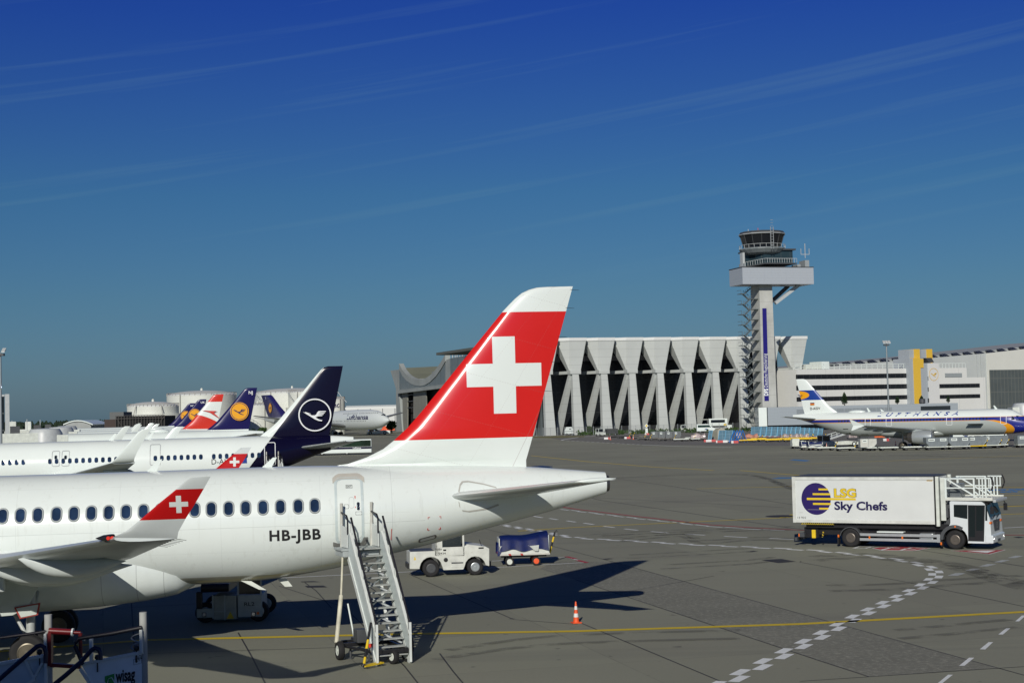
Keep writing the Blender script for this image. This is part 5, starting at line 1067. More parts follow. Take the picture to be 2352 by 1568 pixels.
fr.box(cxa, cxb, 0, .07, czt-.1, czt); fr.box(cxa, cxb, TW-.07, TW, czt-.1, czt); fr.box(cxa,cxa+.32,0,TW,zmid,czt-.1); fr.box(cxa,cxb,0.0,.06,zmid,QL(750,402).z); fr.box(cxa,cxb,TW-.06,TW,zmid,QL(750,402).z); cabf = fr.build('cab_frame', M_tg, tg, bevel=.015)
MB().box(cxa-.05, cxb+.05, -.03, TW+.03, czt, czt+.08).build('cab_roof', M_tg, tg, bevel=.03)
P1, P2 = QL(632,398), QL(866,398); MB().box(P1.x, P2.x, .005, .03, P1.z, czt-.1).build('side_window', mat('tractor_glass', (.03,.04,.045), .06, var=0, alpha=.85), cabf)
MB().box(cxb-.03, cxb, .1, TW-.1, QL(750,402).z, czt-.1).build('windscreen', mat('tractor_glass', (.03,.04,.045), .06), cabf)
MB().box(cxa+.35,cxa+.8,.5,1.2,zmid-.2,zmid+.35).build('seat', M_black, cabf, bevel=.05)
dd = MB(); do = [(QL(742,505).x,QL(742,505).z),(QL(893,505).x,QL(893,505).z),(QL(893,580).x,QL(893,580).z),(QL(742,580).x,QL(742,580).z)]; dd.prism([(x,-.012,z) for x, z in do], (0,.01,0)); dd.build('door_panel', M_tg, body)
a, b = QL(655,430), QL(690,446); MB().box(a.x,b.x,-.015,0,b.z,a.z).build('door_handle', M_blackp, body)
a, b = QL(600,488), QL(684,462); text_obj('fleet_number', '0434', (b.z-a.z)*1.37, lambda u, v: V((a.x+u, -.016, a.z+v)), M_ink, body, width=b.x-a.x); p4 = a.copy()
a5 = QL(566,440); text_obj('maker_letters', 'Rofan', .13, lambda u, v: V((a5.x+u, -.016, a5.z+v)), M_ink, body)
st_p = QL(752,583); st_q = QL(890,640); MB().box(st_p.x, st_q.x, -.02, .25, st_q.z, st_p.z-.06).build('step', M_tg, body); MB().box(st_p.x, st_q.x, -.03, .25, st_p.z-.05, st_p.z).build('step_tread', M_dgrey, body)
c = QL(685,552); MB().lathe([(.09,0),(.1,.012),(.05,.02)], (c.x,-.004,c.z), (0,-1,0), 18).build('filler_cap', M_blackp, body)
MB().box(QL(1070,405).x, QL(1130,405).x, -.02, .02, QL(1100,420).z, QL(1100,405).z).build('bonnet_latch', M_blackp, body)
MB().bar((QL(1120,410).x,.3,QL(1120,410).z),(QL(1090,330).x,.3,QL(1090,320).z),.03).build('mirror_arm', M_blackp, body)
bl_ = MB(); bl_.box(QL(1198,600).x, QL(1230,600).x, .3, TW-.3, .35, .6); bl_.build('front_bumper', M_blackp, tg, bevel=.03); MB().box(QL(240,600).x, QL(262,600).x, .3, TW-.3, .4, .65).build('rear_hitch', M_blackp, tg, bevel=.02)
for x, r_, rm in ((0,.40,M_dgrey),(wb,.385,M_steel)):
    for y in (.12, TW-.12): wheel('wheel', (x, y, r_), r_, .26, tg, rim=rm, rimr=.55)
tri_ = MB(); c = QL(322,540); tri_.prism([(c.x-.05,-.008,c.z-.06),(c.x+.05,-.008,c.z-.06),(c.x,-.008,c.z+.12)], (0,.006,0)); tri_.build('warning_triangle', M_yellow, body)
# baggage cart
def baggage_cart(loc, rz, label, group, tarp=True, wh=2):
    o = empty('baggage_cart', loc, rz, label, 'baggage cart', group); L_, Wd = 2.55, 1.5; zd = .62
    dk = MB(); dk.box(-.25, L_-.25, 0, Wd, zd-.09, zd); dko = dk.build('deck', mat('cart_deck', (.55,.55,.50), .5, var=.15, layers=band_layers((lambda x, y, z: ((x*1.7+z).frac() < .22) & (x < 1.0), (.40,.03,.02)))), o, bevel=.01)
    un = MB(); un.box(-.1, L_-.4, .35, Wd-.35, zd-.2, zd-.1); un.bar((.3,.1,.25),(.3,Wd-.1,.25),.06); un.bar((1.55,.1,.25),(1.55,Wd-.1,.25),.06); un.bar((.3,.3,.25),(.15,.3,zd-.1),.05); un.bar((.3,Wd-.3,.25),(.45,Wd-.3,zd-.1),.05); un.build('undercarriage', M_blackp, o)
    for i, x in enumerate((.3,1.62)):
        for y in (.14, Wd-.14): wheel('wheel', (x,y,.22), .22, .14, o, rim=M_offwhite if i == 0 else M_orange, rimr=.62, n=20)
    sd_ = MB(); sd_.box(-.22,L_-.32,.03,.07,zd,zd+.38); sd_.box(-.22,L_-.32,Wd-.07,Wd-.03,zd,zd+.38); sd_.box(-.22,-.17,.03,Wd-.03,zd,zd+.75); sd_.build('side_board', M_dirtywhite, o)
    for y in (.05, .4, .75, 1.1, 1.42): pass
    rk = MB()
    for y in (.08,.35,.62,.9,1.18,1.42): rk.tube((L_-.3,y,zd),(L_-.3,y,zd+.85),.018,n=6)
    for z in (.45,.85): rk.tube((L_-.3,.08,zd+z),(L_-.3,1.42,zd+z),.018,n=6)
    rk.build('end_rack', M_white, o)
    if tarp:
        n, m = 26, 14; mb = MB(); vs = []
        for i in range(n+1):
            for j in range(m+1):
                u, v = i/n, j/m; x = -.30+(L_-.02)*u; y = -.05+(Wd+.1)*v
                h = .78+.20*u*u*u+.03*math.sin(u*9)+.03*math.sin(v*7+u*4)-(.10 if u < .05 else 0); e = min(v, 1-v); ez = min(1, e*7)
                z = zd+h*(.20+.80*ez**.55)-(.06*math.sin(u*13+1)*(1-ez)); y += .03*math.sin(u*23)*(1-ez)
                if u < .04: z -= .18
                vs.append((x, y, z))
        fs = [(i*(m+1)+j, (i+1)*(m+1)+j, (i+1)*(m+1)+j+1, i*(m+1)+j+1) for i in range(n) for j in range(m)]
        mb.add(vs, fs); t = mb.build('tarpaulin', M_blue, o, 80)
        e_ = MB()
        for uu in (.0,):
            pass
    tb = MB(); a, b = V((L_-.2,Wd/2,zd-.12)), V((L_+.08,Wd/2,1.55)); d = b-a
    for t0, t1, mi in ((0,.35,0),(.35,.55,1),(.55,.8,0),(.8,1,1)): tb.tube(a+d*t0,a+d*t1,.05,.045,8,mi)
    tb.path([b, b+V((.03,0,.08)), b+V((.1,0,.1)), b+V((.12,0,.02))], .02, 6, 1)
    tb.build('tow_bar', [M_yellow, M_blackp], o, 50); return o
a = G(*TQ(1440,628)); ct = baggage_cart((a.x-.3*math.cos(R(4)), a.y-.15, 0), R(4), 'flat white cart under a blue tarpaulin, tow bar raised, behind the baggage tractor', 'baggage carts')
tear = MB(); tear.prism([(1.28,-.085,.98),(1.75,-.085,1.02),(1.72,-.085,.72),(1.55,-.085,.73)], (0,.01,0)); tear.build('torn_opening', M_dirtywhite, ct)
# loader standing in the shade under the belly
ld, LDM = stand('cargo_loader', G(530,1429), R(2), 'grey cargo loader with black conveyor in the shadow under the foreground airliner', 'loader')
ZL4 = lambda zx, zy: ((740+zx/4.2)/1.7415, (2250+zy/4.2)/1.7415)
def LLo(zx, zy, y0=0.0): return local_of(LDM, *ZL4(zx, zy), y0)
a, b = LLo(885,915), LLo(1285,290); ld_body = MB(); M_ld = mat('loader_paint', (.40,.44,.42), .5, var=.12)
ldc = MB().box(a.x, b.x, 0, 1.6, a.z, LLo(900,540).z).build('cab_body', M_ld, ld, bevel=.03)
for x in (a.x, b.x-.06): MB().box(x, x+.06, 0, .06, LLo(900,545).z, 1.95).build('cab_post', M_ld, ld)
MB().box(a.x, b.x, 0, 1.5, 1.95, 2.02).build('cab_roof', M_ld, ld, bevel=.02); MB().box(a.x+.04, b.x-.04, .02, .04, LLo(900,530).z, 1.93).build('windscreen', M_cg, ldc)
q0, q1 = LLo(996,722), LLo(1166,652); text_obj('fleet_number', 'RL2', (q1.z-q0.z)*1.37, lambda u, v: V((q0.x+u, -.008, q0.z+v)), M_ink, ldc, bold=.012, width=q1.x-q0.x)
for zx, zy in ((1150,858),(322,868)): c = LLo(zx, zy); lp = MB().box(c.x-.085,c.x+.085,-.03,.0,c.z-.085,c.z+.085).build('headlight', M_dgrey, ld, bevel=.02); MB().box(c.x-.06,c.x+.06,-.036,-.028,c.z-.06,c.z+.06).build('lens', M_alu, lp)
c = LLo(1225,842); MB().box(c.x-.05,c.x+.05,-.02,0,c.z-.05,c.z+.05).build('indicator', M_orange2, ldc)
a, b = LLo(480,960), LLo(860,545); dpo = MB().box(a.x,b.x,.02,1.2,a.z,b.z).build('side_door', mat('loader_panel', (.34,.36,.32), .5, var=.2), ld, bevel=.03)
c = LLo(760,890); MB().prism([(c.x-.14,.012,c.z-.1),(c.x+.14,.012,c.z-.1),(c.x,.012,c.z+.16)], (0,.004,0)).build('warning_triangle', M_yellow, dpo)
a, b = LLo(195,925), LLo(465,765); MB().box(a.x,b.x,.0,1.4,a.z,b.z).build('front_body', M_ld, ld, bevel=.03)
fr_ = MB(); fr_.bar((LLo(470,700).x,-.03,LLo(470,930).z),(LLo(470,700).x,-.03,LLo(470,540).z),.05); fr_.bar((LLo(670,700).x,-.03,LLo(670,960).z),(LLo(670,700).x,-.03,LLo(670,540).z),.05); fr_.bar((LLo(470,700).x,-.03,LLo(470,815).z),(LLo(670,700).x,-.03,LLo(670,815).z),.04); fr_.build('ladder_frame', M_ld, ld)
a, b = LLo(285,485), LLo(755,360); cv = MB(); cv.box(a.x,b.x,-.15,4.2,a.z,b.z+.05); cv.tube((a.x,-.15,a.z+.15),(b.x,-.15,a.z+.15),.16,n=14); cv.build('conveyor', M_blackp, ld, bevel=.02)
c = LLo(245,625); MB().box(c.x-.12,c.x+.12,-.1,0,c.z-.32,c.z+.32).build('mirror', M_blackp, ld, bevel=.05)
for zx in (330, 1230):
    c = LLo(zx, 960); wheel('wheel', (c.x,.25,.38), .38, .3, ld); wheel('wheel', (c.x,2.6,.38), .38, .3, ld)
# stairs in the lower left corner, waiting for the next aircraft
ZS = lambda zx, zy: (zx/6.6065, 1378+zy/6.6065)
DS = 27.0; sb = P(*ZS(1500,1000), DS)
s2, S2M = stand('boarding_stairs', (sb.x, DS, 0), R(0), 'top of boarding stairs with red gate and pale side panels in the lower left corner', 'boarding stairs', 'mobile boarding stairs')
def SS(zx, zy, y0=0.0): return local_of(S2M, *ZS(zx, zy), y0)
M_panel = mat('panel_pale_blue', (.78,.84,.85), .3, var=.06, coat=.2)
def low(p, z): return V((p.x, p.y, z))
A_, B_, C_ = SS(1240,985), SS(2178,800), SS(2185,1250)
pnl = MB().prism([A_, B_, V((B_.x+.02,0,2.35)), V((A_.x+.65,0,2.35)), SS(1390,1256)], (0,.04,0)).build('side_panel', M_panel, s2)
MB().bar(A_+V((0,0,.02)), B_+V((0,0,.02)), .07, .05).build('panel_rail', M_stw, s2)
MB().bar(A_+V((-.02,-.02,-.05)), V((A_.x+.62,-.02,2.4)), .06, .05).build('panel_edge', M_stw, s2)
for (zx, zt_) in ((715,220),(2158,185)):
    t = SS(zx, zt_); bq = SS(zx+ (0 if zx < 1000 else 45), 1250); MB().tube((t.x,.06,t.z), (t.x+(bq.x-t.x)*.3,.06,.2), .065, .065, 14).build('bumper_post', mat('grey_foam_post', (.36,.37,.35), .9, var=.15), s2, 50)
for zx, z0_, z1_ in ((1388,945,580),(2148,795,440),(700,1240,500)):
    a, b = SS(zx, z0_, -.03), SS(zx-5, z1_, -.03); MB().bar(V((a.x,a.y,a.z if zx > 1000 else .5)), b, .10, .05).build('upright', M_stw, s2, bevel=.008)
MB().path(dens([SS(*p, -.05) for p in [(2150,410),(1700,500),(1300,560),(1200,575),(1145,640),(1140,690),(1255,970)]], .08), .035, 8).build('handrail', M_rubber, s2, 60)
MB().path(dens([SS(*p, -.35) for p in [(790,1300),(1000,1130),(1240,920),(1380,760),(1440,720),(1500,740),(1525,800),(1525,900)]], .08), .04, 8).build('handrail', mat('blue_rail', (.010,.014,.045), .4), s2, 60)
MB().path(dens([SS(*p, -.35) for p in [(-60,1240),(200,1010),(420,820),(560,700),(620,680),(670,710),(695,780),(690,950)]], .08), .04, 8).build('handrail', mat('blue_rail', (.010,.014,.045), .4), s2, 60)
MB().path(dens([SS(*p, .02) for p in [(720,460),(600,485),(200,540),(-80,580)]], .1), .025, 8).build('handrail', M_rubber, s2, 60)
M_gate = mat('gate_red', (.17,.010,.012), .4, var=.08); gt = MB(); gt.tube(SS(745,462),SS(1100,482),.055,n=10); gt.tube(SS(1100,485),SS(1222,490),.03,n=8); gt.bar(SS(765,480),SS(765,985),.13,.06); gt.tube(SS(1220,490),SS(1225,880),.035,n=8); gt.bar(SS(770,975),SS(1225,1005),.09,.06); gto = gt.build('gate', M_gate, s2, 50)
MB().tube(SS(1090,481),SS(1115,483),.07,n=12).build('gate_collar', M_white, gto, 50); MB().tube(SS(1252,580),SS(1290,582),.035,n=10).build('gate_latch', M_white, gto, 50)
L0 = SS(-150,1000,.0); L1_ = SS(690,850,.0); ptl = MB().prism([L0, L1_, V((L1_.x,0,2.4)), V((L0.x,0,2.4))], (0,.04,0)).build('side_panel', mat('panel_blue_dark', (.55,.62,.66), .3, var=.1), s2)
MB().bar(L0+V((0,0,.02)), L1_+V((0,0,.02)), .10, .05).build('panel_rail', M_stw, s2)
bb = MB(); bb.bar(SS(390,890,-.03), SS(520,1170,-.03), .09, .04); bb.bar(SS(650,940,-.03), SS(500,1210,-.03), .07, .04); bb.bar(SS(380,1290,-.03), SS(540,1180,-.03), .1, .05); bb.build('panel_brace', M_stw, s2)
for zx, zy in ((600,780),(2068,720),(1478,860)): c = SS(zx, zy, -.02); k_ = MB(); k_.lathe([(.001,.05),(.04,.035),(.05,0),(.04,-.035),(.012,-.05),(.012,-.25)], c, (0,0,1), 12); k_.build('lock_knob', M_blackp, s2, 50)
MB().path([SS(2070,500,-.04)+V((.09*math.cos(k*.5),0,.02*math.sin(k*.5)-.012*k)) for k in range(22)], .012, 6).build('coiled_cable', M_steel, s2, 60)
a, b = SS(2028,978,-.008), SS(2152,862,-.008); w_ = b.x-a.x
def pmap(u, v): return V((a.x+.03+u, -.012, a.z+.05+v+u*.20))
text_obj('stand_number', 'P2474', .145, pmap, M_ink, pnl, width=w_*.82)
bd = MB(); ring = [V((a.x,-.01,a.z)),V((b.x,-.01,a.z+.2*w_)),V((b.x,-.01,b.z)),V((a.x,-.01,b.z-.2*w_))]; cen = sum(ring, V((0,0,0)))/4
bd.ring(ring, [cen+(p-cen)*.92 for p in ring]); bd.build('number_frame', M_ink, pnl)
a, b = SS(1755,1262,-.01), SS(2050,1155,-.01); text_obj('operator_name', 'wisag', .30, lambda u, v: V((a.x+u, -.012, a.z+.02+v+u*.12)), M_ink, pnl, bold=.03, width=b.x-a.x)
lq = MB(); lq.poly([SS(*p, -.01) for p in [(1590,1150),(1735,1108),(1735,1220),(1700,1160),(1640,1185),(1620,1270),(1590,1230)]]); lq.poly([SS(*p, -.01) for p in [(1650,1190),(1690,1175),(1740,1262),(1745,1300),(1630,1300)]]); lq.build('leaf_logo', M_green, pnl)
deck = MB(); deck.box(SS(0,1000).x-1.5, B_.x, .05, 1.2, 2.2, 2.3); deck.build('platform', M_tread, s2)
ch_ = MB()
for k in range(3):
    c = G(48+k*22, 1510-k*3); 
ycb = [G(*ZS(215,900)), G(*ZS(790,900))]
for i, c in enumerate(ycb[:1]): MB().prism([c+V((-.22,0,0)), c+V((.22,0,0)), c+V((.12,0,.28)), c+V((-.1,0,.22))], (0,.3,0)).build('wheel_chock', M_yellow, None); 
ck_ = bpy.data.objects.get('wheel_chock.001') or bpy.data.objects['wheel_chock']
for o in list(bpy.data.objects):
    if o.name.startswith('wheel_chock') and o.parent is None: tag(o, 'yellow wheel chock on the ground against the main wheel of the foreground airliner', 'wheel chock')
# ------------------------------------------------------------------ buildings and towers
def site(name, px, D, rz, label, cat, group=None, kind=None):
    p = GD(px, D); o, M = stand(name, (p.x, D, 0), R(rz), label, cat, group); return o, M, (lambda x, y, y0=0.0: local_of(M, x, y, y0))
def quad_xz(mb, L, pts, y=0.0, mi=0): mb.poly([V((L(*p).x, y, L(*p).z)) for p in pts], mi)
# V-column hangar: side row
p0, p1 = GD(1261, 478), GD(1850, 508); hz_yaw = math.degrees(math.atan2(p1.y-p0.y, p1.x-p0.x))
hg, HGM = stand('hangar', p0, R(hz_yaw), 'huge concrete hangar with a row of flared columns and a hanging roof', 'hangar')
def HL(x, y, y0=0.0): return local_of(HGM, x, y, y0)
edges = [HL(x, 776).x for x in (1283.5, 1348, 1413.6, 1478, 1542, 1606, 1668.5, 1730, 1793, 1855)]
zt = HL(1500, 774.5).z; zw = HL(1420, 849).z; zw2 = HL(1420, 857).z
proto_c = None
M_con1 = mat('hangar_concrete', (.50,.53,.51), .85, var=.06, vs=.12, layers=band_layers((lambda x, y, z: (z*.42).frac() < .03, (.34,.36,.35))))
def hangar_column(u1, parent):
    b = 9.55; u0 = u1-b; c = u0+b*.598
    top = MB(); tw, wy = 9.2, 3.0
    F = [(u0+.25, 2.6, zt), (u0+3.6, 0, zt), (u1-.1, 0, zt), (u1-.1, 8, zt), (u0+.25, 8, zt)]
    Bm = [(c-1.7, 1.6, zw), (c-1.0, .6, zw), (c+1.75, .6, zw), (c+1.75, 3.4, zw), (c-1.7, 3.4, zw)]
    top.loft([[V(q) for q in Bm], [V(q) for q in F]]); to = top.build('flared_head', M_con1, parent)
    cap = MB(); cap.loft([[V((q[0], q[1]-.12, zt-.9)) for q in F], [V((q[0], q[1]-.12, zt+.05)) for q in F]]); cap.build('parapet', mat('hangar_coping', (.68,.70,.68), .8, var=.04), to)
    bl = MB(); bl.box(c-1.75, c+1.8, .5, 3.5, zw2, zw+.05); bl.build('waist_block', M_con1, to)
    l = MB(); l.loft([[V((c-1.0, .3, 0)), V((c+2.3, .3, 0)), V((c+2.3, 2.0, 0)), V((c-1.0, 2.0, 0))], [V((c-1.0, .75, zw2)), V((c+1.1, .75, zw2)), V((c+1.1, 2.3, zw2)), V((c-1.0, 2.3, zw2))]]); lo = l.build('front_leg', M_con1, parent)
    r = MB(); r.loft([[V((c-3.2, 11.0, 0)), V((c-.9, 11.0, 0)), V((c-.9, 13.5, 0)), V((c-3.2, 13.5, 0))], [V((c-1.5, 1.4, zw2)), V((c-.3, 1.4, zw2)), V((c-.3, 3.0, zw2)), V((c-1.5, 3.0, zw2))]]); r.build('rear_leg', M_con1, parent)
    MB().bar((c-1.0, 2.0, zw2+.5), (c-4.6, 19.0, zw2+.5), 1.0, .9).build('tie_beam', M_con1, parent)
for u in edges: hangar_column(u, hg); MB().prism([(u-.9, 5.0, zt-3.2), (u+1.9, 6.0, zt-4.0), (u+2.1, 13, zw+1.6), (u-.4, 13, zw+3.0)], (0,.4,.3)).build('soffit_slab', M_con1, hg)
us, ue = edges[0]-10.5, edges[-1]-.5
MB().box(us, ue, 19.5, 20, 0, zt-1.3).build('glazed_wall', mat('hangar_glazing', (.010,.011,.013), .25, var=.3, vs=.2, layers=band_layers((lambda x, y, z: ((x*.4).frac() < .04) | ((z*.3).frac() < .05), (.03,.032,.034)))), hg)
if False: MB().prism([(us, 6.0, zt-.6), (us, 12.6, zw+3.5), (us, 13.5, zw+3.5), (us, 7.5, zt-.6)], (ue-us, 0, 0)).build('upper_wall', M_con1, hg)
MB().box(us, ue-.5, 13, 95, zt-1.2, zt-.3).build('roof', mat('roof_felt', (.10,.11,.10), .9), hg)
# its gable towards the aircraft stand, with the hanging roof
g0, g1 = GD(1246, 484), GD(905, 690); gy = math.degrees(math.atan2(g0.y-g1.y, g0.x-g1.x)); GM = Matrix.Translation(g1) @ Matrix.Rotation(R(gy), 4, 'Z'); toH = HGM.inverted() @ GM
def GL(zx, zy, y0=0.0): return local_of(GM, 516.8+zx/4.096, 775.2+zy/4.096, y0)
def gab(mb): return mb.tf(toH)
glen = (g0-g1).length
M_gab = mat('gable_concrete', (.30,.33,.32), .85, var=.1, vs=.15)
pil = MB(); pil.prism([GL(*p) for p in [(1556,310),(1638,300),(1636,500),(1668,884),(1612,884),(1608,480)]], (0, 6, 0)); gab(pil).build('gable_pillar', M_gab, hg)
pil = MB(); pil.prism([GL(*p) for p in [(2068,215),(2116,195),(2140,884),(2085,884)]], (0, 6, 0)); gab(pil).build('gable_pillar', M_gab, hg)
catn = [(1638,300),(1668,360),(1705,405),(1745,433),(1790,450),(1835,455),(1880,446),(1930,415),(1980,365),(2030,295),(2072,222)]
bnd = MB(); lo_ = [GL(x, y, -.3) for x, y in catn]; hi_ = [p+V((0,0,2.6)) for p in lo_]; bnd.loft([[p, q, q+V((0,2,0)), p+V((0,2,0))] for p, q in zip(lo_, hi_)]); gab(bnd).build('roof_edge_beam', M_gab, hg)
wl_ = MB(); cat_l = [GL(x, y) for x, y in catn]; low_l = [GL(x, 512-(x-1638)*.125) for x, y in catn]
for i in range(len(catn)-1): wl_.add([cat_l[i], cat_l[i+1], low_l[i+1], low_l[i]], [(0,1,2,3)])
gab(wl_).build('gable_cladding', mat('gable_glass', (.16,.19,.195), .35, var=.12, vs=.3, layers=band_layers((lambda x, y, z: ((x*.22+y*.1).frac() < .06), (.08,.09,.09)))), hg)
bm = MB(); bm.bar(GL(1630,512,-.4), GL(2080,455,-.4), 1.6, 1.4); gab(bm).build('door_lintel', M_gab, hg)
rf = MB(); dep = [0, 12, 25, 40, 60]
rf.loft([[p+V((0, d, .6+d*.03)) for p in cat_l] for d in dep], caps=False, closed=False); gab(rf).build('hanging_roof', mat('hanging_roof_olive', (.15,.16,.12), .8, var=.1, vs=.1), hg)
bk = MB(); bk.poly([GL(*p, 58) for p in [(1650,300),(2062,296),(2062,520),(1650,520)]]); gab(bk).build('roof_upstand', mat('hanging_roof_olive', (.15,.16,.12), .8), hg)
for za, zb_ in (((1775,292),(1885,392)),((1950,285),(2030,350))):
    a, b = GL(*za, 30), GL(*zb_, 8); lt = MB(); lt.bar(a, b, 5, .6); gab(lt).build('skylight_strip', mat('skylight_steel', (.34,.37,.37), .5, metal=.3), hg)
dk = MB(); dk.add([GL(1640,512,3), GL(2100,455,3), GL(2140,884,3), GL(1660,884,3)], [(0,1,2,3)]); gab(dk).build('door_opening', mat('hangar_dark', (.010,.010,.010), .9, var=.2), hg)
for q in ([(1772,508),(1888,492),(1900,760),(1772,760)], [(1668,512),(1716,508),(1716,884),(1675,884)]):
    d_ = MB(); d_.prism([GL(*p, .6) for p in q], (0, .4, 0)); gab(d_).build('sliding_door', mat('hangar_door', (.24,.24,.20), .7, var=.08, vs=.3, layers=band_layers((lambda x, y, z: (x*.35+y*.35).frac() < .1, (.14,.14,.12)))), hg)
gl_m = MB(); 
for i in range(3): gl_m.bar(GL(1716, 540+60*i, .8), GL(1772, 535+60*i, .8), .3)
gab(gl_m).build('door_girts', M_dgrey, hg)
# right-hand continuation of the gable, hidden behind the tail from here
rc = MB(); rc.add([GL(2116,195,.0), V((glen, 0, zt-1)), V((glen, 0, 0)), GL(2140,884,.0)], [(0,1,2,3)]); gab(rc).build('gable_cladding', MATS['gable_glass'], hg)
an = MB()
for zx, zt_ in ((2103,145),(2140,160),(2165,165),(2183,160),(2207,168),(2233,155)): an = MB(); an.bar(GL(zx,198,2), GL(zx,zt_,2), .35); gab(an).build('roof_antenna', M_lgrey, hg)
# control tower
TD = 479.0
tw, TWM, TWL = site('control_tower', 1755, TD, 16, 'tall concrete air traffic control tower with blue banner and zigzag outside stair', 'control tower')
def TT(zx, zy, y0=0.0): return TWL(1636.5+zx/3.138, 505.3+zy/3.138, y0)
def tx(zx, zy, y0=0): return TT(zx, zy, y0).x
zb0 = TT(385,470).z; f0 = (tx(337,490), tx(430,490)); f1 = (tx(362,1345), tx(464,1345)); z1 = TT(400,1345).z
sh = MB(); kz = (0-z1)/(zb0-z1); dpt = 6.4
ext = lambda a, b: a+(a-b)*(z1/(zb0-z1)); bl_, br_ = ext(f1[0], f0[0]), ext(f1[1], f0[1])
sh.loft([[V((bl_,0,0)),V((br_,0,0)),V((br_,dpt,0)),V((bl_,dpt,0))],[V((f0[0],0,zb0)),V((f0[1],0,zb0)),V((f0[1],dpt,zb0)),V((f0[0],dpt,zb0))]])
sho = sh.build('shaft', mat('tower_concrete', (.44,.45,.42), .85, var=.16, vs=.22, layers=band_layers((lambda x, y, z: (z*.28).frac() < .015, (.25,.25,.24)))), tw)
bxl, bxr = tx(216,400,-3.2), tx(729,400,-3.2); bz0, bz1 = TT(400,468).z, TT(400,349).z
M_clad = mat('tower_cladding', (.42,.46,.50), .4, metal=.1, var=.03, layers=band_layers((lambda x, y, z: ((z*1.25).frac() < .05) | ((x*.42).frac() < .012), (.33,.36,.40))))
MB().box(bxl, bxr, -3.2, 6.5, bz0, bz1).build('cantilever_deck', M_clad, tw)
MB().box(bxl-.1, bxr+.1, -3.3, 6.6, bz1, bz1+.25).build('deck_coping', M_dgrey, tw)
sl0, sl1 = tx(247,290,-1), tx(578,290,-1); gz0, gz1 = TT(400,312,-1).z, TT(400,228,-1).z
M_tglass = mat('tower_glass', (.025,.045,.055), .1, var=.1, vs=.3, layers=band_layers((lambda x, y, z: (x*.33).frac() < .03, (.08,.09,.09))))
gm_ = MB(); gm_.prism([(tx(250,300,2),4.5,gz0-1.2),(tx(372,300,-2),-2.4,gz0-.1),(tx(575,300,-2),-2.4,gz0-.1),(tx(575,300,-2),7,gz0-.1),(tx(250,300,2),7,gz0-1.2)], (0,0,gz1-gz0+.4)); gmo = gm_.build('lower_control_room', M_tglass, tw)
MB().prism([(tx(246,300,2)-.3,4.2,gz1+.1),(tx(370,300,-3)-.3,-3.2,gz1+.3),(tx(602,300,-3),-3.2,gz1+.3),(tx(602,300,-3),7.5,gz1+.3),(tx(246,300,2)-.3,7.5,gz1+.1)], (0,0,.45)).build('room_roof', M_dgrey, gmo)
MB().prism([(tx(262,300,0),2.5,gz0-.9),(tx(375,300,-3),-3.4,gz0-.4),(tx(604,300,-3),-3.4,gz0-.4),(tx(604,300,-3),6,gz0-.4),(tx(262,300,0),6,gz0-.9)], (0,0,.35)).build('balcony', M_dgrey, gmo)
rl_ = MB(); 
for k in range(14):
    t = k/13; x = tx(375,300,-3)+(tx(604,300,-3)-tx(375,300,-3))*t; rl_.bar((x,-3.35,gz0),(x,-3.35,gz0+1.3),.10)
rl_.bar((tx(375,300,-3),-3.35,gz0+1.3),(tx(604,300,-3),-3.35,gz0+1.3),.12); rl_.build('balcony_rail', M_lgrey, gmo); rl_ = MB(); rl_.bar((tx(262,300,0),2.5,gz0+.7),(tx(375,300,-3),-3.35,gz0+1.3),.1)
for k in range(9):
    t = k/8; a = V((tx(262,300,0),2.5,gz0-.6)); b = V((tx(375,300,-3),-3.35,gz0)); p = a.lerp(b,t); rl_.bar(p, p+V((0,0,1.3)), .1)
rl_.build('balcony_rail', M_lgrey, gmo)
cxc = tx(358,190,2); czb, czt = TT(358,192,2).z, TT(358,110,2).z; rb, rt = (tx(483,190,2)-tx(236,190,2))/2, (tx(505,118,2)-tx(206,118,2))/2
cabm = MB(); cabm.lathe([(rb,czb),(rt-.2,czt)], (cxc,2,0), (0,0,1), 14); cabo = cabm.build('glass_cab', mat('cab_glazing', (.010,.012,.016), .12, var=0), tw)
mu = MB()
for k in range(14):
    a_ = 2*math.pi*k/14; a, b = frame_of(V((0,0,1))); d_ = a*math.cos(a_)+b*math.sin(a_); MB().bar(V((cxc,2,czb))+d_*(rb+.05), V((cxc,2,czt))+d_*(rt-.12), .16).build('mullion', M_dgrey, cabo)
MB().lathe([(rt+.1,czt-.2),(rt+.25,czt+.15),(rt-.3,czt+.9),(1.5,czt+1.5),(.01,czt+1.55)], (cxc,2,0), (0,0,1), 14).build('cab_roof', M_dgrey, tw)
MB().lathe([(rt+.08,czt-.1),(rt+.27,czt+.0),(rt+.27,czt+.18),(rt+.08,czt+.1)], (cxc,2,0), (0,0,1), 14).build('roof_band', M_lgrey, tw)
MB().lathe([(rb-1,czb-2.7),(rb+.2,czb-2.2),(rt+.1,czb-1.1),(rt+.1,czb-.75),(rb,czb-.7)], (cxc,2,0), (0,0,1), 20).build('gallery', mat('gallery_grey', (.20,.23,.24), .5), tw)
gr_ = MB()
for k in range(24):
    a_ = 2*math.pi*k/24; p = V((cxc+(rt+.05)*math.cos(a_), 2+(rt+.05)*math.sin(a_), czb-.75)); gr_.bar(p, p+V((0,0,1.1)), .09)
gr_.path([V((cxc+(rt+.05)*math.cos(2*math.pi*k/30), 2+(rt+.05)*math.sin(2*math.pi*k/30), czb+.35)) for k in range(31)], .06, 5); gr_.build('gallery_rail', M_lgrey, tw)
ldd = MB(); lx = tx(425,150,-rt+1.5); 
for q in (-.45, .45): ldd.bar((lx+q,-rt+1.0,czb-1.5),(lx+q,-rt+1.0,czt+1.7),.15)
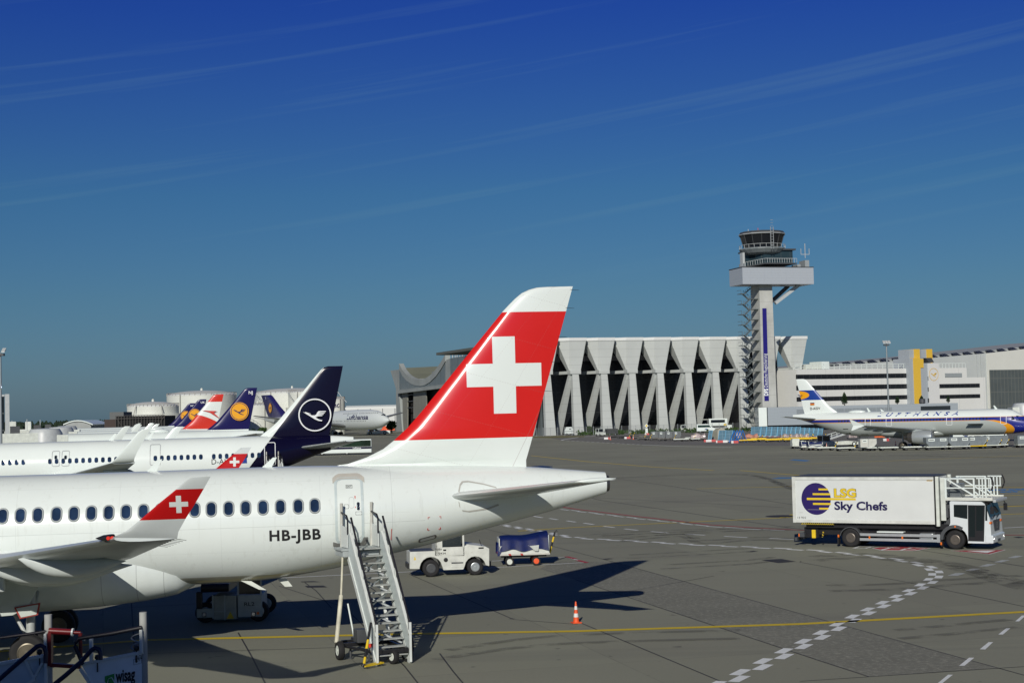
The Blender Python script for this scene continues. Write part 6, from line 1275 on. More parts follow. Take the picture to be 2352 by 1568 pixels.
for k in range(11): ldd.bar((lx-.4,-rt+1,czb-1.2+.85*k),(lx+.4,-rt+1,czb-1.2+.85*k),.10)
ldd.build('roof_ladder', M_grey, tw)
for q, h in ((-4.3,1.0),(-1,1.4),(4.2,1.2)): MB().tube((cxc+q,2.5,czt+.5),(cxc+q,2.5,czt+.9+h),.09,n=6).build('roof_aerial', M_red if q in (-1,4.2) else M_lgrey, tw)
MB().box(tx(228,290,0), tx(243,290,0), 1, 3, bz1, TT(236,232,0).z).build('service_duct', M_lgrey, tw)
for a_, b_, h in ((231,240,1.6),(668,698,2.6),(612,636,1.3)): MB().box(tx(a_,340), tx(b_,340), 0, 4, bz1, bz1+h).build('roof_plant', M_grey, tw)
aa = MB(); xx = tx(690,300); aa.bar((xx,2,bz1+3.5),(xx,2,bz1+8),.18); aa.bar((xx-1.4,2,bz1+4.6),(xx+1.4,2,bz1+4.6),.16); aa.bar((xx-1.4,2,bz1+4.6),(xx-1.4,2,bz1+6.4),.14); aa.bar((xx+1.4,2,bz1+4.6),(xx+1.4,2,bz1+6.4),.14); aa.build('aerial_array', M_lgrey, tw)
st0 = TT(436,604,3.2)
for y_, m_ in ((0.6, M_lgrey),(6.5, M_dgrey)): MB().bar((st0.x-.5,y_ if y_ < 3 else 5.4,st0.z), (tx(628 if y_ < 3 else 545,470,y_),y_,bz0+.2), 1.1, .9).build('brace', m_, tw)
# banner on the shaft
def shx(t, z): 
    k = (z-0)/zb0; l, r = bl_+(f0[0]-bl_)*k, br_+(f0[1]-br_)*k; return l+(r-l)*t
za, zb_ = TT(390,1303).z, TT(370,636).z
bn = MB(); bn.add([(shx(.13,za),-.06,za),(shx(.45,za),-.06,za),(shx(.50,zb_),-.06,zb_),(shx(.18,zb_),-.06,zb_)], [(0,1,2,3)]); bno = bn.build('banner', mat('banner_blue', (.010,.006,.17), .5, var=.05), tw)
zt0 = TT(388,1265).z; H_ = TT(388,962).z-zt0
pts, fs, w1 = text_mesh('DFS', 1, .03); k1 = H_*.17/w1
text_obj('banner_bold_letters', 'DFS', 1.9, lambda u, v: V((shx(.40, zt0+u)-v, -.10, zt0+u)), M_whiteink, bno, bold=.05, width=H_*.17); text_obj('banner_letters', 'Deutsche Flugsicherung', 1.75, lambda u, v: V((shx(.40, zt0+H_*.20+u)-v, -.10, zt0+H_*.20+u)), M_whiteink, bno, width=H_*.80)
# zigzag stair
sx0, sx1 = tx(222,800), tx(322,800); ztop, zbot = TT(300,490).z, TT(300,1462).z; nf = 13; stp = MB(); rlp = MB()
M_stairg = mat('stair_steel', (.17,.20,.20), .5, metal=.4, var=.1)
stair = MB()
for k in range(nf*2):
    za_, zb2 = ztop-(ztop-zbot)*k/(nf*2), ztop-(ztop-zbot)*(k+1)/(nf*2); lean = (bl_-f0[0])*0; xo = lambda z: shx(0,z)-shx(0,zb0*.6)
    xa, xb = (sx1-1.2, sx0+1.5) if k % 2 == 0 else (sx0+1.5, sx1-1.2); yy = 1.5 if k % 2 == 0 else 3.2
    stair.bar((xa+xo(za_), yy, za_), (xb+xo(zb2), yy, zb2), .9, .2); rr_ = MB()
    stair.bar((xa+xo(za_), yy-.65, za_+1.0), (xb+xo(zb2), yy-.65, zb2+1.0), .09)
    for t in (0,.33,.66,1): q = V((xa+xo(za_), yy-.65, za_)).lerp(V((xb+xo(zb2), yy-.65, zb2)), t); stair.bar(q, q+V((0,0,1.0)), .08)
    xl = (sx0, sx0+1.6) if k % 2 == 0 else (sx1-1.4, sx1+1.2); stair.box(xl[0]+xo(zb2), xl[1]+xo(zb2), .8, 3.9, zb2-.15, zb2); 
    if k % 2 == 0: stair.bar((xl[0]+xo(zb2),.8,zb2+1),(xl[0]+xo(zb2),3.9,zb2+1),.1); stair.bar((xl[0]+xo(zb2),.8,zb2),(xl[0]+xo(zb2),.8,zb2+1),.1)
stair.build('outside_stair', M_stairg, tw)
# low grey building at the foot of the tower
lb, LBM, LBL = site('terminal_annex', 1744, 462, -5, 'long low grey clad building at the foot of the control tower', 'building')
x1 = LBL(2200, 926).x; zlo, zhi = LBL(1800,976).z, LBL(1800,934.5).z
M_lowclad = mat('annex_cladding', (.27,.31,.34), .45, metal=.15, var=.04, layers=band_layers((lambda x, y, z: ((z*1.1).frac() < .04), (.20,.23,.25))))
MB().box(2.4, x1, 0, 25, zlo, zhi).build('upper_storey', M_lowclad, lb); MB().box(2.0, x1-1, 3.5, 24, 0, zlo).build('ground_storey', mat('annex_base', (.05,.06,.075), .5, var=.15, layers=band_layers((lambda x, y, z: ((x*.25).frac() < .03), (.16,.18,.19)))), lb)
MB().box(-.2, 2.2, 1, 18, 1.5, zhi).build('end_wall', M_white, lb)
wq = LBL(1830, 951); wq2 = LBL(2050, 941); wn = MB()
for k in range(12): x = wq.x+(wq2.x-wq.x)*k/12; MB().box(x, x+(wq2.x-wq.x)/12-.15, -.05, .05, wq.z-1.6, wq.z+1.4).build('window', mat('annex_window', (.22,.25,.27), .2), lb)
a, b = LBL(2115,946), LBL(2183,936); MB().box(a.x, b.x, -.06, .05, a.z-1, b.z+.6).build('window', M_glass, lb)
# office block and maintenance hangar on the right
ob, OBM, OBL = site('office_building', 1833, 505, 30, 'white office building with long dark window bands and a yellow striped stair tower', 'building')
def OZ(zx, zy, y0=0.0): return OBL(1780+zx/4.112, 775.2+zy/4.112, y0)
M_off = mat('office_panel', (.70,.71,.68), .6, var=.03, vs=.1, layers=band_layers((lambda x, y, z: ((x*.083).frac() < .006), (.40,.41,.41))))
xa, xb = OZ(205,400).x, OZ(1280,400).x; zt_ = OZ(700,296).z
MB().box(xa, xb, 0, 30, 0, zt_).build('wall', M_off, ob)
for ya, yb in ((343,386),(446,489),(552,592)): 
    a, b = OZ(700, yb).z, OZ(700, ya).z; wo = MB().box(xa-.05, xb-.3, -.12, .3, a, b).build('window_band', mat('band_glass', (.014,.015,.018), .2, var=.2, vs=.4, layers=band_layers((lambda x, y, z: (x*.4).frac() < .035, (.06,.062,.065)))), ob)
rr_ = MB(); zr = zt_+1.6
for k in range(22): x = xa+(xb-xa)*k/21; rr_.bar((x,.6,zt_),(x,.6,zr),.12)
rr_.bar((xa,.6,zr),(xb,.6,zr),.14); rr_.bar((xa,.6,zt_+.8),(xb,.6,zt_+.8),.1); rr_.build('roof_rail', M_white, ob)
a, b = OZ(300,296,3), OZ(512,250,3); MB().box(a.x, b.x-3.5, 3, 10, zt_, b.z).build('roof_plant', M_offwhite, ob); MB().box(b.x-3.2, b.x, 3, 9, zt_, OZ(500,225,3).z).build('roof_plant', M_white, ob)
# yellow striped stair tower
M_ty = mat('tower_yellow', (.72,.46,.05), .6, var=.04); M_tg2 = mat('tower_grey', (.36,.40,.43), .6, var=.04)
def obox(name, zx0, zx1, zy0, zy1, y0, y1, m, parent=None, zbase=None):
    a, b = OZ(zx0, zy1, y0), OZ(zx1, zy0, y0); return MB().box(a.x, b.x, y0, y1, 0 if zbase is None else zbase, b.z).build(name, m, parent or ob)
tw1 = obox('stair_tower', 1278, 1400, 196, 600, -1.5, 6, M_tg2); obox('yellow_stripe', 1322, 1372, 192, 600, -1.75, 5, M_ty, tw1); obox('yellow_stripe', 1322, 1402, 200, 290, -1.7, 5.5, M_ty, tw1, OZ(1350,285,-1.7).z)
obox('chimney_block', 1265, 1366, 112, 200, 0, 5, M_tg2, tw1, 10); obox('yellow_stripe', 1318, 1367, 108, 200, -.25, 5.2, M_ty, tw1, 12); obox('chimney_block', 1382, 1484, 112, 200, 2, 7, M_tg2, tw1, 10); obox('yellow_stripe', 1436, 1485, 108, 200, 1.75, 7.2, M_ty, tw1, 12)
t2 = obox('stair_tower', 1402, 1462, 240, 600, -1.2, 6, M_tg2); t3 = obox('stair_tower', 1462, 1545, 240, 600, -1.6, 6, mat('tower_white', (.66,.67,.66), .6, var=.03))
q = OZ(1498,347,-1.6); mf3 = lambda u, v, o=0: V((q.x+u, -1.68-o, q.z+v)); r_ = 2.15
em = disc(lambda a, b: mf3(a, b), r_*.93, r_, 40).build('crane_emblem', M_ty, t3); cr = MB(); cr.poly([mf3(p*r_*.85, q_*r_*.85, .02) for p, q_ in CRANE]); cr.build('crane', M_ty, em)
for zy in (283,385,488,592): c = OZ(1450, zy, -1.2); MB().box(c.x-.35, c.x+.5, -1.3, -1.15, c.z-.7, c.z+.7).build('slot_window', M_glass, t2)
MB().prism([OZ(1422,192,-1), OZ(1478,190,-1), OZ(1504,233,-1), OZ(1458,237,-1)], (0,4,0)).build('roof_light', M_dgrey, tw1)
# right wing
zr1, zr2 = OZ(1700,285).z, OZ(1900,374).z; xw = [OZ(p, 400).x for p in (1540,1820,1993)]
w1 = MB().box(xw[0], xw[1], .3, 22, 0, zr1).build('wall', M_off, ob); w2 = MB().box(xw[1], xw[2], .3, 22, 0, zr2).build('wall', M_off, ob)
for (p0_, p1_, ya, yb, m_) in ((1610,1768,334,373,M_grey),(1545,1936,432,475,MATS['band_glass']),(1548,1940,532,575,MATS['band_glass'])):
    a, b = OZ(p0_, yb), OZ(p1_, ya); MB().box(a.x, b.x, .1, .5, a.z, b.z).build('window_band', m_, ob)
rr_ = MB()
for k in range(10): x = xw[0]+(xw[1]-xw[0])*k/9; rr_.bar((x,.8,zr1),(x,.8,zr1+1.6),.12)
rr_.bar((xw[0],.8,zr1+1.6),(xw[1],.8,zr1+1.6),.14); rr_.build('roof_rail', M_white, ob)
mh_, MHM, MHL = site('hangar', 1833, 560, 27, 'white maintenance hangar with sloping roof, solar panels and a tall dark gridded door', 'hangar')
def MZ(zx, zy, y0=0.0): return MHL(1780+zx/4.112, 775.2+zy/4.112, y0)
xl, xc = MZ(430,280).x, MZ(1996,200).x; za_, zc_ = MZ(430,280).z, MZ(1996,148).z
MB().prism([(xl,0,0),(xc,0,0),(xc,0,zc_),(xl,0,za_)], (0,60,0)).build('side_wall', mat('hangar_wall_pale', (.46,.49,.48), .7, var=.05, vs=.15), mh_)
zf = zc_; xr = xc+70; zrr = zc_+5.5
MB().prism([(xc,-.4,0),(xr,-.4,0),(xr,-.4,zrr),(xc,-.4,zf)], (0,60,0)).build('front_wall', mat('hangar_wall_white', (.62,.63,.58), .6, var=.04, vs=.1), mh_)
d0, d1 = MZ(2022,305,-.4), MZ(2022,690,-.4); MB().box(d0.x, xr-4, -.7, -.3, 0, d0.z).build('gridded_door', mat('grid_door', (.085,.10,.10), .4, var=.1, vs=.2, layers=band_layers((lambda x, y, z: ((x*.55).frac() < .09), (.16,.17,.15)), (lambda x, y, z: ((z*.19).frac() < .05), (.13,.14,.13)))), mh_)
sw = MB(); 
for k in range(24):
    t0 = (k+.1)/24; x = xl+(xr-10-xl)*t0; z = za_+(zc_-za_)*(x-xl)/(xc-xl) if x < xc else zc_+5.5*(x-xc)/70
    MB().prism([(x,.6,z-.1),(x+3.2,.6,z+.25),(x+2.6,2.6,z+1.25),(x-.4,2.6,z+1.0)], (0,.15,.1)).build('solar_panel', mat('solar_blue', (.014,.018,.035), .15, var=.1, layers=band_layers((lambda x, y, z: (x*.9).frac() < .08, (.25,.27,.28)))), mh_)
rfm = MB(); rfm.prism([(xl,-.1,za_-.3),(xc,-.1,zc_-.2),(xr,-.5,zrr),(xr,-.5,zrr+2.4),(xc,-.1,zc_+2.1),(xl,-.1,za_+1.8)], (0,0.001,0)); MB().prism([(xl,3,za_-.3),(xc,3,zc_-.3),(xr,3,zrr-.3),(xr,3,zrr+.9),(xc,3,zc_+.8),(xl,3,za_+.7)], (0,55,0)).build('roof', mat('sheet_roof', (.33,.35,.35), .6), mh_)
a = MZ(1940,372,-.5); pipe = MB(); 
for dx in (-1.2,.8): pipe.tube((a.x+dx,-.4,a.z),(a.x+dx,-.4,zc_-.4),.14,n=8)
pipe.build('rain_pipe', M_lgrey, mh_, 40)
# floodlight masts
def mast(name, px, D, ytop, label, lamps, k_=1.0):
    o, M, L = site(name, px, D, 0, label, 'light mast', 'floodlight masts'); z = L(px, ytop).z
    MB().tube((0,0,0),(0,0,z-1.5*k_),.36*k_,.24*k_,12).build('pole', mat('mast_steel', (.30,.34,.35), .45, metal=.4, var=.05), o, 50)
    MB().box(-.9*k_,.9*k_,-.6*k_,.6*k_,z-2.2*k_,z-1.7*k_).build('lamp_frame', M_dgrey, o)
    for k in range(lamps): x = (-.9+1.8*k/max(1, lamps-1))*k_; MB().prism([(x-.4*k_,-.9*k_,z-1.5*k_),(x+.4*k_,-.9*k_,z-1.5*k_),(x+.4*k_,.3*k_,z-.7*k_),(x-.4*k_,.3*k_,z-.7*k_)], (0,0,.3*k_)).build('floodlight', M_lgrey, o)
    return o
mast('light_mast', 2040.5, 335, 779, 'slim grey floodlight mast in front of the white office building', 3, .62)
lm = mast('light_mast', 2, 150, 795, 'floodlight mast cut by the left edge of the picture', 2, .42)
# building and air bridges at the far left
lf, LFM, LFL = site('terminal_building', 20, 205, 19, 'dark glazed terminal corner at the left edge with a white corner column', 'building')
zl_ = LFL(10,905).z
MB().box(-14,-.55,0,14,0,zl_-.3).build('glazed_wall', mat('terminal_glass', (.008,.012,.014), .25, var=.2, layers=band_layers((lambda x, y, z: ((z*.45).frac() < .08), (.07,.08,.08)))), lf); MB().box(-.45,.1,-.3,1,0,zl_).build('corner_column', M_lgrey, lf); MB().box(-14,-.5,-.2,14,zl_-.3,zl_-.05).build('roof', M_lgrey, lf)
def air_bridge(px, D, rz, label, scale=1.0):
    o, M, L = site('air_bridge', px, D, rz, label, 'air bridge', 'air bridges'); s = scale
    MB().box(-15*s,0,-1.4,1.4,3.4,6.1).build('tunnel', mat('bridge_grey', (.36,.38,.37), .5, var=.1, layers=band_layers((lambda x, y, z: (x*.8).frac() < .06, (.22,.23,.23)))), o); MB().box(-7*s,1.4,-1.65,1.65,3.2,6.5).build('outer_tunnel', M_offwhite, o, bevel=.05)
    MB().lathe([(1.9,3.0),(1.9,6.4),(1.6,6.9),(.2,7.0)], (1.8,0,0), (0,0,1), 20).build('cab_rotunda', M_lgrey, o, 40); MB().box(1.8,4.2,-1.5,1.5,3.1,6.2).build('cab', M_offwhite, o, bevel=.05)
    MB().bar((-2,0,0),(-2,0,3.3),.6).build('support_column', M_dgrey, o)
    for k, h in ((-10,1.0),(-5,1.4),(-1.5,.8)): MB().box(k-.5,k+.5,-.8,.8,6.1 if k < -7 else 6.5,6.5+h).build('roof_unit', M_dgrey if k != -5 else M_offwhite, o)
    for k in (-8, -3): MB().tube((k,.9,6.4),(k,.9,8.2),.06,n=6).build('beacon_pole', M_lgrey, o)
    return o
air_bridge(66, 178, 20, 'pale air bridge with roof boxes at the far left, nearest the dark glazed corner')
air_bridge(110, 232, 15, 'pale air bridge second along the row of noses at the far left')
air_bridge(130, 290, 12, 'far pale air bridge behind the others near the arched roof')
air_bridge(2372, 285, 180, 'grey air bridge at the nose of the silver and blue airliner')
# buildings in the left background
ah, AHM, AHL = site('arched_building', 145, 520, 0, 'grey building with curved white roof in front of the wood', 'building')
xw_ = AHL(213,980).x; prof = [(xw_*k/10, 0, 6.0+1.9*math.sin(math.pi*(.12+.80*k/10))) for k in range(11)]
MB().prism([(.6,0,0),(xw_-.6,0,0)]+[(min(max(p[0],.6),xw_-.6),0,p[2]-.25) for p in prof[::-1]], (0,20,0)).build('wall', mat('hall_grey', (.30,.32,.31), .7, var=.12, vs=.4), ah); MB().loft([[V(p), V((p[0],0,p[2]+.35)), V((p[0],21,p[2]+.35)), V((p[0],21,p[2]))] for p in prof]).build('roof', M_white, ah)
MB().box(5,6.6,-.1,.1,2,5).build('window', M_dgrey, ah)
for k, (px, w_) in enumerate(((212,16),(236,9))):
    q, _, _l = site('storage_hall', px, 600+40*k, 0, ('low pale storage hall right of the arched roof','small low hall beside the dark lattice building')[k], 'building'); MB().box(0,w_,0,18,0,4.4-.6*k).build('wall', mat('hall_pale', (.34,.36,.35), .7, var=.1), q); MB().loft([[V((w_*t,0,4.4-.6*k)),V((w_*t,0,4.6-.6*k+1.0*math.sin(math.pi*t))),V((w_*t,18,4.6-.6*k+1.0*math.sin(math.pi*t))),V((w_*t,18,4.4-.6*k))] for t in (0,.2,.4,.6,.8,1)]).build('roof', M_offwhite, q)
dkb, DM_, DL = site('lattice_building', 266, 430, 0, 'black steel lattice building in front of the white fuel tanks', 'building'); xd = DL(378,980).x; zd = DL(320,953.5).z
MB().box(0,xd,.6,14,0,zd-.2).build('wall', mat('lattice_black', (.010,.012,.012), .8, var=.4, vs=.6), dkb); lt = MB()
for k in range(18): x = xd*k/17; lt.bar((x,0,0),(x,0,zd),.12)
for z in (1.6,zd*.45,zd-.8,zd): lt.bar((0,0,z),(xd,0,z),.14)
lt.bar((0,-.05,zd-.4),(3.2,-.05,4),.1); lt.bar((xd,-.05,zd-.3),(xd-3.2,-.05,4),.1); lt.build('steel_frame', mat('lattice_steel', (.055,.05,.045), .7), dkb)
gb, _, GBL = site('plant_building', 252, 450, 0, 'dark grey block behind the black lattice building', 'building'); MB().box(0,GBL(284,960).x,0,10,0,GBL(260,946).z).build('upper_block', mat('block_grey', (.11,.12,.12), .7), gb); MB().box(-1,GBL(270,960).x,-2,0,0,GBL(250,963).z).build('lower_block', mat('block_brown', (.05,.035,.03), .8), gb)
M_tank = mat('tank_white', (.64,.66,.60), .5, var=.06, vs=.1, layers=band_layers((lambda x, y, z: ((z*.33).frac() < .012), (.42,.42,.38))))
def tank(px, D, Rr, ywall, ydome, label, lower=None, rail=True, stair=False):
    o, M, L = site('fuel_tank', px, D, 0, label, 'fuel tank', 'white fuel tanks'); zw_, zd_ = L(px, ywall).z, L(px, ydome).z
    MB().lathe([(Rr,0),(Rr,zw_)], (0,0,0), (0,0,1), 56).build('shell', M_tank, o, 40)
    MB().lathe([(Rr+.05,zw_)]+[(Rr*math.cos(a), zw_+(zd_-zw_)*math.sin(a)) for a in (R(8),R(20),R(35),R(50),R(65),R(80),R(89.9))], (0,0,0), (0,0,1), 56).build('dome_roof', mat('tank_roof', (.60,.62,.60), .5, var=.05), o, 30)
    MB().lathe([(.6,zd_-.2),(.5,zd_+.9),(.05,zd_+1.2)], (0,0,0), (0,0,1), 12).build('roof_vent', M_tank, o)
    if lower: MB().lathe([(lower[0],0),(lower[0],lower[1]),(Rr,lower[1]+.05)], (0,0,0), (0,0,1), 56).build('lower_shell', M_tank, o, 40)
    rl = MB()
    for k in range(40): a = 2*math.pi*k/40; rl.bar((Rr*math.cos(a),Rr*math.sin(a),zw_),(Rr*math.cos(a),Rr*math.sin(a),zw_+1.3),.12)
    rl.path([V((Rr*math.cos(2*math.pi*k/48),Rr*math.sin(2*math.pi*k/48),zw_+1.25)) for k in range(49)], .09, 5); rl.build('guard_rail', mat('rail_brown', (.34,.32,.28), .7), o)
    rr2 = lower[0] if lower else Rr
    for a in (R(-60),R(-115)): 
        p = V((math.cos(a)*(rr2+.5), math.sin(a)*(rr2+.5), 0)); MB().path([p, p+V((0,0,(lower[1] if lower else zw_)-1)), V((math.cos(a)*(Rr+.4),math.sin(a)*(Rr+.4),zw_+.6))], .22, 6).build('riser_pipe', mat('pipe_grey', (.40,.40,.36), .6), o)
    if stair:
        s_ = MB()
        for k in range(28): t = k/28; a = R(-150+110*t); z = zw_*(1-t); s_.bar((math.cos(a)*(Rr+.1),math.sin(a)*(Rr+.1),z),(math.cos(a)*(Rr+1.2),math.sin(a)*(Rr+1.2),z),.5,.15); s_.bar((math.cos(a)*(Rr+1.2),math.sin(a)*(Rr+1.2),z),(math.cos(a)*(Rr+1.2),math.sin(a)*(Rr+1.2),z+1.2),.1)
        s_.build('spiral_stair', M_lgrey, o)
    return o
tank(352, 640, 10.4, 934, 922, 'shallow domed white fuel tank behind the black lattice building', (12.3, 10.2))
tank(464, 720, 15.8, 908.5, 896.5, 'largest white fuel tank behind the red and white tail')
tank(672, 790, 18.9, 903, 891, 'wide white fuel tank behind the jumbo tail', stair=True)
tank(712, 765, 10.4, 901, 894, 'tall narrow white tank with pipes just left of the dark navy tail', (11.6, 12.2), stair=True)
tank(592, 765, 8.8, 931, 926, 'small white tank between the indigo tail and the jumbo')
sl4 = tank(772, 650, 3.7, 918, 913, 'slim white silo lettered HBG right of the dark navy tail')
text_obj('silo_letters', 'HBG', 2.3, lambda u, v: V((3.76*math.sin((u-2.2)/3.7), -3.76*math.cos((u-2.2)/3.7), 11.0+v)), M_navyink, sl4, bold=.03)
cg = MB(); 
for k in (-1,1): cg.bar((3.4*k,-1,14.3),(1.0*k,-1,17.5),.2); cg.bar((3.4*k,-1,14.3),(4.6*k,-1,13.2),.2)
cg.build('roof_truss', M_lgrey, sl4)
wb_, _, WBL = site('warehouse', 793, 940, 0, 'long white warehouse with dark ribs behind the jumbo', 'building'); xw_ = WBL(918,950).x; zw_ = WBL(850,934).z
MB().box(0,xw_,0,40,0,zw_).build('wall', mat('warehouse_white', (.58,.60,.58), .6, var=.05, layers=band_layers((lambda x, y, z: (x*.135).frac() < .07, (.16,.17,.17)), (lambda x, y, z: (z > zw_-1.2), (.66,.68,.66)))), wb_); MB().box(0,xw_,5,35,zw_,zw_+1).build('roof', M_grey, wb_)
# ------------------------------------------------------------------ vegetation
def leaf_mat(name, c): return mat(name, c, .8, var=.45, vs=1.5, spec=.15)
M_leaf = leaf_mat('leaf_green', (.040,.075,.022)); M_leafd = leaf_mat('leaf_dark', (.018,.036,.016)); M_trunk = mat('bark', (.06,.05,.04), .9)
def leaves(mb, c, rx, rz, n, s, rnd, cone=False):
    for _ in range(n):
        while True:
            p = V((rnd.uniform(-1,1), rnd.uniform(-1,1), rnd.uniform(-1,1)))
            if p.length < 1 and p.length > .25: break
        k = 1.0
        if cone: k = max(.08, (1-p.z)/2)**.7*1.35
        q = V(c)+V((p.x*rx*k, p.y*rx*k, p.z*rz)); a = V((rnd.uniform(-1,1),rnd.uniform(-1,1),rnd.uniform(-1,1))).normalized(); b = unit(a.cross(V((rnd.uniform(-1,1),rnd.uniform(-1,1),.3)))); ss = s*rnd.uniform(.6,1.3)
        mb.add([q-a*ss-b*ss*.6, q+a*ss-b*ss*.5, q+a*ss*.8+b*ss*.6, q-a*ss*.7+b*ss*.6], [(0,1,2,3)])
def tree(name, px, D, ytop, wpx, label, m, zbase=0.0, cone=False, group='trees', seed=1, trunk=.25, cat='tree'):
    rnd = random.Random(seed); o, M, L = site(name, px, D, 0, label, cat, group); o.location.z = zbase; z = L(px, ytop).z; h = z-zbase; r = wpx/2*D/FOC
    cm = MB()
    if cone: leaves(cm, (0,0,h*.55), r, h*.47, 420, r*.20, rnd, True)
    else:
        for k in range(7): a = rnd.uniform(0,6.28); q = (r*.5*math.cos(a), r*.5*math.sin(a), h*rnd.uniform(.45,.82)); leaves(cm, q, r*.55, h*.2, 90, r*.14, rnd)
        leaves(cm, (0,0,h*.6), r*.7, h*.36, 160, r*.15, rnd)
    cm.build('crown', m, o, recalc=False); MB().tube((0,0,0),(0,0,h*.6),r*.12+.05,r*.05,8).build('trunk', M_trunk, o, 50); return o
zroof = zhi if False else LBL(1800,934.5).z
for k, (px, yt, w_, lab) in enumerate(((1940,900,15,'tallest cone-shaped conifer on the roof of the long low building, leftmost of four'),(2061,909,10,'slim conifer on the low roof just right of the floodlight mast'),(2117,908.5,12,'round dark conifer in a pot in front of the yellow stripe'),(2178,908,9,'thin conifer on the low roof farthest right, below the dark window band'))):
    o = tree('conifer', px, 472, yt, w_, lab, M_leafd, LBL(1800,934.5).z, True, 'conifers on the low roof', 11+k)
    if k == 2: MB().lathe([(.6,0),(.95,.2),(.95,1.4),(.8,1.5)], (0,-.5,0), (0,0,1), 16).build('pot', M_dgrey, o)
for k, (px, yt, w_, D, lab, m) in enumerate(((562,983,12,600,'small sapling left of the round bush under the fuel tanks',M_leaf),(579.5,983.5,15,600,'round clipped dark bush under the fuel tanks',M_leafd),(600,980,26,600,'loose green tree behind the navy-tailed fuselage under the fuel tanks',M_leaf),(899,964,24,640,'leafy tree between the jumbo nose and the hangar',M_leaf),(1353,978,17,492,'small tree at the foot of the hangar columns',M_leaf))):
    tree('tree', px, D, yt, w_, lab, m, 0, False, 'trees', 40+k)
hd = MB(); rnd = random.Random(5)
for k in range(170): 
    p = GD(1325+430*rnd.random(), 470+30*rnd.random()); leaves(hd, (p.x, p.y-4, .5), 1.3, rnd.uniform(.3,1.0), 9, .35, rnd)
tag(hd.build('hedge_plants', M_leaf, None, recalc=False), 'low green weeds and shrubs along the hangar foot', 'ground cover', kind='stuff')
gsm = MB(); gsm.add([g2(x, y, .012) for x, y in [(1225,1002.5),(1290,1000.5),(1345,1001),(1340,1003.5),(1260,1005.5),(1225,1005)]], [tuple(range(6))]); st_(gsm.build('grass_verge', mat('dry_grass', (.14,.13,.04), .95, var=.3, vs=1)))
fw = MB(); rnd = random.Random(9)
for k in range(900):
    D = rnd.uniform(1300,1750); x = rnd.uniform(-760,-140)*D/1500; h = rnd.uniform(6.2,9.2)+ (D-1300)*.003; r = rnd.uniform(2.2,4.0)
    n = 7; base = [V((x+r*math.cos(6.283*j/n)*rnd.uniform(.7,1.2), D+r*math.sin(6.283*j/n), h*rnd.uniform(.15,.35))) for j in range(n)]; mid = [V((x+r*.62*math.cos(6.283*j/n+.4)*rnd.uniform(.6,1.3), D+r*.6*math.sin(6.283*j/n+.4), h*rnd.uniform(.55,.75))) for j in range(n)]; top = [V((x+r*.15*math.cos(6.283*j/n), D+r*.15*math.sin(6.283*j/n), h*rnd.uniform(.95,1.03))) for j in range(n)]
    fw.loft([[V((q.x,q.y,0)) for q in base], base, mid, top])
tag(fw.build('forest', leaf_mat('wood_green', (.020,.034,.020)), None, recalc=False), 'dark wood along the horizon at the far left', 'wood', kind='stuff')
# ------------------------------------------------------------------ small vehicles and equipment far across the apron
G_DOLLY, G_ULD, G_FENCE = 'low cargo dollies', 'metal baggage containers', 'blue blast screens'
Z6 = lambda x, y: (1435.5+x/5.851, 947.5+y/5.851)
Z7 = lambda x, y: (1780+x/8.192, 947.5+y/8.192)
Z8 = lambda x, y: (2038.5+x/7.5026, 947.5+y/7.5026)
Z9 = lambda x, y: (1205.9+x/6.827, 947.5+y/6.827)
M_wrap = mat('plastic_wrap', (.40,.34,.33), .25, var=.5, vs=2.5, bump=.4, bs=3)
M_net = mat('orange_net', (.45,.20,.14), .6, var=.5, vs=3); M_uld = mat('container_alu', (.24,.27,.28), .4, metal=.35, var=.12, vs=1.5); M_uldg = mat('container_grey', (.12,.135,.14), .5, var=.1)
def dolly(loc, rz, label, bar=True, colr=None, L_=3.0, rims=None):
    o = empty('cargo_dolly', loc, rz, label, 'dolly', G_DOLLY); f = MB(); f.box(0,L_,-.8,.8,.42,.54); f.box(.1,L_-.1,-.75,-.6,.54,.60); f.box(.1,L_-.1,.6,.75,.54,.60)
    for k in range(6): f.tube((.3+k*(L_-.6)/5,-.6,.57),(.3+k*(L_-.6)/5,.6,.57),.05,n=6)
    f.build('frame', colr or M_offwhite, o); MB().box(.2,L_-.2,-.5,.5,.24,.42).build('undercarriage', M_blackp, o)
    for x in (.45, L_-.55):
        for y in (-.62,.62): wheel('wheel', (x,y,.24), .24, .16, o, rim=rims or M_dgrey, n=14)
    if bar: 
        t = MB(); a, b = V((L_,0,.4)), V((L_+.55,0,1.5)); 
        for q, mi in ((0,0),(.4,1),(.6,0),(.85,1)): t.tube(a+(b-a)*q, a+(b-a)*min(1,q+(.4 if q == 0 else .25)), .07, n=6, mi=mi)
        t.build('tow_bar', [M_yellow, M_blackp], o)
    return o
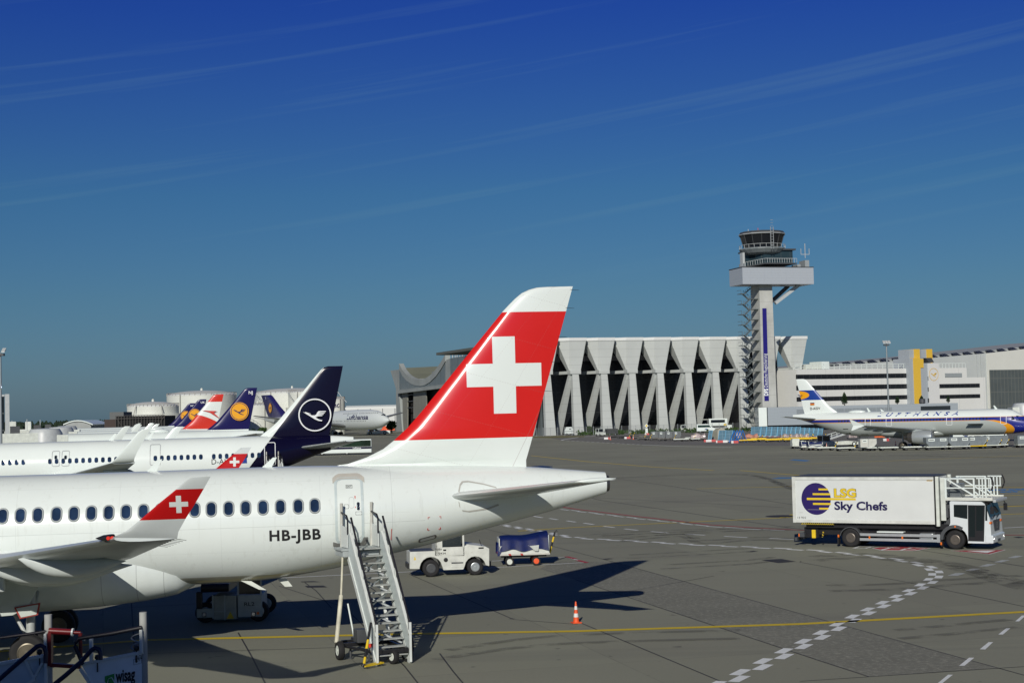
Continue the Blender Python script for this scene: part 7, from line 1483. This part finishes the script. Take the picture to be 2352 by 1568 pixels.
def uld(loc, rz, label, m=None, dbl=False, w=3.1, group=G_ULD, h=1.35):
    o = empty('baggage_container', loc, rz, label, 'container', group); d = 1.5
    prof = [(0,0,.55),(.5,0,0),(w-.5,0,0),(w,0,.55),(w,0,h),(0,0,h)] if dbl else [(0,0,0),(w-.5,0,0),(w,0,.55),(w,0,h),(0,0,h)]
    b = MB().prism([(x,-d/2,z) for x, _, z in prof], (0,d,0)).build('shell', m or M_uld, o, bevel=.02)
    fr = MB(); pp = [V((x,-d/2-.02,z)) for x, _, z in prof]
    for i in range(len(pp)): fr.bar(pp[i], pp[(i+1) % len(pp)], .05)
    for k in (1,): fr.bar((w*.5,-d/2-.02,0),(w*.5,-d/2-.02,h),.05)
    fr.build('rim_frame', M_alu, o)
    for k in range(2 if dbl else 1):
        x0 = .35+k*w*.52; s_ = MB().box(x0, x0+w*.28, -d/2-.04, -d/2-.01, h*.58, h*.88).build('paper_label', M_white, o); MB().box(x0+.1, x0+w*.24, -d/2-.05, -d/2-.04, h*.70, h*.78).build('print_line', M_ink, s_)
    return o
def gpt(z, x, y): return G(*z(x, y))
# dollies under the silver airliner, nearest row
dlist = [(Z7,1150,722,6,'low white dolly with raised yellow bar between the blue-tarp carts and the single container'),(Z7,1955,716,3,'low white dolly just left of the cone under the silver airliner'),(Z8,255,648,2,'low white dolly between the cone and the first big container'),(Z7,780,715,0,'low white dolly in front of the white belt loader')]
for z, x, y, rz, lab in dlist: p = gpt(z, x, y); dolly((p.x, p.y, 0), R(rz), lab, bar=(x in (1150, 780)))
# containers on dollies
ul = [(645,645,3.6,'pale double-wedge container, leftmost of the row under the silver airliner',True),(1035,636,3.4,'bright metal container second in the row, two white paper labels',True),(1350,625,3.1,'metal container on a yellow dolly in the middle of the row',False),(1600,615,3.1,'dented metal container right of the one on the yellow dolly',False),(1800,606,2.4,'narrow metal container at the right end of the row near the nose wheel',False),(2215,604,3.4,'metal container cut by the right edge of the picture',False)]
for k, (x, y, w_, lab, dbl) in enumerate(ul):
    p = gpt(Z8, x, y); dolly((p.x, p.y, 0), R(5), ('dolly under the leftmost double-wedge container','dolly under the second container of the row','yellow dolly under the middle container of the row','dolly under the dented container right of the yellow dolly','dolly under the narrow container near the nose wheel','dolly under the container cut by the right picture edge')[k], bar=k in (2,3,4), colr=M_yellow if k == 2 else None, L_=w_); uld((p.x, p.y, .60), R(5), lab, M_uld, dbl, w_)
p = gpt(Z7, 1650, 722); dolly((p.x+1.1, p.y+2.8, 0), R(-82), 'dolly under the single container facing the viewer', bar=False); uld((p.x-.3, p.y+.9, .6), R(0), 'single white-fronted container end-on beside the main wheels', mat('container_pale', (.52,.53,.48), .5, var=.1), False, 2.6)
MB().bar((p.x+1.1,p.y-.1,.3),(p.x+1.1,p.y-.3,1.5),.12)
# carts, tractor and belt loader at the tail of the silver airliner
def small_cart(x, y, lab, tarp):
    p = gpt(Z7, x, y); o = empty('baggage_cart', (p.x, p.y, 0), R(4), lab, 'baggage cart', 'baggage carts'); MB().box(0,2.4,-.7,.7,.45,.6).build('deck', M_offwhite, o)
    b = MB(); b.box(0,.08,-.7,.7,.6,1.55); b.box(2.3,2.38,-.7,.7,.6,1.35); b.box(0,2.38,-.7,-.62,.6,1.0); b.box(0,2.38,.62,.7,.6,1.35); b.build('side_board', M_offwhite, o)
    for wx in (.4,2.0):
        for wy in (-.55,.55): wheel('wheel', (wx,wy,.22), .22, .15, o, rim=M_orange if wx > 1 else M_dgrey, n=14)
    if tarp: t = MB(); t.loft([[V((u,-.75,.75+.1*math.sin(u*3))),V((u,-.5,1.35+.12*math.cos(u*2.3))),V((u,.5,1.4+.1*math.cos(u*2.3))),V((u,.75,.8))] for u in (-.05,.4,.9,1.4,1.9,2.42)], closed=False); t.build('tarpaulin', M_blue, o, 60)
    else: MB().box(.1,1.3,-.6,.6,.6,1.75).build('crate', M_offwhite, o)
    return o
small_cart(310, 678, 'pale baggage cart without a cover, leftmost at the tail of the silver airliner', False); small_cart(480, 705, 'baggage cart with blue tarpaulin, left one of the two covered carts', True); small_cart(615, 712, 'baggage cart with blue tarpaulin, right one beside the white tractor', True)
def apron_tractor(p, rz, lab, s=1.0, bed=False):
    o = empty('baggage_tractor', (p.x, p.y, 0), R(rz), lab, 'tractor', 'white apron tractors'); b = MB().prism([(0,-.85,.35),(3.0,-.85,.35),(3.0,-.85,1.05),(1.9,-.85,1.2),(1.9,-.85,1.15),(0,-.85,1.15)], (0,1.7,0)).build('body', M_offwhite, o, bevel=.04)
    c = MB()
    for x in (.35,1.75):
        for y in (-.8,.8): c.bar((x,y,1.1),(x,y,2.15),.09)
    c.box(.25,1.85,-.85,.85,2.1,2.2); c.build('cab_frame', M_white, o); MB().box(.4,1.72,-.78,.78,1.15,2.08).build('glazing', M_glass, o); 
    for x in (.55,2.45):
        for y in (-.75,.75): wheel('wheel', (x,y,.36), .36, .25, o, rim=M_dgrey, n=16)
    for y in (-.55,.55): MB().lathe([(.1,0),(.1,.04),(.01,.05)], (3.0,y,.8), (1,0,0), 10).build('headlight', M_alu, o)
    return o
p = gpt(Z7, 850, 655); apron_tractor(p, -62, 'white cab tractor facing the viewer between the blue tarp carts and the belt loader')
p = gpt(Z7, 985, 640); o = empty('belt_loader', (p.x, p.y, 0), R(10), 'white belt loader with its ramp raised to the rear hold of the silver airliner', 'belt loader'); MB().prism([(0,-.9,.3),(5.6,-.9,.3),(5.6,-.9,.8),(3.4,-.9,1.0),(0,-.9,.75)], (0,1.8,0)).build('chassis', M_offwhite, o, bevel=.04)
cv = MB(); cv.bar((-.3,0,1.2),(7.6,0,3.4),1.0,.28); cv.build('conveyor', M_lgrey, o); rl = MB()
for k in range(9): q = V((-.3,-.5,1.2)).lerp(V((7.6,-.5,3.4)), k/8); rl.bar(q, q+V((0,0,.9)), .07)
rl.bar((-.3,-.5,2.1),(7.6,-.5,4.3),.08); rl.bar((-.3,-.5,1.7),(7.6,-.5,3.9),.06); rl.build('guard_rail', M_white, o)
hd_ = MB(); hd_.box(6.0,7.4,-.8,.8,1.2,3.6); hd_.build('head_unit', M_dgrey, o, bevel=.05); MB().bar((5.2,0,.6),(6.8,0,2.8),.2).build('lift_arm', M_dgrey, o)
for x in (.9,4.7):
    for y in (-.8,.8): wheel('wheel', (x,y,.42), .42, .28, o, rim=M_white, n=16)
cone(G(*Z7(2272,672)), 1.25, 'small cone beside the main wheels of the silver airliner', 'traffic cones'); cone(G(*Z7(972,668)), .9, 'tiny cone behind the belt loader tractor', 'traffic cones')
# loader with a worker at the forward hold
p = gpt(Z8, 1430, 520); lo_ = empty('cargo_loader', (p.x, p.y+3, 0), R(4), 'white scissor loader raised to the open forward hold of the silver airliner', 'loader'); lx = (Z8(1780,0)[0]-Z8(1430,0)[0])*p.y/FOC
zp = P(*Z8(1600,362), p.y+2).z
MB().box(0,lx,-1.4,1.4,zp-.35,zp).build('raised_deck', M_offwhite, lo_, bevel=.03); sc_ = MB(); sc_.bar((.3,-1.2,.5),(lx-.3,-1.2,zp-.4),.2); sc_.bar((lx-.3,-1.2,.5),(.3,-1.2,zp-.4),.2); sc_.build('scissor_arm', M_grey, lo_); MB().box(0,lx,-1.4,1.4,.3,.8).build('base_frame', M_offwhite, lo_, bevel=.03)
for x0, x1 in ((0,1.2),(2.0,2.4),(lx-1.3,lx)):
    r = MB(); 
    for x in (x0,x1): r.tube((x,-1.35,zp),(x,-1.35,zp+1.35),.06,n=6)
    for h in (.5,.95,1.35): r.tube((x0,-1.35,zp+h),(x1,-1.35,zp+h),.05,n=6)
    r.build('guard_rail', M_white, lo_)
ldr = MB(); 
for x in (2.7,3.3): ldr.bar((x,-1.5,.4),(x,-1.5,zp+.9),.08)
for k in range(8): ldr.bar((2.7,-1.5,.6+.35*k),(3.3,-1.5,.6+.35*k),.07)
ldr.build('ladder', M_white, lo_)
for x in (.7,lx-.7): wheel('wheel', (x,-1.2,.35), .35, .25, lo_, n=14)
def person(loc, rz, label):
    o = empty('person', loc, rz, label, 'person'); ver = [(0,0,.92),(0,0,1.12),(.02,0,1.32),(.03,0,1.46),(.05,0,1.56),(.07,0,1.68),(0,.10,.88),(.02,.11,.50),(0,.11,.08),(.13,.11,.04),(0,-.10,.88),(.03,-.12,.50),(0,-.12,.08),(.13,-.12,.04),(.02,.2,1.40),(.14,.26,1.16),(.36,.22,1.22),(.46,.20,1.27),(.02,-.2,1.40),(.16,-.27,1.18),(.38,-.2,1.30),(.48,-.18,1.36)]
    ed = [(0,1),(1,2),(2,3),(3,4),(4,5),(0,6),(6,7),(7,8),(8,9),(0,10),(10,11),(11,12),(12,13),(3,14),(14,15),(15,16),(16,17),(3,18),(18,19),(19,20),(20,21)]
    rad = [.15,.14,.17,.10,.06,.105,.095,.07,.05,.04,.095,.07,.05,.04,.07,.05,.042,.03,.07,.05,.042,.03]
    me = bpy.data.meshes.new('body'); me.from_pydata(ver, ed, []); b = bpy.data.objects.new('body', me); col.objects.link(b); b.parent = o; me.materials.append(mat('work_clothes', (.52,.53,.50), .8, layers=band_layers((lambda x, y, z: (z > 1.52), (.42,.25,.17)), (lambda x, y, z: (z > 1.0) & (z < 1.52), (.05,.06,.12)))))
    sk_ = b.modifiers.new('skin', 'SKIN'); sv = me.skin_vertices[0].data
    for i, r_ in enumerate(rad): sv[i].radius = (r_, r_); sv[i].use_root = i == 0
    su = b.modifiers.new('smooth', 'SUBSURF'); su.levels = su.render_levels = 2
    v = MB(); v.lathe([(.185,.95),(.19,1.15),(.205,1.32),(.16,1.46),(.09,1.50)], (.015,0,0), (0,0,1), 16); v.build('safety_vest', mat('hi_vis_yellow', (.55,.75,.03), .6, layers=band_layers((lambda x, y, z: ((z-1.12).abs() < .03), (.7,.72,.7)))), b, 50)
    h = MB(); h.lathe([(.115,1.66),(.118,1.72),(.09,1.79),(.01,1.81)], (.07,0,0), (0,0,1), 14); h.build('cap', mat('cap_dark', (.02,.025,.05), .8), b, 60); return o
pp = P(*Z8(1712,345), p.y+2.4); per = person((pp.x, p.y+2.6, zp), R(150), 'person in yellow safety vest and cap working at the open forward hold'); per.scale = (1.12,)*3
# grey containers beyond, dollies, wrapped freight, blue screens
for k, x in enumerate((355,455,555,655)):
    q = gpt(Z6, x, 362); w_ = 98/5.851*q.y/FOC; o = uld((q.x, q.y+1, .35), R(1), ('dark grey container with paper labels, leftmost of four','dark grey container with paper labels, second of four','dark grey container with paper labels, third of four','dark grey container with paper labels, rightmost of four')[k], M_uldg, False, w_, h=1.6)
    o.scale = (1,1,1.0)
rnd = random.Random(4)
M_dgf = mat('dolly_worn', (.10,.10,.09), .6, var=.4, vs=2)
def far_dolly(z, x, y, lab, cm=None):
    cm = cm or (M_dgf if rnd.random() < .85 else None); q = gpt(z, x, y); return dolly((q.x, q.y, 0), R(rnd.uniform(-8,8)), lab, rnd.random() < .5, cm, L_=rnd.uniform(3,3.8))
for x, y in ((160,372),(250,368),(330,376),(440,380),(520,378),(600,370),(650,386),(740,382),(800,366),(880,380),(960,378)): far_dolly(Z6, x, y, 'white low dolly in the row below the dark grey containers')
for x, y in ((1530,402),(1600,392),(1690,380),(1790,390),(1880,396),(1970,384),(2060,380),(2130,392),(2210,380),(2290,384)): far_dolly(Z6, x, y, 'yellow low dolly in the row below the blue screens', M_yellow)
for x, y in ((60,530),(160,540),(260,520),(350,530),(500,520),(640,525)): far_dolly(Z7, x, y, 'yellow low dolly behind the covered baggage carts', M_yellow)
for x, y in ((1310,405),(1440,408),(1500,400),(1590,402),(1680,412),(1760,398)): far_dolly(Z9, x, y, 'dark low dolly with yellow bar left of the grey containers', M_blackp if x < 1600 else None)
def freight(z, x0, x1, ytop, ybot, lab, m):
    a = gpt(z, x0, ybot); w_ = (z(x1,0)[0]-z(x0,0)[0])*a.y/FOC; h = (z(0,ybot)[1]-z(0,ytop)[1])*a.y/FOC; o = empty('freight_pallet', (a.x, a.y, 0), 0, lab, 'freight', 'wrapped freight pallets')
    n = 12; rg = []
    for k in range(n+1):
        t = k/n; hh = h*(.86+.14*math.sin(t*9+x0)); rg.append([V((w_*t,0,.35)),V((w_*t,-.1,hh*.7)),V((w_*t,.25,hh)),V((w_*t,1.3,hh*.97)),V((w_*t,1.6,.35))])
    MB().loft(rg).build('wrapped_load', m, o, 60); MB().box(-.1,w_+.1,-.1,1.7,.15,.34).build('pallet_base', M_dgrey, o); return o
freight(Z6,890,1080,275,372,'shiny plastic-wrapped freight pallet left of the beige hut',M_wrap); freight(Z6,1500,1565,250,360,'small wrapped freight load just right of the blue frames',M_wrap); freight(Z6,1620,1785,282,362,'freight pallet under an orange net below the blue screens',M_net)
for x0, x1, lab in ((110,290,'wrapped freight pallet behind the carts, left of three'),(290,460,'wrapped freight pallet behind the carts, middle of three'),(465,640,'wrapped freight pallet behind the carts, right of three'),(1390,1620,'wrapped freight pallet behind the belt loader')): freight(Z7,x0,x1,395,500,lab,M_wrap)
q = gpt(Z6,1165,378); w_ = 195/5.851*q.y/FOC; h = (378-212)/5.851*q.y/FOC; ht = empty('storage_hut', (q.x,q.y,0), R(-12), 'beige storage hut with rounded roof among the blue frames', 'hut'); MB().prism([(w_*.42,0,0),(w_,0,0)]+[(w_*.71+w_*.29*math.cos(a),0,h*.72+h*.28*math.sin(a)) for a in (0,.4,.8,1.2,1.57,1.94,2.34,2.74,3.14)], (0,.12,0)).build('front', mat('hut_beige', (.36,.34,.27), .6, var=.06), ht); MB().prism([(0,1.2,0),(w_*.42,0,0),(w_*.42,0,h*.72),(w_*.71,0,h),(w_*.3,1.2,h),(0,1.2,h*.72)], (.3,3,0)).build('shell', mat('hut_olive', (.26,.26,.21), .6), ht)
M_screen = mat('screen_blue', (.10,.20,.27), .3, var=.12, vs=.6, alpha=.93, layers=band_layers((lambda x, y, z: ((x*.9).frac() < .06) | ((z*1.3).frac() < .06), (.22,.34,.42))))
def screen(z, x0, x1, ytop, ybot, lab, lean=.55, rz=0):
    a = gpt(z, x0, ybot); w_ = (z(x1,0)[0]-z(x0,0)[0])*a.y/FOC; h = (z(0,ybot)[1]-z(0,ytop)[1])*a.y/FOC; o = empty('blast_screen', (a.x, a.y, 0), R(rz), lab, 'blast screen', G_FENCE)
    MB().prism([(0,0,.1),(w_,0,.1),(w_+.55,h*lean,h),(.55,h*lean,h)], (0,.06,.03)).build('panel', M_screen, o); f = MB(); f.bar((.0,0,.1),(.55,h*lean,h),.10); f.bar((w_,0,.1),(w_+.55,h*lean,h),.10); f.bar((.55,h*lean,h),(.75,h*lean+1.2,0),.08); f.bar((0,0,.1),(w_,0,.1),.10); f.build('frame', mat('frame_blue', (.16,.40,.58), .4), o); MB().box(0,w_,-.2,.25,0,.12).build('base_beam', mat('beam_red_white', (.6,.6,.58), .6, layers=band_layers((lambda x, y, z: (x*.8).frac() < .5, (.42,.04,.03)))), o); return o
xs_ = [1690,1820,1895,1965,2045,2110,2175,2240,2300,2352]
for k in range(len(xs_)-1): screen(Z6, xs_[k], xs_[k+1]-6, 193, 322, ('single blue screen standing apart at the left of the long row' if k == 0 else 'blue mesh screen leaning back in the long row below the grey annex'))
for k in range(10): screen(Z7, 40+85*k, 40+85*k+78, 270+k*3, 455, 'blue mesh screen leaning back in the long row below the grey annex')
for x0, x1, lab in ((1115,1158,'narrow blue screen left of the beige hut'),(1250,1340,'blue screen in front of the beige hut, left of the pair'),(1340,1432,'blue screen in front of the beige hut, right of the pair')): screen(Z6, x0, x1, 240, 384, lab)
q = gpt(Z6,1385,402); hb = 160/5.851*q.y/FOC
for k in range(4): o = empty('trestle_frame', (q.x+.25+.62*k,q.y+.2*k,0), 0, 'bright blue A-frame in the stack right of the beige hut', 'frame', 'blue frames'); f = MB(); f.bar((0,0,0),(1.3,1.0,hb),.16); f.bar((1.3,1.0,hb),(2.2,1.2,0),.12); f.bar((.5,.2,.5),(1.9,.9,.5),.1); f.build('legs', mat('frame_bright_blue', (.02,.16,.50), .4), o)
def barrier(z, x0, x1, y, lab): a = gpt(z,x0,y); w_ = (z(x1,0)[0]-z(x0,0)[0])*a.y/FOC; return tag(MB().prism([(a.x,a.y,0),(a.x+w_,a.y,0),(a.x+w_,a.y+.1,.5),(a.x,a.y+.1,.5)], (0,.4,0)).build('road_barrier', mat('barrier_red_white', (.62,.62,.6), .5, var=.05, layers=band_layers((lambda x, y, z: (x*.42).frac() < .5, (.45,.03,.03)))), None), lab, 'barrier', 'red and white barriers')
barrier(Z6,1062,1220,394,'red and white striped barrier under the beige hut'); barrier(Z6,1225,1380,404,'red and white barrier in front of the blue screens by the hut'); barrier(Z6,1430,1525,410,'white barrier at the right foot of the blue frames'); barrier(Z9,1240,1325,418,'red and white barrier at the left end of the dollies'); barrier(Z9,1560,1655,410,'red and white barrier between the dark dollies')
barrier(Z6,268,325,298,'small red and white barrier under the yellow sign by the hangar'); barrier(Z7,2040,2150,534,'red and white barrier behind the main wheels')
for x, y, lab in ((1338,424,'orange cone at the left end of the far dollies'),(1698,418,'orange cone among the dark dollies left of the grey containers'),): cone(G(*Z9(x,y)), 1.0, lab, 'traffic cones')
# vehicles by the hangar
def van(p, rz, lab, L_=5.6):
    o = empty('minibus', (p.x,p.y,0), R(rz), lab, 'van'); b = MB().prism([(0,-1,.4),(L_,-1,.4),(L_,-1,1.15),(L_-.9,-1,1.45),(L_-1.7,-1,2.35),(L_-2.3,-1,2.5),(.1,-1,2.5),(0,-1,2.2)], (0,2,0)).build('body', M_white, o, bevel=.08); MB().prism([(.3,-1.02,1.5),(L_-1.3,-1.02,1.5),(L_-1.9,-1.02,2.2),(.3,-1.02,2.2)], (0,.03,0)).build('side_window', mat('van_glass', (.02,.045,.04), .08, var=0), o)
    for x in (1.0,L_-1.0):
        for y in (-.85,.85): wheel('wheel', (x,y,.36), .36, .24, o, n=16)
    MB().box(2.6,3.2,-1.03,-1.0,.8,1.1).build('blue_sign', M_blueink, o); MB().box(L_-.05,L_+.02,-.9,-.5,.85,1.05).build('headlight', M_alu, o); return o
van(gpt(Z6,962,266), 0, 'white minibus with dark windows driving past the hangar columns')
q = gpt(Z6,1045,250); o = empty('ambulance_lift', (q.x+.9,q.y+3,0), R(-2), 'white high-lift passenger truck with raised cabin behind the minibus', 'truck'); MB().box(1.4,7.2,-1.2,1.2,1.6,3.9).build('raised_cabin', M_white, o, bevel=.08); MB().box(2.0,6.4,-1.24,-1.19,2.6,3.5).build('side_window', M_glass, o); MB().box(0,7.6,-1.15,1.15,.6,1.1).build('chassis', M_lgrey, o); MB().box(-.5,1.4,-1.1,1.1,3.6,3.75).build('bridge_plate', M_offwhite, o); MB().box(.9,1.4,-1.1,1.1,1.6,3.7).build('front_frame', M_dgrey, o); MB().box(6.0,6.9,-1.25,-1.2,1.7,2.2).build('yellow_mark', M_yellow, o); MB().box(7.0,8.6,-1.1,1.1,.5,1.8).build('cab', M_white, o, bevel=.1)
for x in (1.5,6.2): wheel('wheel', (x,-1,.45), .45, .3, o, n=16)
p = gpt(Z9,612,356); o = empty('caravan', (p.x,p.y,0), R(6), 'small white caravan with slanted ends at the foot of the hangar', 'caravan'); MB().prism([(0,-1,.5),(2.75,-1,.5),(2.75,-1,1.9),(2.3,-1,2.55),(.7,-1,2.55),(.1,-1,1.4)], (0,2,0)).build('body', M_white, o, bevel=.06); MB().box(1.5,2.0,-1.03,-.99,1.75,2.05).build('side_window', M_glass, o); MB().box(.05,2.75,-1.02,-.99,1.15,1.3).build('dark_stripe', M_dgrey, o); wheel('wheel', (1.4,-.8,.35), .35, .25, o, n=14)
p = gpt(Z9,1140,366); apron_tractor(p, -60, 'white tractor with dark trailer in front of the third hangar column'); o = empty('trailer', (p.x+2.6,p.y+2.5,0), R(20), 'dark trailer behind the white tractor by the hangar', 'trailer'); MB().box(0,3.4,-.8,.8,.5,2.0).build('load', mat('trailer_load', (.06,.065,.065), .6, var=.4, vs=2), o); wheel('wheel', (.8,-.7,.3), .3, .2, o, n=12); wheel('wheel', (2.6,-.7,.3), .3, .2, o, n=12)
for x, y, lab in ((2055,300,'small white open cart behind the grey containers, left'),): 
    p = gpt(Z9,x,y); apron_tractor(p, 10, 'small white tractor parked between the hangar columns, left of the minibus')
p = gpt(Z6,742,258); apron_tractor(p, 5, 'small white tractor parked just left of the minibus by the hangar')
p = gpt(Z6,292,296); o = empty('road_sign', (p.x,p.y,0), 0, 'yellow diamond road sign on a white post by the hangar', 'sign'); MB().prism([(-.6,-.05,2.6),(0,-.05,3.2),(.6,-.05,2.6),(0,-.05,2.0)], (0,.06,0)).build('plate', M_white, o); MB().prism([(-.35,-.08,2.6),(0,-.08,2.95),(.35,-.08,2.6),(0,-.08,2.25)], (0,.02,0)).build('yellow_centre', M_yellow, o); MB().box(-.35,.35,-.05,.05,.2,1.9).build('post', M_white, o)
# wire fence along the hangar
fa, fb = GD(1230, 470), GD(1760, 486); fo = empty('wire_fence', fa, math.atan2(fb.y-fa.y, fb.x-fa.x), 'thin wire mesh fence on steel posts along the hangar foot', 'fence'); fl = (fb-fa).length
for k in range(34): x = fl*k/33; MB().bar((x,0,0),(x,0,2.6),.11).build('post', M_grey, fo)
MB().add([(0,0,0),(fl,0,0),(fl,0,2.5),(0,0,2.5)], [(0,1,2,3)]).build('wire_mesh', mat('wire_mesh', (.16,.17,.17), .6, alpha=.16), fo)
# bus behind the dark tail, orange gear and tug near the jumbo
p = G(853, 1043); bl2 = 12.0; bo = empty('apron_bus', (p.x-bl2*math.cos(R(3)), p.y, 0), R(3), 'white apron bus with navy waist band and dark windows beyond the navy tail', 'bus')
MB().box(0,bl2,0,2.6,.35,2.95).build('body', M_white, bo, bevel=.12); MB().box(.3,bl2-.12,-.02,.05,1.55,2.75).build('side_window', mat('bus_glass', (.010,.028,.016), .08, var=.6, vs=.5), bo); MB().box(.05,bl2-.05,-.025,.05,1.1,1.5).build('navy_band', M_navy, bo); text_obj('airline_name', 'Lufthansa', .42, lambda u, v: V((bl2-3.6+u, -.04, 1.17+v)), M_whiteink, bo, bold=.02)
for x in (2.4, bl2-5.2 if False else 7.2, ): wheel('wheel', (x,.18,.5), .5, .3, bo, rim=M_lgrey)
MB().box(bl2-.04,bl2+.02,.15,2.45,1.4,2.8).build('windscreen', M_glass, bo)
q = G(884, 997.5); o = empty('tow_tug', (q.x-7,q.y,0), R(3), 'low white aircraft tug in front of the jumbo nose', 'tug'); MB().prism([(0,-1.3,.4),(9,-1.3,.4),(9,-1.3,1.5),(6.5,-1.3,1.7),(1.5,-1.3,1.2),(0,-1.3,1.2)], (0,2.6,0)).build('body', M_white, o, bevel=.1); MB().box(1,2.8,-1.1,1.1,1.3,2.5).build('cab', M_glass, o, bevel=.1)
for x in (1.5,7): wheel('wheel', (x,-1.1,.7), .7, .5, o, n=16)
for px, w_, h_, m, lab, nm in ((868,6,2.4,M_orange,'bright orange ground unit left of the tree by the hangar','ground_unit'),(878,5,1.8,M_orange,'bright orange ground unit right beside the taller one','ground_unit'),(842,4.5,2.2,M_blueink,'blue ground power box under the jumbo','ground_unit'),(852,4,1.7,mat('box_blue_pale', (.10,.25,.42), .5),'pale blue box under the jumbo nose','ground_unit')):
    q = G(px, 991); o = empty(nm, (q.x,q.y+8,0), .1, lab, 'ground equipment', 'ground equipment by the jumbo'); MB().prism([(0,-1,.4),(w_,-1,.4),(w_,-1,h_*.8),(w_*.7,-1,h_),(0,-1,h_)], (0,2,0)).build('housing', m, o, bevel=.08); wheel('wheel', (.8,-.8,.4), .4, .3, o, n=12); wheel('wheel', (w_-.8,-.8,.4), .4, .3, o, n=12)
for px0, px1, lab in ((2006,2030,'orange mesh fence behind the silver airliner'),): a = GD(px0, 330); tag(MB().box(a.x, a.x+(px1-px0)*330/FOC, 330, 330.1, .3, 1.5).build('safety_fence', mat('net_orange', (.60,.12,.03), .7, var=.3, vs=4), None), lab, 'fence')
for x, y, rz, lab in ((820,450,170,'white catering van cab behind the big containers'),): p = G(*Z8(830,470)); p = V((p.x, 300, 0)); o = van(p, 0, lab, 4.5)
p = GD(2306, 300); van(V((p.x,300,0)), 180, 'white van behind the nose wheel of the silver airliner', 5.0)
# boarding stairs at the navy-tailed airliner: same kind as in front
dw_ = L1(620, 1042, -1.6); off = foot-(SM @ V((dcx, -1.75, 0))); wp = L1M @ V((dw_.x, -1.9, 0)); s3 = copy_tree(st, None, (wp.x+off.x, wp.y+off.y-.1, 0), None, 'white boarding stairs at the rear door of the navy-tailed airliner, only the top showing')
